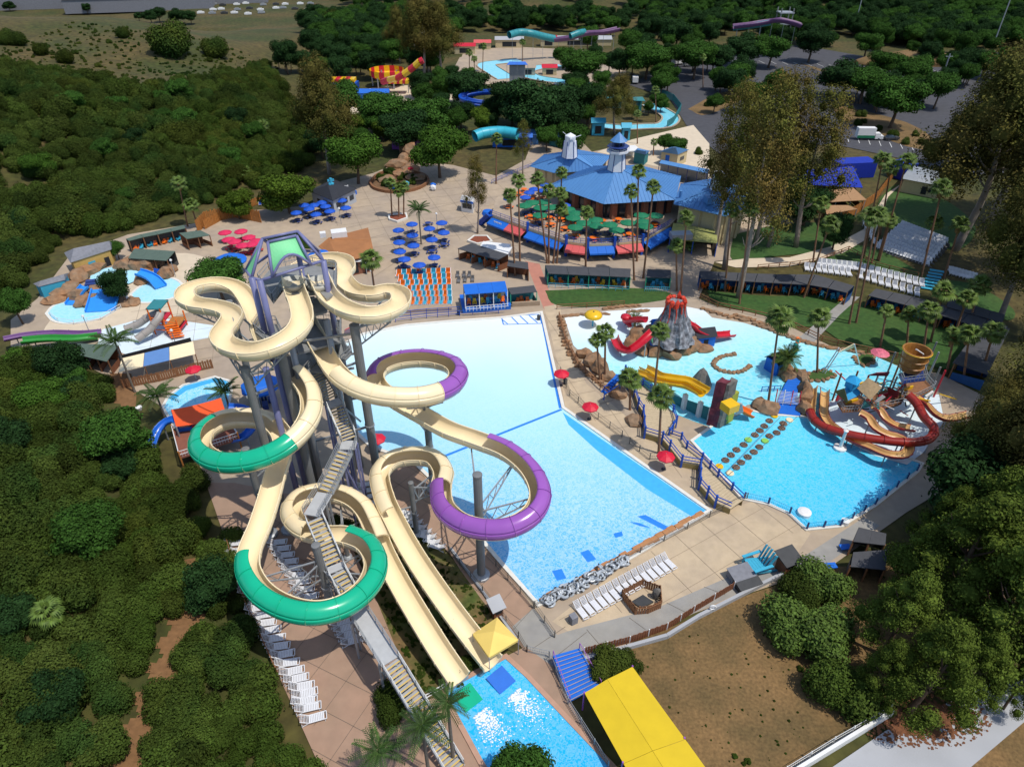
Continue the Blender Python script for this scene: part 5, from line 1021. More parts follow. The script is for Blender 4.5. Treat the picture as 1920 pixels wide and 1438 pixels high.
# ================================================================ cabanas
def cabana(label, back, front, n, zb=3.0, zf=2.7, roof=m_roofdk, wall=m_tealw, post=m_timber, z0=0.0, floor=None, cat='cabana', chairs=(), wallh=None, name='cabana', rail=None, group=None, door=True):
    B = PL(back, z0 + zb); F_ = PL(front, z0 + zf); c = (B[0] + F_[-1]) / 2; root = thing(name, label, cat, (c.x, c.y, z0), 0, group)
    def along(pl, t):
        L = [0]; 
        for a, e in zip(pl, pl[1:]): L.append(L[-1] + (e - a).length)
        s_ = t * L[-1]
        for i in range(len(pl) - 1):
            if s_ <= L[i + 1] + 1e-6: return pl[i].lerp(pl[i + 1], (s_ - L[i]) / max(1e-6, L[i + 1] - L[i]))
        return pl[-1]
    for k in range(n):
        t0, t1 = k / n + .002, (k + 1) / n - .002; b = MB(); b.slab([along(B, t0), along(B, t1), along(F_, t1), along(F_, t0)], .12); obj('roof_panel', b, roof, root)
    b = MB()
    for k in range(n):
        p, q = along(B, k / n), along(B, (k + 1) / n); b.add([(p.x, p.y, z0), (q.x, q.y, z0), (q.x, q.y, q.z - .1), (p.x, p.y, p.z - .1)], [(0, 1, 2, 3)])
    obj('back_wall', b, wall, root)
    for k in range(n + 1):
        p, q = along(B, k / n), along(F_, k / n); q2 = p.lerp(q, .93); b = MB(); b.bar((q2.x, q2.y, z0), (q2.x, q2.y, q.z - .05), .16); obj('post', b, post, root)
        m2 = p.lerp(q2, .96); b = MB(); b.add([(p.x, p.y, z0), (m2.x, m2.y, z0), (m2.x, m2.y, z0 + (wallh or 1.3)), (p.x, p.y, z0 + (wallh or 1.9))], [(0, 1, 2, 3)]); obj('divider', b, wall, root)
    g = random.Random(int(c.x * 7))
    for k in range(n):
        for j, (tt, dd) in enumerate(((.3, .55), (.7, .6), (.5, .3))):
            p = along(B, (k + tt) / n).lerp(along(F_, (k + tt) / n), dd); p.z = z0
            if chairs:
                K = chairs[(k + j) % len(chairs)]; K.put(p, R(-90) + g.uniform(-.5, .5), 1.0, {id(CH_O): 'orange', id(CH_T): 'teal', id(CH_Y): 'yellow', id(CH_W): 'white'}[id(K)] + ' chair in ' + label.split(' with')[0].split(' behind')[0].split(' above')[0].split(' running')[0].split(' turning')[0].split(' on a')[0], 'chairs in ' + label.split(' with')[0])
    if floor: b = MB(); b.prism([(p.x, p.y) for p in (along(B, 0), along(B, 1), along(F_, 1), along(F_, 0))], z0 - .25, z0 + .03); obj('floor', b, floor, root)
    if rail:
        b = MB(); Fd = [along(F_, t / 12) + (along(F_, t / 12) - along(B, t / 12)) * .25 for t in range(13)]
        for p, q in zip(Fd, Fd[1:]):
            for h in (.5, 1.0): b.bar((p.x, p.y, z0 + h), (q.x, q.y, z0 + h), .07)
            b.bar((p.x, p.y, z0), (p.x, p.y, z0 + 1.0), .08)
        obj('railing', b, rail, root)
    return root
cabana('dark-roofed timber cabana row with three bays on the plaza', [(884,456),(953,477)], [(858,466),(932,488)], 3, wall=m_brown, chairs=(CH_O, CH_T), wallh=1.4)
cabana('small dark-roofed timber hut beside the two fan palms', [(953,487),(990,492)], [(951,499),(991,505)], 1, wall=m_brown, wallh=1.6)
cabana('long dark-roofed cabana row with teal posts behind the lagoon lawn', [(1022,497),(1183,504)], [(1028,513),(1182,520)], 4, post=mat('post_green', (0.03, 0.36, 0.20), 0.5, 0.1), chairs=(CH_Y, CH_O, CH_T), rail=m_teal)
cabana('single dark-roofed cabana right of the lagoon row', [(1214,505),(1258,506)], [(1212,520),(1258,521)], 1, post=MATS['post_green'], chairs=(CH_T,), rail=m_teal)
cabana('long curved dark roof of cabanas above the right lagoon lawn', [(1312,508),(1440,514),(1530,515),(1602,536)], [(1314,523),(1440,530),(1530,535),(1588,549)], 8, chairs=(CH_O, CH_T), wall=m_curt)
cabana('straight dark cabana roof running down the right lawn', [(1642,541),(1730,560),(1890,612)], [(1628,554),(1730,580),(1876,627)], 7, chairs=(CH_O, CH_T), wall=m_curt)
cabana('big grey cabana roof turning the corner of the right lawn', [(1894,615),(1852,702)], [(1832,620),(1786,680)], 4, zb=3.1, zf=2.9, wall=m_curt)
cabana('royal blue canopy cabana on a blue raised deck above the wave pool', [(868,533),(947,527)], [(872,552),(952,546)], 3, zb=3.3, zf=3.1, roof=m_blue, wall=m_steel, post=m_white, z0=1.1, chairs=(CH_O, CH_Y, CH_T), wallh=.9, rail=m_white)
b = MB(); pl = PL([(862,560),(958,553),(958,580),(868,588)], 0); b.prism([(p.x, p.y) for p in pl], 0, .86); o = obj('raised_deck', b, m_blue); tag(o, 'royal blue boxed deck carrying the blue canopy cabana', 'deck')
cabana('little dark-roofed cabana with green posts right of the blue canopy', [(952,540),(1001,535)], [(958,552),(1007,547)], 1, post=MATS['post_green'], chairs=(CH_O,), wallh=1.0)
cabana('green-roofed shelter row against the hillside', [(236,448),(268,438),(300,432),(345,422)], [(242,452),(272,444),(304,438),(348,428)], 4, roof=m_roofgr, wall=m_dark, chairs=(CH_O, CH_T))
cabana('square green-roofed shelter beside the orange timber fence', [(336,437),(376,432)], [(350,448),(394,441)], 2, roof=m_roofgr, wall=m_brown, wallh=1.0)
cabana('green-roofed shelter above the children pool rocks', [(252,466),(328,471)], [(240,484),(312,489)], 3, roof=m_roofgr, wall=m_dark, wallh=1.0)
cabana('dark green shelter roofs left of the cream awning', [(145,644),(222,647)], [(140,664),(200,678)], 3, roof=m_roofgr, wall=m_brown, wallh=1.2)
# ================================================================ fences
def fence(name, label, cat, px, h, m_, post=2.4, style='mesh', z=0.0, pr=.05, mp=None, closed=False, slatw=.22, cap=False):
    pts = PL(px, z); c = pts[0]; root = thing(name, label, cat, tuple(c)); segs = list(zip(pts, pts[1:] + ([pts[0]] if closed else [])))[:len(pts) - (0 if closed else 1)]
    nsl = sum((q - p).length for p, q in segs) / slatw if style == 'slat' else 0; slot = [0]
    for p, q in segs:
        L = (q - p).length; n = max(1, round(L / post)); up = Vector((0, 0, 1))
        for k in range(n + (1 if (p, q) == segs[-1] else 0)):
            a = p.lerp(q, k / n); b = MB(); b.bar(a, a + up * (h + .06), pr * 2); obj('post', b, mp or m_, root)
        if style == 'mesh':
            b = MB(); hs = [h, h * .55, .12]
            for hh in hs: b.bar(p + up * hh, q + up * hh, .035)
            for k in range(int(L / .22)): a = p.lerp(q, (k + .5) / max(1, int(L / .22))); b.bar(a + up * .1, a + up * h, .018)
            obj('mesh_panel', b, m_, root, stuff=True)
        elif style == 'rail':
            for hh in (h, h * .5): b = MB(); b.bar(p + up * hh, q + up * hh, pr * 1.6); obj('rail', b, m_, root)
        elif style == 'slat':
            ns = max(1, int(L / slatw)); jb = MB(); d = (q - p).normalized(); rz = math.atan2(d.y, d.x)
            for k in range(ns):
                a = p.lerp(q, (k + .5) / ns); hh = h * (1 + .05 * math.sin(k * 2.7)); tgt = MB() if slot[0] < 280 else jb; tgt.box((a.x, a.y, a.z + hh / 2), (slatw * .86, .05, hh), rz)
                if tgt is not jb: obj('slat', tgt, m_, root); slot[0] += 1
            if jb.v: obj('slats', jb, m_, root, stuff=True)
            b = MB(); b.bar(p + up * h * .8 + Vector((d.y, -d.x, 0)) * -.06, q + up * h * .8 + Vector((d.y, -d.x, 0)) * -.06, .07); obj('rail', b, mp or m_, root)
    return root
fence('mesh_fence', 'brown mesh fence along the beach above the clear tubes', 'fence', [(1040,1195),(1002,1140),(1060,1112)], 1.2, m_fence)
fence('mesh_fence', 'thin brown fence between the beach and the deep end', 'fence', [(1064,1112),(1200,1038),(1330,970),(1400,936)], 1.15, m_fence, 3.5)
fence('mesh_fence', 'grey mesh fence between the tower deck and the wave pool', 'fence', [(880,1010),(930,1062),(1000,1140)], 1.2, m_fence)
fence('mesh_fence', 'mesh fence along the grass bank foot', 'fence', [(842,1035),(905,1110),(972,1195),(988,1222)], 1.1, m_fence, 2.2)
fence('mesh_fence', 'grey fence stepping round the splash pool deck', 'fence', [(988,1222),(1030,1232),(1042,1262),(1065,1320),(1140,1438)], 1.1, m_steel, 2.2)
fence('pipe_rail', 'white pipe railing at the yellow square canopy', 'railing', [(800,1313),(838,1290)], 1.0, m_white, style='rail')
fence('mesh_fence', 'chain link fence between the wave pool and the boardwalk path', 'fence', [(1050,700),(1068,742),(1100,770),(1166,820)], 1.2, m_fence, 2.5)
fence('mesh_fence', 'short chain link fence by the red parasol', 'fence', [(1180,832),(1218,862),(1240,862)], 1.2, m_fence, 2.5)
fence('timber_fence', 'dark red slat fence along the dry lot', 'fence', [(1095,1226),(1180,1205),(1250,1180),(1300,1148),(1375,1103)], 1.15, m_brown, 2.6, 'slat', mp=m_white, slatw=.3)
fence('mesh_fence', 'teal mesh fence round the deep side of the activity pool', 'fence', [(1395,936),(1440,946),(1480,964),(1512,993),(1575,987),(1640,947),(1718,884)], 1.2, m_teal, 2.4, mp=m_navy, pr=.09)
fence('timber_fence', 'orange timber board fence below the hillside palms', 'fence', [(372,437),(388,420),(440,408),(490,418)], 3.0, m_timo, 3.0, 'slat', slatw=.42, pr=.08)
fence('timber_fence', 'orange timber fence rising to the yellow-green trees', 'fence', [(385,430),(440,400)], 2.2, m_timo, 3.0, 'slat', slatw=.45)
fence('timber_fence', 'orange board fence behind the grey sunbeds', 'fence', [(472,388),(512,372)], 1.8, m_timo, 3.0, 'slat', slatw=.42)
fence('timber_fence', 'long brown board fence beside the fan palm walk', 'fence', [(1558,425),(1600,405),(1640,378),(1665,345),(1678,328)], 2.6, m_timo, 3.0, 'slat', slatw=.45, pr=.08)
fence('timber_fence', 'weathered grey slat fence between the cream awning and the party pool', 'fence', [(232,728),(300,715),(368,697),(400,690)], 1.7, m_timber, 3.0, 'slat', slatw=.34)
fence('post_fence', 'dark post and rail fence along the lagoon lawn', 'fence', [(1312,560),(1345,576),(1440,598),(1490,615),(1540,640),(1600,655),(1680,672)], 1.05, m_timber, 2.6, 'rail', pr=.07)
fence('post_fence', 'dark post fence along the curved path', 'fence', [(1420,505),(1480,500),(1535,492),(1590,470),(1640,500),(1720,520)], 1.0, m_timber, 2.8, 'rail', pr=.07)
fence('post_fence', 'timber fence round the left lagoon shore', 'fence', [(1048,595),(1060,640),(1085,690),(1125,730),(1145,745)], 1.15, m_timber, 2.4, 'rail', pr=.06)
fence('post_fence', 'timber fence in front of the long teal cabana lawn', 'fence', [(1044,580),(1100,577),(1170,573)], 1.0, m_timber, 2.6, 'rail', pr=.06)
fence('pipe_rail', 'blue and white ramp railing along the top of the wave pool', 'railing', [(742,604),(800,597),(862,592),(935,588)], 1.0, m_blue2, 2.4, 'rail')
fence('pipe_rail', 'second blue ramp railing behind the wave pool', 'railing', [(740,594),(800,588),(862,584)], 1.0, m_blue2, 2.4, 'rail')
fence('pipe_rail', 'blue picket railing at the lagoon beach by the blue stairs', 'railing', [(1427,735),(1462,733)], 1.0, m_blue2, 1.0, 'rail')
fence('board_fence', 'teal screen fence along the lazy river bend', 'fence', [(1228,175),(1262,190),(1276,208),(1262,232),(1250,240)], 2.4, m_tealw, 3.0, 'slat', slatw=.8)
fence('pipe_rail', 'blue guard railing along the ramp left of the restaurant', 'railing', [(922,345),(960,328),(1000,312)], 1.0, m_blue2, 2.4, 'rail')
fence('mesh_fence', 'white panel fence beside the concrete slab', 'fence', [(1470,1450),(1560,1395),(1665,1335)], 1.3, m_white, 2.4)
fence('post_fence', 'timber fence at the left deck edge beside the loungers', 'fence', [(428,1020),(462,1135),(520,1262)], 1.1, m_timber, 2.4, 'rail', pr=.05)
# ================================================================ the restaurant on its terrace
m_metal_b = mat('blue_metal_roof', (0.085, 0.235, 0.50), 0.45, 0.05, 0.4, spec=0.4); m_white_s = mat('white_siding', (0.72, 0.74, 0.78), 0.6, 0.05); m_brickr = mat('brick_pier', (0.25, 0.10, 0.06), 0.85, 0.2, 3.0); m_open = mat('dark_interior', (0.018, 0.02, 0.024), 0.8, 0.1)
m_salm = mat('awning_red', (0.60, 0.10, 0.10), 0.65, 0.06); m_grshing = mat('shingle_grey', (0.20, 0.205, 0.23), 0.9, 0.15, 2.0); m_slate = mat('roof_slate', (0.024, 0.027, 0.036), 0.8, 0.1); m_tanroof = mat('roof_terracotta', (0.34, 0.145, 0.055), 0.85, 0.1, 0.8)
def facet(root, a, b_, ap, m_, name='roof_panel', sp=.9, th=.12):
    mb = MB(); mb.slab([a, b_, ap], th); e = b_ - a; L = e.length; e.normalize(); t0 = (ap - a).dot(e) / L; nrm = (b_ - a).cross(ap - a).normalized()
    if nrm.z < 0: nrm = -nrm
    foot = a.lerp(b_, t0); w = ap - foot
    for k in range(1, int(L / sp)):
        t = k * sp / L; f = t / t0 if t < t0 else (1 - t) / max(1e-6, 1 - t0)
        if 0.02 < f: p = a.lerp(b_, t) + nrm * .03; mb.bar(p, p + w * min(1, f), .06, .09)
    return obj(name, mb, m_, root)
def hip_roof(root, eave, ap, m_, sp=.9):
    n = len(eave)
    for i in range(n): facet(root, eave[i], eave[(i + 1) % n], ap, m_, sp=sp)
    b = MB()
    for p in eave: b.bar(p + Vector((0, 0, .06)), ap + Vector((0, 0, .06)), .2, .1)
    obj('hip_cap', b, m_, root)
def frustum_tower(root, c, w0, w1, z0, z1, n=6, name='cupola', m_=m_white_s):
    b = MB(); b.lathe((c.x, c.y, 0), [(w0 / 2, z0), (w1 / 2, z1), (0, z1)], n); o = obj(name, b, m_, root); t = MB()
    for k in range(n):
        a = 2 * math.pi * k / n; t.bar((c.x + w0 / 2 * math.cos(a), c.y + w0 / 2 * math.sin(a), z0), (c.x + w1 / 2 * math.cos(a), c.y + w1 / 2 * math.sin(a), z1), .16)
    obj('corner_trim', t, m_navy, o); return o
TZ = 3.3
rc = P(1150, 400, 0); rs = thing('restaurant', 'big restaurant under three blue standing-seam hip roofs with white lighthouse cupolas', 'restaurant', (rc.x, rc.y, 0))
EZ = TZ + 4.2
main_e = [P(1030,347,EZ), P(1132,383,EZ), P(1267,375,EZ), P(1277,331,EZ), P(1200,310,EZ), P(1105,312,EZ)]; ap = P(1156,312,EZ + 5.0); hip_roof(rs, main_e, ap, m_metal_b)
left_e = [P(992,312,EZ), P(1040,325,EZ), P(1120,320,EZ), P(1148,292,EZ), P(1085,281,EZ), P(1020,290,EZ)]; apl = P(1068,289,EZ + 4.0); hip_roof(rs, left_e, apl, m_metal_b)
right_e = [P(1263,383,EZ), P(1360,406,EZ), P(1402,388,EZ), P(1405,352,EZ), P(1335,335,EZ), P(1276,345,EZ)]; apr = P(1345,350,EZ + 3.6); hip_roof(rs, right_e, apr, m_metal_b)
def inset(poly, k):
    c = sum(poly, Vector()) / len(poly); return [c + (p - c) * k for p in poly]
for e_, m_, k in ((main_e, m_open, .84), (left_e, m_creamw, .86), (right_e, m_creamw, .86)): b = MB(); b.prism([(p.x, p.y) for p in inset(e_, k)], 0, EZ - .15); obj('wall', b, m_, rs)
for e_, k, n in ((main_e, .87, 4), (left_e, .88, 3), (right_e, .88, 3)):
    q = inset(e_, k)
    for i in range(3):
        for j in range(n): p = q[i].lerp(q[(i + 1) % 6], (j + .5) / n); b = MB(); b.box((p.x, p.y, EZ / 2), (1.3 if e_ is main_e else .5, 1.3 if e_ is main_e else .5, EZ - .2), .4); obj('pier', b, m_brickr if e_ is main_e else m_creamw, rs)
q = inset(main_e, .855)
for i in range(3):
    for j in range(5):
        a, c = q[i].lerp(q[i + 1], (j + .12) / 5), q[i].lerp(q[i + 1], (j + .88) / 5); b = MB(); b.add([(a.x, a.y, TZ + .9), (c.x, c.y, TZ + .9), (c.x, c.y, EZ - .9), (a.x, a.y, EZ - .9)], [(0, 1, 2, 3)]); obj('window', b, m_glass, rs)
def zt(c, v): return H_to(Vector((c.x, c.y, 0)), v)
# lighthouse cupola on the main roof
z1, z2, z3, z4 = zt(ap, 287), zt(ap, 279), zt(ap, 264), zt(ap, 248)
lh = frustum_tower(rs, ap, 4.3, 3.4, ap.z - .8, z1, 6, 'lighthouse'); b = MB(); b.lathe((ap.x, ap.y, 0), [(1.7, z1), (2.6, z1 + .3), (2.6, z1 + .75), (1.5, z1 + .75), (1.5, z2), (0, z2)], 8); obj('gallery', b, m_white_s, lh)
b = MB()
for k in range(8): a = k * math.pi / 4; b.bar((ap.x + 2.5 * math.cos(a), ap.y + 2.5 * math.sin(a), z1 + .7), (ap.x + 2.5 * math.cos(a), ap.y + 2.5 * math.sin(a), z2 + .6), .08); b.bar((ap.x + 1.3 * math.cos(a), ap.y + 1.3 * math.sin(a), z2), (ap.x + 1.3 * math.cos(a), ap.y + 1.3 * math.sin(a), z3), .12)
b.lathe((ap.x, ap.y, 0), [(2.5, z2 + .5), (2.55, z2 + .62), (2.5, z2 + .7)], 8); obj('lantern_frame', b, m_navy, lh); b = MB(); b.lathe((ap.x, ap.y, 0), [(.95, z2), (.95, z3)], 8); obj('lantern_glass', b, m_glass, lh)
b = MB(); b.lathe((ap.x, ap.y, 0), [(2.0, z3), (1.2, z3 + (z4 - z3) * .4), (0.0, z4)], 8); obj('lantern_cap', b, m_metal_b, lh)
cu = frustum_tower(rs, apl, 3.9, 3.0, apl.z - .7, zt(apl, 264), 6); zc = zt(apl, 264); b = MB(); b.lathe((apl.x, apl.y, 0), [(1.3, zc), (1.3, zc + 1.2), (0, zc + 1.9)], 8); obj('cupola_cap', b, m_white_s, cu)
b = MB(); hub = Vector((apl.x, apl.y - 1.4, zc + .8)); b.tube([hub + Vector((0, .3, 0)), hub - Vector((0, .4, 0))], .22, 8)
for a in (20, 140, 260): d = Vector((math.cos(R(a)), 0, math.sin(R(a)))); b.bar(hub, hub + d * 2.6, .26, .06)
obj('windmill_sail', b, m_white_s, cu)
frustum_tower(rs, apr, 3.4, 2.7, apr.z - .6, zt(apr, 324), 6)
b = MB(); c = P(1335,372,EZ + 2.2); b.box((c.x, c.y, c.z - .2), (3, 2.4, 1.4), .2); obj('roof_unit', b, m_metal_b, rs); b = MB(); c = P(1276,366,EZ + .9); b.tube([c - Vector((0, 0, .8)), c + Vector((0, 0, 1.0))], .35, 8); obj('roof_vent', b, m_metal_b, rs)
# terrace slab, shops below, awnings, blue posts and railing
T_ = PL([(922,403),(990,428),(1062,453),(1102,458),(1152,456),(1204,451),(1258,420)], TZ); back = PL([(1290,390),(1280,345),(1030,335),(960,350),(930,372)], TZ)
tp = T_ + back; b = MB(); b.prism([(p.x, p.y) for p in tp], TZ - .45, TZ); te = thing('shop_terrace', 'raised dining terrace with awninged shops below and a blue railing', 'terrace', (T_[3].x, T_[3].y, 0)); obj('terrace_floor', b, m_tan, te)
cc = sum(tp, Vector()) / len(tp); fl = [cc + (p - cc) * .955 for p in T_]; b = MB(); b.prism([(p.x, p.y) for p in fl + [cc + (p - cc) * .93 for p in back]], 0, TZ - .46); obj('shop_wall', b, m_creamw, te)
for i in range(len(T_) - 1):
    a, c = T_[i], T_[i + 1]; d = (c - a).normalized(); nr = Vector((d.y, -d.x, 0)); nr = nr if nr.dot(a - cc) > 0 else -nr; a2, c2 = fl[i], fl[i + 1]
    b = MB(); e0, e1 = a2.lerp(c2, .08) + nr * .05, a2.lerp(c2, .92) + nr * .05; b.add([(e0.x, e0.y, .05), (e1.x, e1.y, .05), (e1.x, e1.y, 2.3), (e0.x, e0.y, 2.3)], [(0, 1, 2, 3)]); obj('shopfront', b, m_open if i % 2 else m_glass, te)
    b = MB(); b.bar(a + Vector((0, 0, -.2)) + nr * .1, c + Vector((0, 0, -.2)) + nr * .1, .14, .55); obj('fascia', b, m_cream if False else m_creamw, te)
    b = MB(); L = (c - a).length; n = round(L / 1.5)
    for hh in (.12, .6, 1.1): b.bar(a + Vector((0, 0, hh)), c + Vector((0, 0, hh)), .07)
    for k in range(n): p = a.lerp(c, k / n); b.bar(p, p + Vector((0, 0, 1.1)), .07)
    for k in range(int(L / .4)): p = a.lerp(c, (k + .5) * .4 / L); b.bar(p + Vector((0, 0, .12)), p + Vector((0, 0, 1.05)), .03)
    obj('railing', b, m_blue2, te)
    if i != 0: b = MB(); b.box((a.x + nr.x * .15, a.y + nr.y * .15, 2.4), (.5, .5, 4.8), .3); obj('post', b, m_blue2, te)
for i, t0, t1, m_, nm in ((0, .02, .5, m_blue, 'blue'), (0, .5, .97, m_salm, 'salmon red'), (1, .03, .97, m_blue, 'blue'), (2, .03, .97, m_salm, 'salmon red'), (3, .03, .97, m_blue, 'blue'), (4, .03, .97, m_salm, 'salmon red'), (5, .03, .97, m_blue, 'blue')):
    a, c = T_[i].lerp(T_[i + 1], t0), T_[i].lerp(T_[i + 1], t1); d = (c - a).normalized(); nr = Vector((d.y, -d.x, 0)); nr = nr if nr.dot(a - cc) > 0 else -nr; n = 3
    up0, up1 = Vector((0, 0, -.5)), Vector((0, 0, -1.35)); b = MB()
    for k in range(n):
        p, q = a.lerp(c, k / n + .004), a.lerp(c, (k + 1) / n - .004); b.slab([p + up0 + nr * .1, q + up0 + nr * .1, q + up1 + nr * 2.0, p + up1 + nr * 2.0], .06); b.slab([p + up1 + nr * 2.0, q + up1 + nr * 2.0, q + up1 + nr * 2.02 - Vector((0, 0, .35)), p + up1 + nr * 2.02 - Vector((0, 0, .35))], .05)
    o = obj('awning', b, m_, te); o['label'] = f'{nm} awning'
    if i == 0 and m_ is m_blue:
        mid = a.lerp(c, .5) + (up0 + up1) / 2 + nr * 1.1; b = MB()
        for k in range(5): p = mid + d * (k - 2) * .5 + Vector((0, 0, .12)); b.box((p.x, p.y, p.z), (.3, .12, .34), math.atan2(d.y, d.x))
        obj('awning_lettering', b, m_white, o)
c0, c1 = T_[0], P(905, 420, 0); b = MB()
for k in range(14): p = Vector((c0.x, c0.y, TZ)).lerp(c1, k / 13); b.box((p.x - .6, p.y, p.z), (1.0, 1.8, .16), .5)
b.bar(c0 + Vector((0, 0, 1)), c1 + Vector((0, 0, 1)), .35); obj('stair', b, m_blue2, te)
tag(obj('awning_drum', MB().lathe(P(915, 415, 0), [(1.2, 1.4), (1.5, 1.9), (1.2, 2.6), (0, 2.8)], 10), m_blue), 'round blue awning at the foot of the terrace stair', 'awning')
z1_ = lambda x, y: (900 + x / 4, 260 + y / 4)
for x, y in ((335,497),(390,475),(450,570),(455,513),(480,470),(545,510),(660,525),(700,590),(715,555),(715,660),(870,605),(780,628),(875,648),(975,640),(1025,680),(1110,625),(1220,617),(1210,570),(1320,572),(1245,652)):
    p = under(*z1_(x, y), 2.5, TZ); U_GREEN.put(p, x, 1.0, 'dark green parasol on the restaurant terrace', 'green parasols on the terrace'); (T_ORANGE if int(x) % 3 == 1 else T_NAVY).put(p, x, 1.0, ('orange' if int(x) % 3 == 1 else 'navy') + ' picnic table under a green terrace parasol', 'picnic tables under green parasols')
for x, y in ((340,435),(370,400),(405,375),(470,385),(640,495),(490,345),(215,445)): p = under(*z1_(x, y), 2.5, TZ); U_BLUE.put(p, x, 1.0, 'royal blue parasol at the left end of the restaurant terrace', 'blue parasols on the terrace'); T_ORANGE.put(p, x, 1.0, 'orange picnic table under a blue terrace parasol', 'picnic tables under blue parasols')
for x, y in ((380,580),(520,590),(530,640),(610,600),(640,670),(920,615),(1040,605),(850,745),(1120,715),(1310,640),(330,380),(290,410),(420,610)): p = P(*z1_(x, y), TZ + .7); p.z = TZ; T_ORANGE.put(p, x, 1.1, 'orange picnic table standing open on the restaurant terrace', 'open picnic tables on the terrace')
cabana('olive canvas canopy with a white unit at the right end of the terrace', [(1262,418),(1345,432)], [(1256,448),(1345,456)], 2, zb=3.7, zf=3.4, roof=mat('canvas_olive', (0.30, 0.31, 0.10), 0.8, 0.12, 1.0), wall=m_open, post=m_blue2, name='canopy', cat='canopy')
b = MB(); c = P(1277, 440, 4.4); b.box((c.x, c.y, 4.2), (4.5, 2.4, 1.2), .1); tag(obj('air_unit', b, m_steel), 'grey air conditioning unit on the olive canopy', 'air conditioner')
# ================================================================ other buildings
def house(name, label, cat, eave, ridge, h, wall, roof, over=1.0, z0=0.0, wins=(), ohang=.45):
    "gable or hip building: eave corners (4 bearings at height h), ridge (2 bearings at a height)"
    E4 = [P(u, v, z0 + h) for u, v in eave]; Rg = [P(*r_) for r_ in ridge]; c = sum(E4, Vector()) / 4; root = thing(name, label, cat, (c.x, c.y, z0)); w = [c + (p - c) * .9 for p in E4]
    b = MB(); b.prism([(p.x, p.y) for p in w], z0, z0 + h - .12)
    for i, j in ((0, 3), (1, 2)): pass
    obj('wall', b, wall, root)
    for quad in ([E4[0], E4[1], Rg[1], Rg[0]], [E4[2], E4[3], Rg[0], Rg[1]], [E4[1], E4[2], Rg[1]], [E4[3], E4[0], Rg[0]]): b = MB(); b.slab(quad, .14); obj('roof', b, roof, root)
    for i, t, z, ww, hh, m_ in wins:
        a, q = w[i], w[(i + 1) % 4]; d = (q - a).normalized(); nr = Vector((d.y, -d.x, 0)); nr = nr if nr.dot(a - c) > 0 else -nr; p = a.lerp(q, t) + nr * .03; b = MB(); b.box((p.x, p.y, z0 + z), (ww, .08, hh), math.atan2(d.y, d.x)); obj('window' if z > 1.1 else 'door', b, m_, root)
    return root
snack = house('snack_building', 'white snack building with a dark slate roof and an ornament on top', 'building', [(579,358),(624,377),(670,354),(625,336)], [(615,347,5.6),(634,346,5.6)], 3.4, mat('pale_blue_wall', (0.42, 0.45, 0.50), 0.7, 0.06), m_slate, wins=((0,.3,1.0,1.1,2.0,m_open),(0,.62,1.9,1.6,.9,m_glass),(0,.85,1.9,1.2,.9,m_glass),(1,.2,1.7,1.6,1.2,m_glass),(1,.5,1.7,1.8,1.2,m_glass),(1,.8,1.7,1.6,1.2,m_glass)))
c = P(621, 345, 5.7); b = MB(); b.rock(c, (.8, .6, .5), 3, 1, .2); b.tube([c, c + Vector((0, 0, 1.4))], .35, 8); b.box((c.x, c.y, c.z + .9), (1.6, .15, .6), .4); obj('roof_ornament', b, m_teal, snack)
bt = MB(); a, e = P(640, 358, 3.9), P(652, 351, 3.9); d = (e - a).normalized()
for k in range(6): p = a.lerp(e, k / 5); bt.box((p.x, p.y, p.z + .35 * (1 if k in (0, 3) else .7)), (.42, .1, .8 if k in (0, 3) else .5), math.atan2(d.y, d.x))
obj('sign_lettering', bt, m_white, snack)
b = MB(); a, e = P(634, 383, 0), P(668, 364, 0); b.bar(a + Vector((0, 0, .5)), e + Vector((0, 0, .5)), .5, 1.0); obj('counter', b, m_blue, snack)
house('brown_building', 'brown-roofed low building behind the tower with rooftop units', 'building', [(597,462),(636,492),(702,478),(690,427)], [(616,446,5.0),(696,450,5.0)], 3.8, m_brickr, m_tanroof, wins=((1,.4,1.5,1.5,2.2,m_open),(1,.8,1.5,1.2,2.2,m_open)))
b = MB(); c = P(636, 440, 5.2); b.box((c.x, c.y, 5.5), (3.2, 2.2, 1.2), .3); b.box((c.x - 3.4, c.y - .2, 5.3), (1.2, 1.2, 1.0), .3); tag(obj('rooftop_unit', b, m_white), 'white and grey ventilation units on the brown roof', 'roof unit')
cabana('white peaked canopy at the side of the brown building', [(632,484),(680,480)], [(628,494),(685,490)], 2, zb=3.6, zf=3.0, roof=m_white, wall=m_open, post=m_steel, name='canopy', cat='canopy')
house('pump_house', 'yellow pump house with a worn grey shingle roof at the thicket edge', 'building', [(132,493),(209,468),(212,458),(120,474)], [(138,466,4.8),(205,452,4.8)], 3.3, mat('yellow_wall', (0.50, 0.33, 0.10), 0.8, 0.08), m_grshing, wins=((0,.45,1.7,1.4,.9,m_teal),(0,.85,1.0,1.0,2.0,m_open)))
house('pump_shed', 'small grey shed with a lean-to roof left of the children pool', 'shed', [(72,538),(122,525),(128,512),(62,532)], [(75,527,3.4),(120,514,3.4)], 2.6, m_teal, m_grshing)
tag(obj('shed_tank', MB().box(P(108, 540, .8), (2.4, 1.6, 1.6), .3), m_white), 'white equipment box beside the grey shed', 'equipment box')
ki = house('ticket_kiosk', 'white plaza kiosk with a flat blue-edged roof', 'kiosk', [(863,375),(887,379),(891,370),(866,366)], [(868,371,3.5),(886,374,3.5)], 3.0, m_white, m_white, wins=((0,.3,1.6,1.2,1.2,m_glass),(0,.72,1.6,1.2,1.2,m_glass),(1,.5,1.6,1.4,1.2,m_glass)))
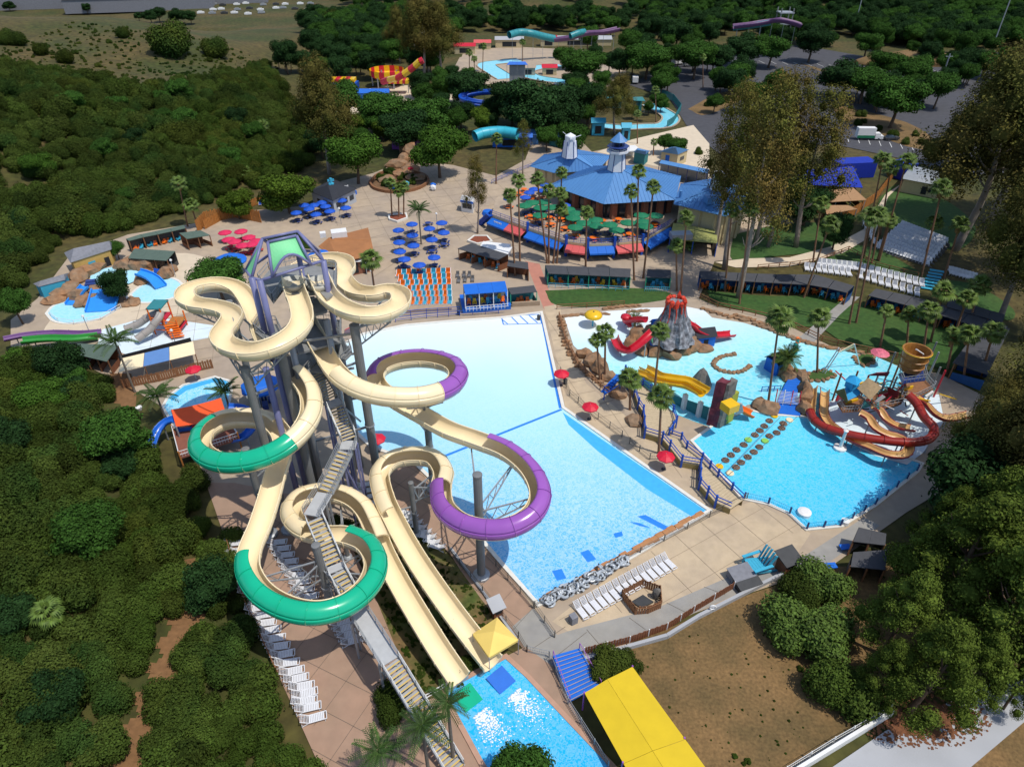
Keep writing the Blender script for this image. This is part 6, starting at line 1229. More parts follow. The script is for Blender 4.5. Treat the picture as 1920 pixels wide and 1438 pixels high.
b = MB(); E4 = [P(863,377,2.75), P(887,381,2.75)]; b.bar(E4[0], E4[1], .12, .5); obj('sign_band', b, m_blue, ki)
house('ticket_booth', 'cream ticket booth with a blue pyramid roof', 'booth', [(1238,284),(1272,290),(1292,281),(1258,276)], [(1262,276,6.0),(1268,276,6.0)], 3.6, m_creamw, m_metal_b, wins=((0,.4,1.6,1.2,2.4,m_blue),(1,.5,1.8,2.2,1.0,m_glass)))
house('ticket_booth', 'small grey booth with a blue roof beside the lighthouse', 'booth', [(1188,285),(1210,290),(1218,283),(1196,278)], [(1195,281,4.4),(1210,283,4.4)], 3.2, m_tealw, m_metal_b)
cabana('long thin blue walkway roof over the entry turnstiles', [(1240,300),(1330,318)], [(1236,306),(1326,325)], 5, zb=4.0, zf=3.9, roof=m_metal_b, wall=m_steel, post=m_navy, wallh=1.0, name='walkway_roof', cat='walkway roof')
tag(obj('food_cart', MB().box(P(928, 470, 1.2), (6.2, 3.4, 2.2), -.25).box(P(928, 468, 2.5), (6.6, 3.8, .25), -.25), m_white), 'white food cart with a flat roof behind the timber cabanas', 'food cart')
tag(obj('food_cart', MB().box(P(1180, 283, 1.2), (4.5, 3.0, 2.2), .2).box(P(1180, 281, 2.5), (5.0, 3.4, .25), .2), m_white), 'white round-cornered cart behind the lighthouse', 'food cart')
cabana('big deep blue canopy by the brown board fence', [(1500,320),(1600,312)], [(1490,345),(1618,352)], 3, zb=5.0, zf=3.6, roof=mat('canvas_deep_blue', (0.008, 0.03, 0.36), 0.6, 0.08), wall=m_open, post=m_steel, name='canopy', cat='canopy')
cabana('upper tan-roofed shelter beside the brown fence', [(1545,358),(1600,352)], [(1540,380),(1625,375)], 3, zb=3.4, zf=3.2, roof=mat('tan_roof', (0.37, 0.21, 0.10), 0.8, 0.08), wall=m_brown, post=m_steel, name='shelter', cat='shelter')
cabana('lower tan-roofed shelter beside the brown fence', [(1545,385),(1590,385)], [(1550,402),(1608,392)], 2, zb=3.4, zf=3.2, roof=MATS['tan_roof'], wall=m_brown, post=m_steel, name='shelter', cat='shelter')
for u, v, s, r_, lab in ((1598,315,(11,5,4.2),.15,'deep blue container store behind the blue canopy'),(1692,318,(5,5,4.0),.5,'short deep blue container by the fence top')): tag(obj('container', MB().box(P(u, v, s[2] / 2), s, r_), MATS['canvas_deep_blue']), lab, 'container')
house('site_office', 'cream site office with a silver roof behind the lawn palms', 'building', [(1690,335),(1770,350),(1790,330),(1710,310)], [(1700,322,4.8),(1780,338,4.8)], 3.6, m_creamw, m_steel, wins=((0,.6,1.5,1.3,2.0,m_open),(0,.8,1.8,1.6,1.2,m_glass)))
house('blue_shed', 'blue roofed building left behind the first cupola', 'building', [(1028,252),(1068,262),(1080,248),(1045,240)], [(1050,247,5.0),(1062,250,5.0)], 3.4, m_tealw, m_metal_b)
# ---- vehicles
def van(u, v, rz, label, body, L_=6.0, H_=2.4, name='delivery_truck', cat='truck', box=True, top=None):
    p = P(u, v, 0); r = thing(name, label, cat, p, rz); W2 = 2.2; b = MB()
    if box: b.box((-L_ * .17, 0, .75 + H_ / 2), (L_ * .64, W2, H_)); obj('cargo_box', b, top or body, r, local=True); b = MB(); b.box((L_ * .33, 0, .95), (L_ * .3, W2 * .92, 1.0)); b.box((L_ * .27, 0, 1.75), (L_ * .18, W2 * .88, .8)); obj('cab', b, body, r, local=True)
    else: b.box((0, 0, .65), (L_, 1.8, .65)); obj('body', b, body, r, local=True); b = MB(); b.add([(-L_*.4,-.8,.97),(L_*.25,-.8,.97),(L_*.25,.8,.97),(-L_*.4,.8,.97),(-L_*.3,-.65,1.45),(L_*.08,-.65,1.45),(L_*.08,.65,1.45),(-L_*.3,.65,1.45)],[(4,5,6,7),(0,1,5,4),(1,2,6,5),(2,3,7,6),(3,0,4,7)]); obj('cabin', b, m_glass, r, local=True)
    b = MB(); b.box((L_ * .365, 0, 1.75), (.05, W2 * .75, .55)); box and obj('windscreen', b, m_glass, r, local=True)
    for x in (-L_ * .3, L_ * .32):
        for s_ in (-1, 1): b = MB(); b.tube([(x, s_ * .8, .38), (x, s_ * 1.02, .38)], .38, 10); obj('wheel', b, m_dark, r, local=True)
    if box: b = MB(); b.box((-L_ * .17, -W2 / 2 - .02, 1.15), (L_ * .64, .03, .8)); b.box((-L_ * .17, W2 / 2 + .02, 1.15), (L_ * .64, .03, .8)); obj('stripe', b, m_green, r, local=True) if 'green' in label else None
    return r
van(1628, 262, -.05, 'white box truck with a green lower band in the parking lot', m_white, 8.5, 3.0)
van(1670, 263, .1, 'black saloon car parked beside the box truck', m_dark, 4.6, name='parked_car', cat='car', box=False)
van(1190, 156, 1.5, 'white van parked by the access road', m_white, 6, 2.0, 'parked_van', 'van'); van(1272, 122, .4, 'white van behind the access road trees', m_white, 7, 2.2, 'parked_van', 'van'); van(1292, 125, .3, 'silver van right of the white one', m_steel, 6, 2.0, 'parked_van', 'van')
# far car park and sheds beyond the ridge
for k in range(26):
    u, v = 375 + (k % 10) * 23 + random.uniform(-6, 6), 10 + (k // 10) * 9 + random.uniform(-2, 2); p = G(u, v); b = MB(); b.box((0, 0, .7), (4.4, 1.8, .9)); b.box((-.2, 0, 1.3), (2.4, 1.6, .5)); o = obj('far_car', b, [m_white, m_steel, m_dark, m_white][k % 4], local=True); o.location = p; o.rotation_euler.z = .3; tag(o, 'tiny parked car in the far car park beyond the ridge', 'car', 'cars in the far car park')
for u, v, w, d_, h, lab in ((120,12,120,30,9,'long white-roofed warehouse beyond the ridge at left'),(270,18,90,26,8,'grey flat-roofed warehouse behind the hill crest'),(40,14,60,24,8,'white warehouse at the far left corner'),(395,5,80,26,9,'pale warehouse above the far car park')):
    p = G(u, v); r = thing('warehouse', lab, 'warehouse', p); b = MB(); b.box((0, 0, h / 2), (w, d_, h), .25); obj('wall', b, m_grshing, r, local=True); b = MB(); b.box((0, 0, h + .3), (w + 1, d_ + 1, .5), .25); obj('roof', b, m_slab, r, local=True)
    for k in range(8): b = MB(); b.box(((k - 3.5) * w * .12 * math.cos(.25), (k - 3.5) * w * .12 * math.sin(.25), h + .8), (2.5, 2.5, .8), .25); obj('roof_vent', b, m_white, r, local=True)
# ================================================================ volcano island
vc = P(1255, 652, 0); vh = H_to(vc, 566); vo = thing('volcano', 'grey play volcano with a red lava rim and brown rock foot in the lagoon', 'volcano', vc)
m_volc = mat('volcano_rock', (0.11, 0.11, 0.125), 0.9, 0.6, 1.6, bump=0.25, col2=(0.27, 0.28, 0.31), scale2=1.1, detail=8); m_lava = mat('lava_red', (0.62, 0.05, 0.02), 0.6, 0.15, 1.5)
g = np.random.default_rng(3); n, k = 40, 16; vs = []
for i in range(k + 1):
    t = i / k; r0 = 1.55 + 2.5 * (1 - t) ** 1.7
    for j in range(n):
        a = 2 * math.pi * j / n; ridge = .28 * math.sin(a * 9 + 1.5 * math.sin(t * 5)) + .18 * math.sin(a * 17 + 3 * t); q = Vector((math.cos(a) * 2, math.sin(a) * 2, t * 5)); r_ = r0 * (1 + .10 * mnoise.noise(q)) + ridge * (1.1 - .5 * t); vs.append((r_ * math.cos(a), r_ * math.sin(a), vh * .24 + vh * .76 * t + .3 * mnoise.noise(q * 1.7) * (t > .9)))
b = MB(); b.add(vs, [(i * n + j, i * n + (j + 1) % n, (i + 1) * n + (j + 1) % n, (i + 1) * n + j) for i in range(k) for j in range(n)] + [tuple(k * n + j for j in range(n))]); obj('cone', b, m_volc, vo, local=True)
b = MB()
for j in range(11): a = 2 * math.pi * j / 11; b.rock((1.45 * math.cos(a), 1.45 * math.sin(a), vh + .1), (.42, .42, .6 + .25 * (j % 3)), j, 1, .45)
obj('lava_rim', b, m_lava, vo, local=True)
for j, a in enumerate((-1.3, -1.75, -2.3, -.8, -2.9)):
    b = MB(); pts = [Vector(((1.65 + 2.5 * (1 - t) ** 1.7 + .12) * math.cos(a + .08 * math.sin(t * 9 + j)), (1.65 + 2.5 * (1 - t) ** 1.7 + .12) * math.sin(a + .08 * math.sin(t * 9 + j)), vh * .24 + vh * .76 * t)) for t in [1 - .1 * i for i in range(3 + (j * 2) % 5)]]; b.tube(pts, [.13 - .015 * i for i in range(len(pts))], 6); obj('lava_stream', b, m_lava, vo, local=True)
for i, (u, v, s, h) in enumerate(((1215,650,2.2,2.0),(1232,662,2.0,1.3),(1255,664,2.4,1.6),(1275,660,2.2,1.8),(1290,655,2.4,1.8),(1200,660,1.6,1.0),(1300,645,2.0,2.2),(1262,640,2.6,3.6),(1245,640,2.2,3.0),(1285,640,2.0,3.4),(1185,648,1.5,1.6),(1195,636,2.0,1.8),(1318,655,1.8,.7),(1225,640,2.2,2.6))): p = P(u, v); b = MB(); b.rock((p.x, p.y, h * .35), (s, s * .8, h), i + 5, 2, .35, i); obj('rock', b, m_rock, vo)
b = MB(); c = P(1270, 652, 0); b.slab([(c.x - 2, c.y - .2, 3.4), (c.x + 1.8, c.y - .2, 3.4), (c.x + 1.5, c.y - 1.8, .3), (c.x - 1.6, c.y - 1.8, .3)], .1); obj('waterfall', b, m_foam, vo)
def small_flume(root, ctrl, rad, m_out, m_in=None, closed=False, name='flume_section', step=.6, per=4):
    line = resample(crs([P(*c_) for c_ in ctrl], 8), step); fr = frames(line); k = 0
    while k < len(line) - 1:
        e = min(k + per, len(line) - 1); seg = fr[k:e + 1]; b = MB(); A = math.pi if closed else R(95); shell(b, seg, rad, .06, -A, A, 14 if closed else 10); shell(b, [(seg[-1][0] - seg[-1][1] * .08,) + seg[-1][1:], seg[-1]], rad + .06, .06, -A, A, 14 if closed else 10); o = obj(name, b, m_out, root, smooth=True)
        if m_in: b = MB(); shell(b, seg, rad - .05, .03, -A, A, 8); obj('flume_lining', b, m_in, o, smooth=True)
        k = e
    return line
def slide_thing(label, ctrl, rad, m_out, m_in=None, closed=False, posts=True, cat='slide', name='tube_slide', hang=4):
    p0 = P(*ctrl[0]); r = thing(name, label, cat, (p0.x, p0.y, 0)); line = small_flume(r, ctrl, rad, m_out, m_in, closed)
    if posts:
        for p in line[3::9]:
            if p.z > .8: b = MB(); b.bar((p.x, p.y, 0), (p.x, p.y, p.z), .14); obj('support_post', b, m_steel, r)
    return r
m_redf = mat('flume_red', (0.55, 0.012, 0.03), 0.3, 0.05, spec=0.5); m_yelf = mat('flume_yellow', (0.78, 0.47, 0.012), 0.3, 0.05, spec=0.5)
slide_thing('red tube slide curling down the front left of the volcano', [(1226,626,4.2),(1215,636,3.6),(1200,650,2.6),(1180,662,1.6),(1162,658,.9),(1155,647,.6),(1150,636,.35)], .75, m_redf)
slide_thing('red tube slide running out to the right of the volcano', [(1282,611,4.2),(1295,614,3.4),(1312,626,2.2),(1330,633,1.3),(1352,633,.8),(1372,631,.4)], .75, m_redf)
slide_thing('red slide stub behind the left of the volcano', [(1212,604,3.4),(1190,604,2.4),(1174,606,1.4),(1178,612,.7)], .7, m_redf)
for u, v, s, rz, lab, top in ((1233,655,(3.4,2.6,2.2),.3,'little blue play hut with a green roof at the volcano foot','parasol_green'),(1316,644,(3.4,2.6,2.2),.2,'little blue play hut with a slate roof right of the volcano','roof_slate'),(1228,640,(1.8,1.5,3.6),.2,'narrow blue play hut on the volcano rocks','canvas_blue'),(1455,694,(3.0,2.6,2.4),.5,'blue play hut with a dark roof on the lagoon rocks','roof_slate')):
    p = P(u, v); r = thing('play_hut', lab, 'play hut', p, rz); x, y, z = s[0] / 2, s[1] / 2, s[2]; b = MB(); b.box((0, 0, z / 2), s); obj('wall', b, m_blue, r, local=True)
    for sg in (-1, 1): b = MB(); b.slab([(-x - .2, sg * (y + .25), z - .1), (x + .2, sg * (y + .25), z - .1), (x + .2, 0, z + 1.0), (-x - .2, 0, z + 1.0)], .1); obj('roof', b, MATS[top], r, local=True)
    b = MB(); b.box((0, -y - .02, .8), (.8, .05, 1.5)); obj('door', b, m_open, r, local=True)
# yellow mushroom, rock arc, sea serpent figure, rope swing
c = P(1111, 612, 0); r = thing('mushroom_fountain', 'yellow mushroom water umbrella standing in the shallow lagoon', 'water umbrella', c); b = MB(); b.lathe((0, 0, 0), [(1.55, 2.1), (1.65, 2.3), (1.35, 2.75), (.7, 3.0), (0, 3.05)], 18); obj('cap', b, m_yelf, r, local=True, smooth=True); b = MB(); b.tube([(0, 0, 0), (0, 0, 2.9)], .14, 8); obj('pole', b, m_teal, r, local=True); b = MB(); b.lathe((0, 0, 3.0), [(.18, 0), (.12, .15), (0, .2)], 8); obj('knob', b, m_dark, r, local=True)
c = P(1172, 610, 0); r = thing('mushroom_fountain', 'red mushroom water umbrella half hidden left of the volcano', 'water umbrella', c); b = MB(); b.lathe((0, 0, 0), [(1.0, 1.6), (.9, 2.0), (.4, 2.2), (0, 2.25)], 14); obj('cap', b, m_redp, r, local=True, smooth=True); b = MB(); b.tube([(0, 0, 0), (0, 0, 2)], .12, 8); obj('pole', b, m_teal, r, local=True)
r = thing('rock_arc', 'open ring of low brown rocks in the lagoon', 'rock ring', P(1368, 690))
arc_ = crs(PL([(1377,666),(1357,669),(1342,677),(1338,687),(1350,696),(1372,700),(1392,697),(1405,688)]), 5)
for i, p in enumerate(resample(arc_, .75)): b = MB(); b.rock((p.x, p.y, .18), (.55, .5, .38 + .15 * (i % 4 == 0)), i, 1, .4, i); obj('rock', b, m_rock, r)
c = P(1487, 665, 0); r = thing('serpent_figure', 'small teal and orange climbing figure in the shallow lagoon', 'play figure', c); b = MB(); b.tube(crs([Vector(q) for q in ((-.3, 0, 0), (.3, .1, .9), (-.1, 0, 1.8), (.2, 0, 2.5), (-.05, 0, 3.2))], 4), [.7, .65, .6, .55, .5, .48, .45, .42, .38, .36, .34, .3, .28, .26, .22, .2, .12], 8); obj('body', b, mat('serpent_teal', (0.02, 0.28, 0.24), 0.4, 0.15), r, local=True, smooth=True); b = MB(); b.rock((-.05, 0, 3.3), (.4, .3, .3), 2, 1, .2); b.rock((.2, 0, 2.5), (.45, .3, .3), 3, 1, .2); obj('head', b, m_orange, r, local=True); b = MB(); b.rock((-.6, -.3, .3), (.9, .6, .35), 5, 1, .3); obj('tail', b, m_tealw, r, local=True)
r = thing('sail_swing', 'cream sail strung between two leaning poles over the white beach', 'sail', P(1545, 700)); b = MB(); q = [P(1572,660,5.0), P(1601,644,5.2), P(1601,651,3.9), P(1574,661,3.6)]; b.slab(q, .08); obj('sail', b, m_cream_fg, r)
for a, e in ((P(1540,702,0), P(1573,652,5.6)), (P(1612,684,0), P(1602,645,5.4)), (P(1544,704,0), P(1576,655,5.4))): b = MB(); b.tube([a, e], .09, 6); obj('pole', b, m_white, r)
def planter(px, lab, h=.5):
    pts = smooth_poly(PL(px), 3); c = sum(pts, Vector()) / len(pts); r = thing('planter', lab, 'planter', (c.x, c.y, 0)); b = MB(); b.prism([(c.x + (p.x - c.x) * .9, c.y + (p.y - c.y) * .9) for p in pts], 0, h * .8); obj('planting', b, m_lawn, r); L = resample(pts + [pts[0]], 1.0)
    for i, p in enumerate(L): b = MB(); b.rock((p.x, p.y, h * .4), (.6, .35, h * .75), i, 1, .3, i); obj('edge_stone', b, m_rock, r)
planter([(1516,702),(1545,696),(1562,702),(1563,708),(1535,716),(1515,714)], 'stone-edged green planter by the blue stairs'); planter([(1602,672),(1622,666),(1638,672),(1632,684),(1612,686)], 'stone-edged green planter by the pirate fort')
for px, lab in (([(890,446),(912,446),(920,455),(895,459),(880,454)], 'brick planter round the sparse plaza tree'), ([(731,407),(760,404),(762,411),(745,417),(732,413)], 'planter at the foot of the three plaza palms')):
    pts = PL(px); c = sum(pts, Vector()) / len(pts); r = thing('planter', lab, 'planter', (c.x, c.y, 0)); b = MB(); ring(b, pts, .4, 0, .5); obj('kerb', b, m_whitecop, r); b = MB(); b.prism([(p.x, p.y) for p in pts], 0, .35); obj('soil', b, mat('red_mulch', (0.22, 0.06, 0.03), 0.95, 0.25, 3), r)
# stone shore of the lagoon
def shore(px, lab, s=.7, h=.5, step=1.1):
    L = resample(crs(PL(px), 6), step); r = thing('stone_edging', lab, 'stone edging', tuple(L[0]))
    for i, p in enumerate(L): b = MB(); b.rock((p.x, p.y, h * .3), (s * (1 + .3 * (i % 3)), s * .6, h * (.8 + .2 * (i % 2))), i, 1, .35, random.uniform(-.4, .4)); obj('stone', b, m_rock, r)
shore([(1050,595),(1100,591),(1135,590)], 'brown stone edging at the top left of the lagoon'); shore([(1135,580),(1165,576),(1200,574)], 'stone edging behind the volcano left'); shore([(1180,586),(1215,584)], 'short stone edging left behind the volcano'); shore([(1318,580),(1350,590),(1398,602)], 'brown stone edging at the top right of the lagoon'); shore([(1380,592),(1440,612),(1500,640),(1560,655)], 'long stone edging below the lawn fence'); shore([(1416,608),(1470,630),(1530,648),(1610,662)], 'outer stone edging along the white beach'); shore([(1052,600),(1062,645),(1090,690),(1140,730)], 'stone edging on the left lagoon shore')
for i, (u, v, s, h) in enumerate(((1095,668,1.4,1.2),(1110,680,1.8,1.4),(1125,695,1.8,1.6),(1140,710,1.4,1.2),(1160,740,1.6,.9),(1190,790,1.6,.8),(1440,770,1.6,1.3),(1425,760,1.4,1.0),(1500,712,1.4,1.6),(1507,735,1.3,1.8),(1508,755,1.3,2.0),(1505,772,1.2,1.6),(1470,700,1.8,1.5),(1480,712,1.4,1.2))): p = P(u, v); b = MB(); b.rock((p.x, p.y, h * .3), (s, s * .8, h), i + 30, 2, .4, i); o = obj('boulder', b, m_rock, at=(p.x, p.y, 0)); tag(o, ('brown boulder on the left lagoon shore by the two palms' if u < 1200 else 'brown boulder beside the blue lagoon stairs'), 'boulder', 'boulders on the left shore' if u < 1200 else 'boulders by the blue stairs')
b = MB(); p = P(1313, 722); b.lathe((p.x, p.y, 0), [(1.9, -.1), (1.4, 1.2), (.7, 2.6), (0, 3.4)], 9); tag(obj('rock_cone', b, m_rockg), 'pointed grey rock behind the yellow slides', 'rock')
# twin yellow slides and the maroon rock tower
slide_thing('upper of the twin yellow slides into the lagoon', [(1324,738,3.9),(1308,729,3.6),(1290,719,3.2),(1266,715,2.8),(1238,710,2.2),(1222,701,1.5),(1207,694,.7)], .72, m_yelf, posts=False)
slide_thing('lower of the twin yellow slides into the lagoon', [(1316,744,3.9),(1303,736,3.6),(1286,728,3.2),(1264,723,2.8),(1232,718,2.2),(1212,710,1.5),(1191,703,.7)], .72, m_yelf, posts=False)
r = thing('slide_wall', 'teal wall with white columns carrying the yellow slides', 'wall', P(1300, 770)); a, e = P(1240,745), P(1332,792); d = (e - a).normalized(); b = MB(); b.add([(a.x, a.y, 0), (e.x, e.y, 0), (e.x, e.y, 2.6), (a.x, a.y, 1.2)], [(0, 1, 2, 3)]); b.bar((a.x, a.y + .2, .6), (e.x, e.y + .2, 1.3), .2, 1.2); obj('panel', b, m_tealw, r)
for t in (.12, .45, .75, .97): p = a.lerp(e, t); b = MB(); b.box((p.x, p.y - .2, 1.4), (.6, .6, 2.8), .4); obj('column', b, m_white, r)
r = thing('rock_tower', 'maroon and grey rock tower at the head of the yellow slides', 'tower', P(1350, 795)); h = H_to(P(1345, 798), 716); fr4 = [P(1326,797), P(1346,803), P(1376,790), P(1356,782)]; b = MB(); nn = 6
def blocky(px4, h0, h1, m_, name, amp=.18):
    b = MB(); c = sum(px4, Vector()) / 4; vs = []; K = 7; ring_ = []
    for i in range(4):
        for j in range(5): ring_.append(px4[i].lerp(px4[(i + 1) % 4], j / 5))
    for k_ in range(K + 1):
        t = k_ / K
        for p in ring_: q = c + (p - c) * (1 - .12 * t); nz_ = mnoise.noise(Vector((p.x, p.y, t * 6))); vs.append((q.x + amp * nz_, q.y + amp * nz_, h0 + (h1 - h0) * t + .15 * nz_))
    m = len(ring_); b.add(vs, [(i * m + j, i * m + (j + 1) % m, (i + 1) * m + (j + 1) % m, (i + 1) * m + j) for i in range(K) for j in range(m)] + [tuple(K * m + j for j in range(m))]); return obj(name, b, m_, r)
blocky([P(1324,797), P(1343,803), P(1353,796), P(1336,788)], 0, h, mat('maroon_rock', (0.15, 0.03, 0.045), 0.85, 0.35, 1.2, bump=.2), 'rock_face'); blocky([P(1343,803), P(1349,804), P(1366,793), P(1353,786)], 0, h * .98, m_rockg, 'rock_side'); blocky([P(1351,802), P(1374,789), P(1370,783), P(1356,788)], 0, h * .66, mat('lime_panel', (0.36, 0.38, 0.05), 0.7, 0.12), 'lime_block')
b = MB(); p = P(1366, 772, h * .6); b.box((p.x, p.y, h * .72), (1.9, 1.8, 1.2), .5); obj('yellow_box', b, m_yelf, r); b = MB(); p = P(1385, 772, 2); b.slab([P(1378,752,h*.6), P(1392,756,h*.6), P(1394,772,h*.35), P(1380,776,h*.35)], .2); obj('grey_panel', b, m_steel, r); b = MB(); p = P(1337, 792); b.box((p.x, p.y, 1.2), (1.2, 1.2, 2.4), .4); obj('doorway', b, m_open, r)
slide_thing('orange slide mouth beside the rock tower', [(1378,766,2.0),(1392,774,1.2),(1408,782,.5)], .7, m_orange, posts=False)
# ---- blue lagoon stairs and the hanging bars
r = thing('blue_stairs', 'wide blue steps running from the lagoon to the lily pad crossing', 'steps', P(1475, 740)); Ls, Rs = PL([(1490,702),(1473,722),(1463,742),(1455,760),(1437,775)]), PL([(1512,703),(1497,724),(1494,745),(1497,762),(1500,782)])
Lc, Rc = crs(Ls, 5), crs(Rs, 5)
for i in range(len(Lc) - 1):
    z = .75 - .55 * i / len(Lc) + .05; b = MB(); b.slab([(x.x, x.y, z) for x in (Lc[i], Rc[i], Rc[i + 1], Lc[i + 1])], .3); obj('step', b, m_blue, r)
r = thing('hanging_bars', 'white and red bar frame hanging over the foot of the blue steps', 'bar frame', P(1475, 765)); a, e = P(1452,762), P(1496,766); b = MB()
for k in range(9): z = .8 + .22 * k; b.bar((a.x, a.y + k * .06, z), (e.x, e.y + k * .06, z), .05)
obj('crossbar', b, m_white, r, stuff=True)
for t in (0, .33, .66, 1): p = a.lerp(e, t); b = MB(); b.bar((p.x, p.y, 0), (p.x, p.y + .5, 2.9), .12); obj('upright', b, m_redp if t in (0, .66, 1) else m_white, r)
for a_, e_ in (((1451,778),(1346,874)),((1463,782),(1362,886)),((1495,781),(1366,890))):
    r2 = thing('net_rope', {1451: 'left rope', 1463: 'middle rope', 1495: 'right rope'}[a_[0]] + ' stretched over the lily pads', 'rope', P(*a_)); b = MB(); b.tube([P(*a_, 2.2), P(*e_, 1.8)], .035, 5); obj('rope', b, m_fence, r2)
m_pad1 = mat('lily_pad_brown', (0.17, 0.10, 0.065), 0.7, 0.2, 3.0); zz = lambda x, y: (1120 + x / 4.7925, 660 + y / 4.7925)
for ri, rowp in enumerate((((1588,580,'y'),(1545,625,''),(1500,672,''),(1460,712,''),(1415,752,''),(1355,795,'g'),(1315,840,''),(1250,885,''),(1200,932,''),(1150,978,''),(1095,1035,'y')), ((1725,618,'w'),(1670,648,''),(1655,690,''),(1610,732,''),(1545,762,''),(1505,805,'g'),(1455,860,''),(1405,905,''),(1350,950,''),(1290,998,''),(1245,1042,''),(1190,1095,'w')))):
    for k, (x, y, cc_) in enumerate(rowp):
        p = P(*zz(x, y)); lab = {'y': 'yellow float at the ' + ('upper' if k == 0 else 'lower') + ' end of the left pad row', 'w': 'pale float at the ' + ('upper' if k == 0 else 'lower') + ' end of the right pad row', 'g': f'green float in the middle of the {["left", "right"][ri]} pad row', '': f'brown floating pad in the {["left", "right"][ri]} row of the crossing'}[cc_]
        r = thing('floating_pad', lab, 'floating pad', p, k, f'brown pads, {["left", "right"][ri]} row' if not cc_ else None); b = MB(); b.lathe((0, 0, .07), [(.5, 0), (.56, .1), (.5, .2), (0, .22)], 14); obj('pad', b, {'y': m_yelf, 'w': m_cream_fg, 'g': mat('float_green', (.25, .55, .1), .5, .1), '': m_pad1}[cc_], r, local=True)
        if not cc_:
            b = MB(); b.bar((-.5, -.15, .32), (.42, -.15, .32), .09, .05); b.bar((-.35, .22, .32), (.38, .18, .32), .09, .05); obj('pad_strap', b, m_dark, r, local=True)
for u, v, lab in ((1507,964,'white round buoy platform by the teal fence'),(1583,982,'small white buoy at the teal fence corner')): b = MB(); b.lathe(P(u, v), [(.85 if u < 1550 else .5, .05), (.85 if u < 1550 else .5, .5), (.5, .62), (0, .65)], 16); tag(obj('buoy', b, m_white), lab, 'buoy')
# ---- boardwalk with blue railings
bw = thing('boardwalk', 'timber boardwalk with thick royal blue post and rail sides', 'boardwalk', P(1230, 800)); m_plank = mat('boardwalk_plank', (0.50, 0.40, 0.26), 0.85, 0.12, 2.0)
Lf = PL([(1166,706),(1190,735),(1197,758),(1206,772),(1209,812),(1242,822),(1256,838),(1278,866),(1313,872),(1312,908),(1342,942),(1370,954)], 1.0); Rt = PL([(1172,697),(1205,722),(1235,746),(1262,772),(1268,792),(1254,816),(1277,824),(1287,840),(1316,862),(1346,893),(1372,918),(1393,938)], 1.0)
npl = 0
for i in range(len(Lf) - 1):
    n = max(1, round(((Lf[i + 1] - Lf[i]).length + (Rt[i + 1] - Rt[i]).length) / 2 / .42))
    for k in range(n):
        t0, t1 = k / n, (k + .93) / n; b = MB(); b.slab([Lf[i].lerp(Lf[i + 1], t0), Rt[i].lerp(Rt[i + 1], t0), Rt[i].lerp(Rt[i + 1], t1), Lf[i].lerp(Lf[i + 1], t1)], .1); obj('plank', b, m_plank, bw)
for side in (Lf, Rt):
    for p, q in zip(side, side[1:]):
        L = (q - p).length; n = max(1, round(L / 2.2))
        for hh in (.5, 1.05): b = MB(); b.tube([p + Vector((0, 0, hh)), q + Vector((0, 0, hh))], .075, 6); obj('rail', b, m_blue2, bw)
        for k in range(n): a = p.lerp(q, k / n); b = MB(); b.tube([(a.x, a.y, .0), (a.x, a.y, 2.3)], .16, 7); obj('post', b, m_blue2, bw)
        b = MB(); b.add([(p.x, p.y, 0), (q.x, q.y, 0), (q.x, q.y, .9), (p.x, p.y, .9)], [(0, 1, 2, 3)]); obj('skirt', b, mat('skirt_ochre', (0.30, 0.23, 0.09), 0.8, 0.12), bw)
r = thing('blue_steps', 'small blue steps at the upper end of the boardwalk', 'steps', P(1145, 728))
for k in range(6): a = P(1136 + k * 4, 732 - k * 3, 0); b = MB(); b.box((a.x, a.y, .1 + .16 * k), (1.0, 1.7, .14), -.5); obj('step', b, m_blue, r)
for dv in (0, 14): b = MB(); a, e = P(1133, 726 + dv, 1.0), P(1163, 706 + dv, 2.0); b.tube([a, e], .08, 6); b.tube([a - Vector((0, 0, 1)), a + Vector((0, 0, .2))], .1, 6); b.tube([e - Vector((0, 0, 2)), e + Vector((0, 0, .3))], .1, 6); obj('rail', b, m_blue2, r)
# ================================================================ pirate fort
fo = thing('pirate_fort', 'pirate play fort with a tipping bucket, patched roofs and a tangle of posts', 'play fort', P(1660, 770)); m_bronze = mat('bucket_bronze', (0.34, 0.15, 0.035), 0.4, 0.25, 1.5); m_thatch = mat('thatch', (0.36, 0.26, 0.15), 0.95, 0.2, 3.0); m_lblue = mat('bright_blue_roof', (0.02, 0.33, 0.66), 0.6, 0.08)
def panel(px, m_, nm='roof', th=.12): b = MB(); b.slab([P(*q) for q in px], th); return obj(nm, b, m_, fo)
panel([(1607,728,6.2),(1628,708,7.6),(1654,726,6.6),(1632,750,5.2)], m_thatch); panel([(1583,728,5.8),(1609,718,6.4),(1613,740,5.2),(1590,751,4.4)], m_lblue); panel([(1564,734,5.2),(1583,728,6.2),(1590,752,4.6),(1588,756,4.0)], mat('olive_roof', (0.13, 0.13, 0.05), .8, .1)); panel([(1663,725,5.4),(1686,735,5.4),(1682,749,4.2),(1666,740,4.2)], mat('dark_red_roof', (0.16, .01, .015), .6, .1)); panel([(1628,703,6.6),(1644,698,7.4),(1668,697,7.4),(1664,704,6.4)], mat('plum_roof', (0.22, .06, .09), .7, .1)); panel([(1654,740,5.8),(1640,752,4.6),(1646,754,4.4),(1660,744,5.4)], m_white, 'gable_strip', .08)
b = MB(); p = P(1597, 722, 6.2); b.box((p.x, p.y, 6.4), (1.3, 1.3, 1.2), .4); b.lathe((p.x, p.y, 7.0), [(1.3, 0), (0, .9)], 4); obj('cupola', b, m_lblue, fo)
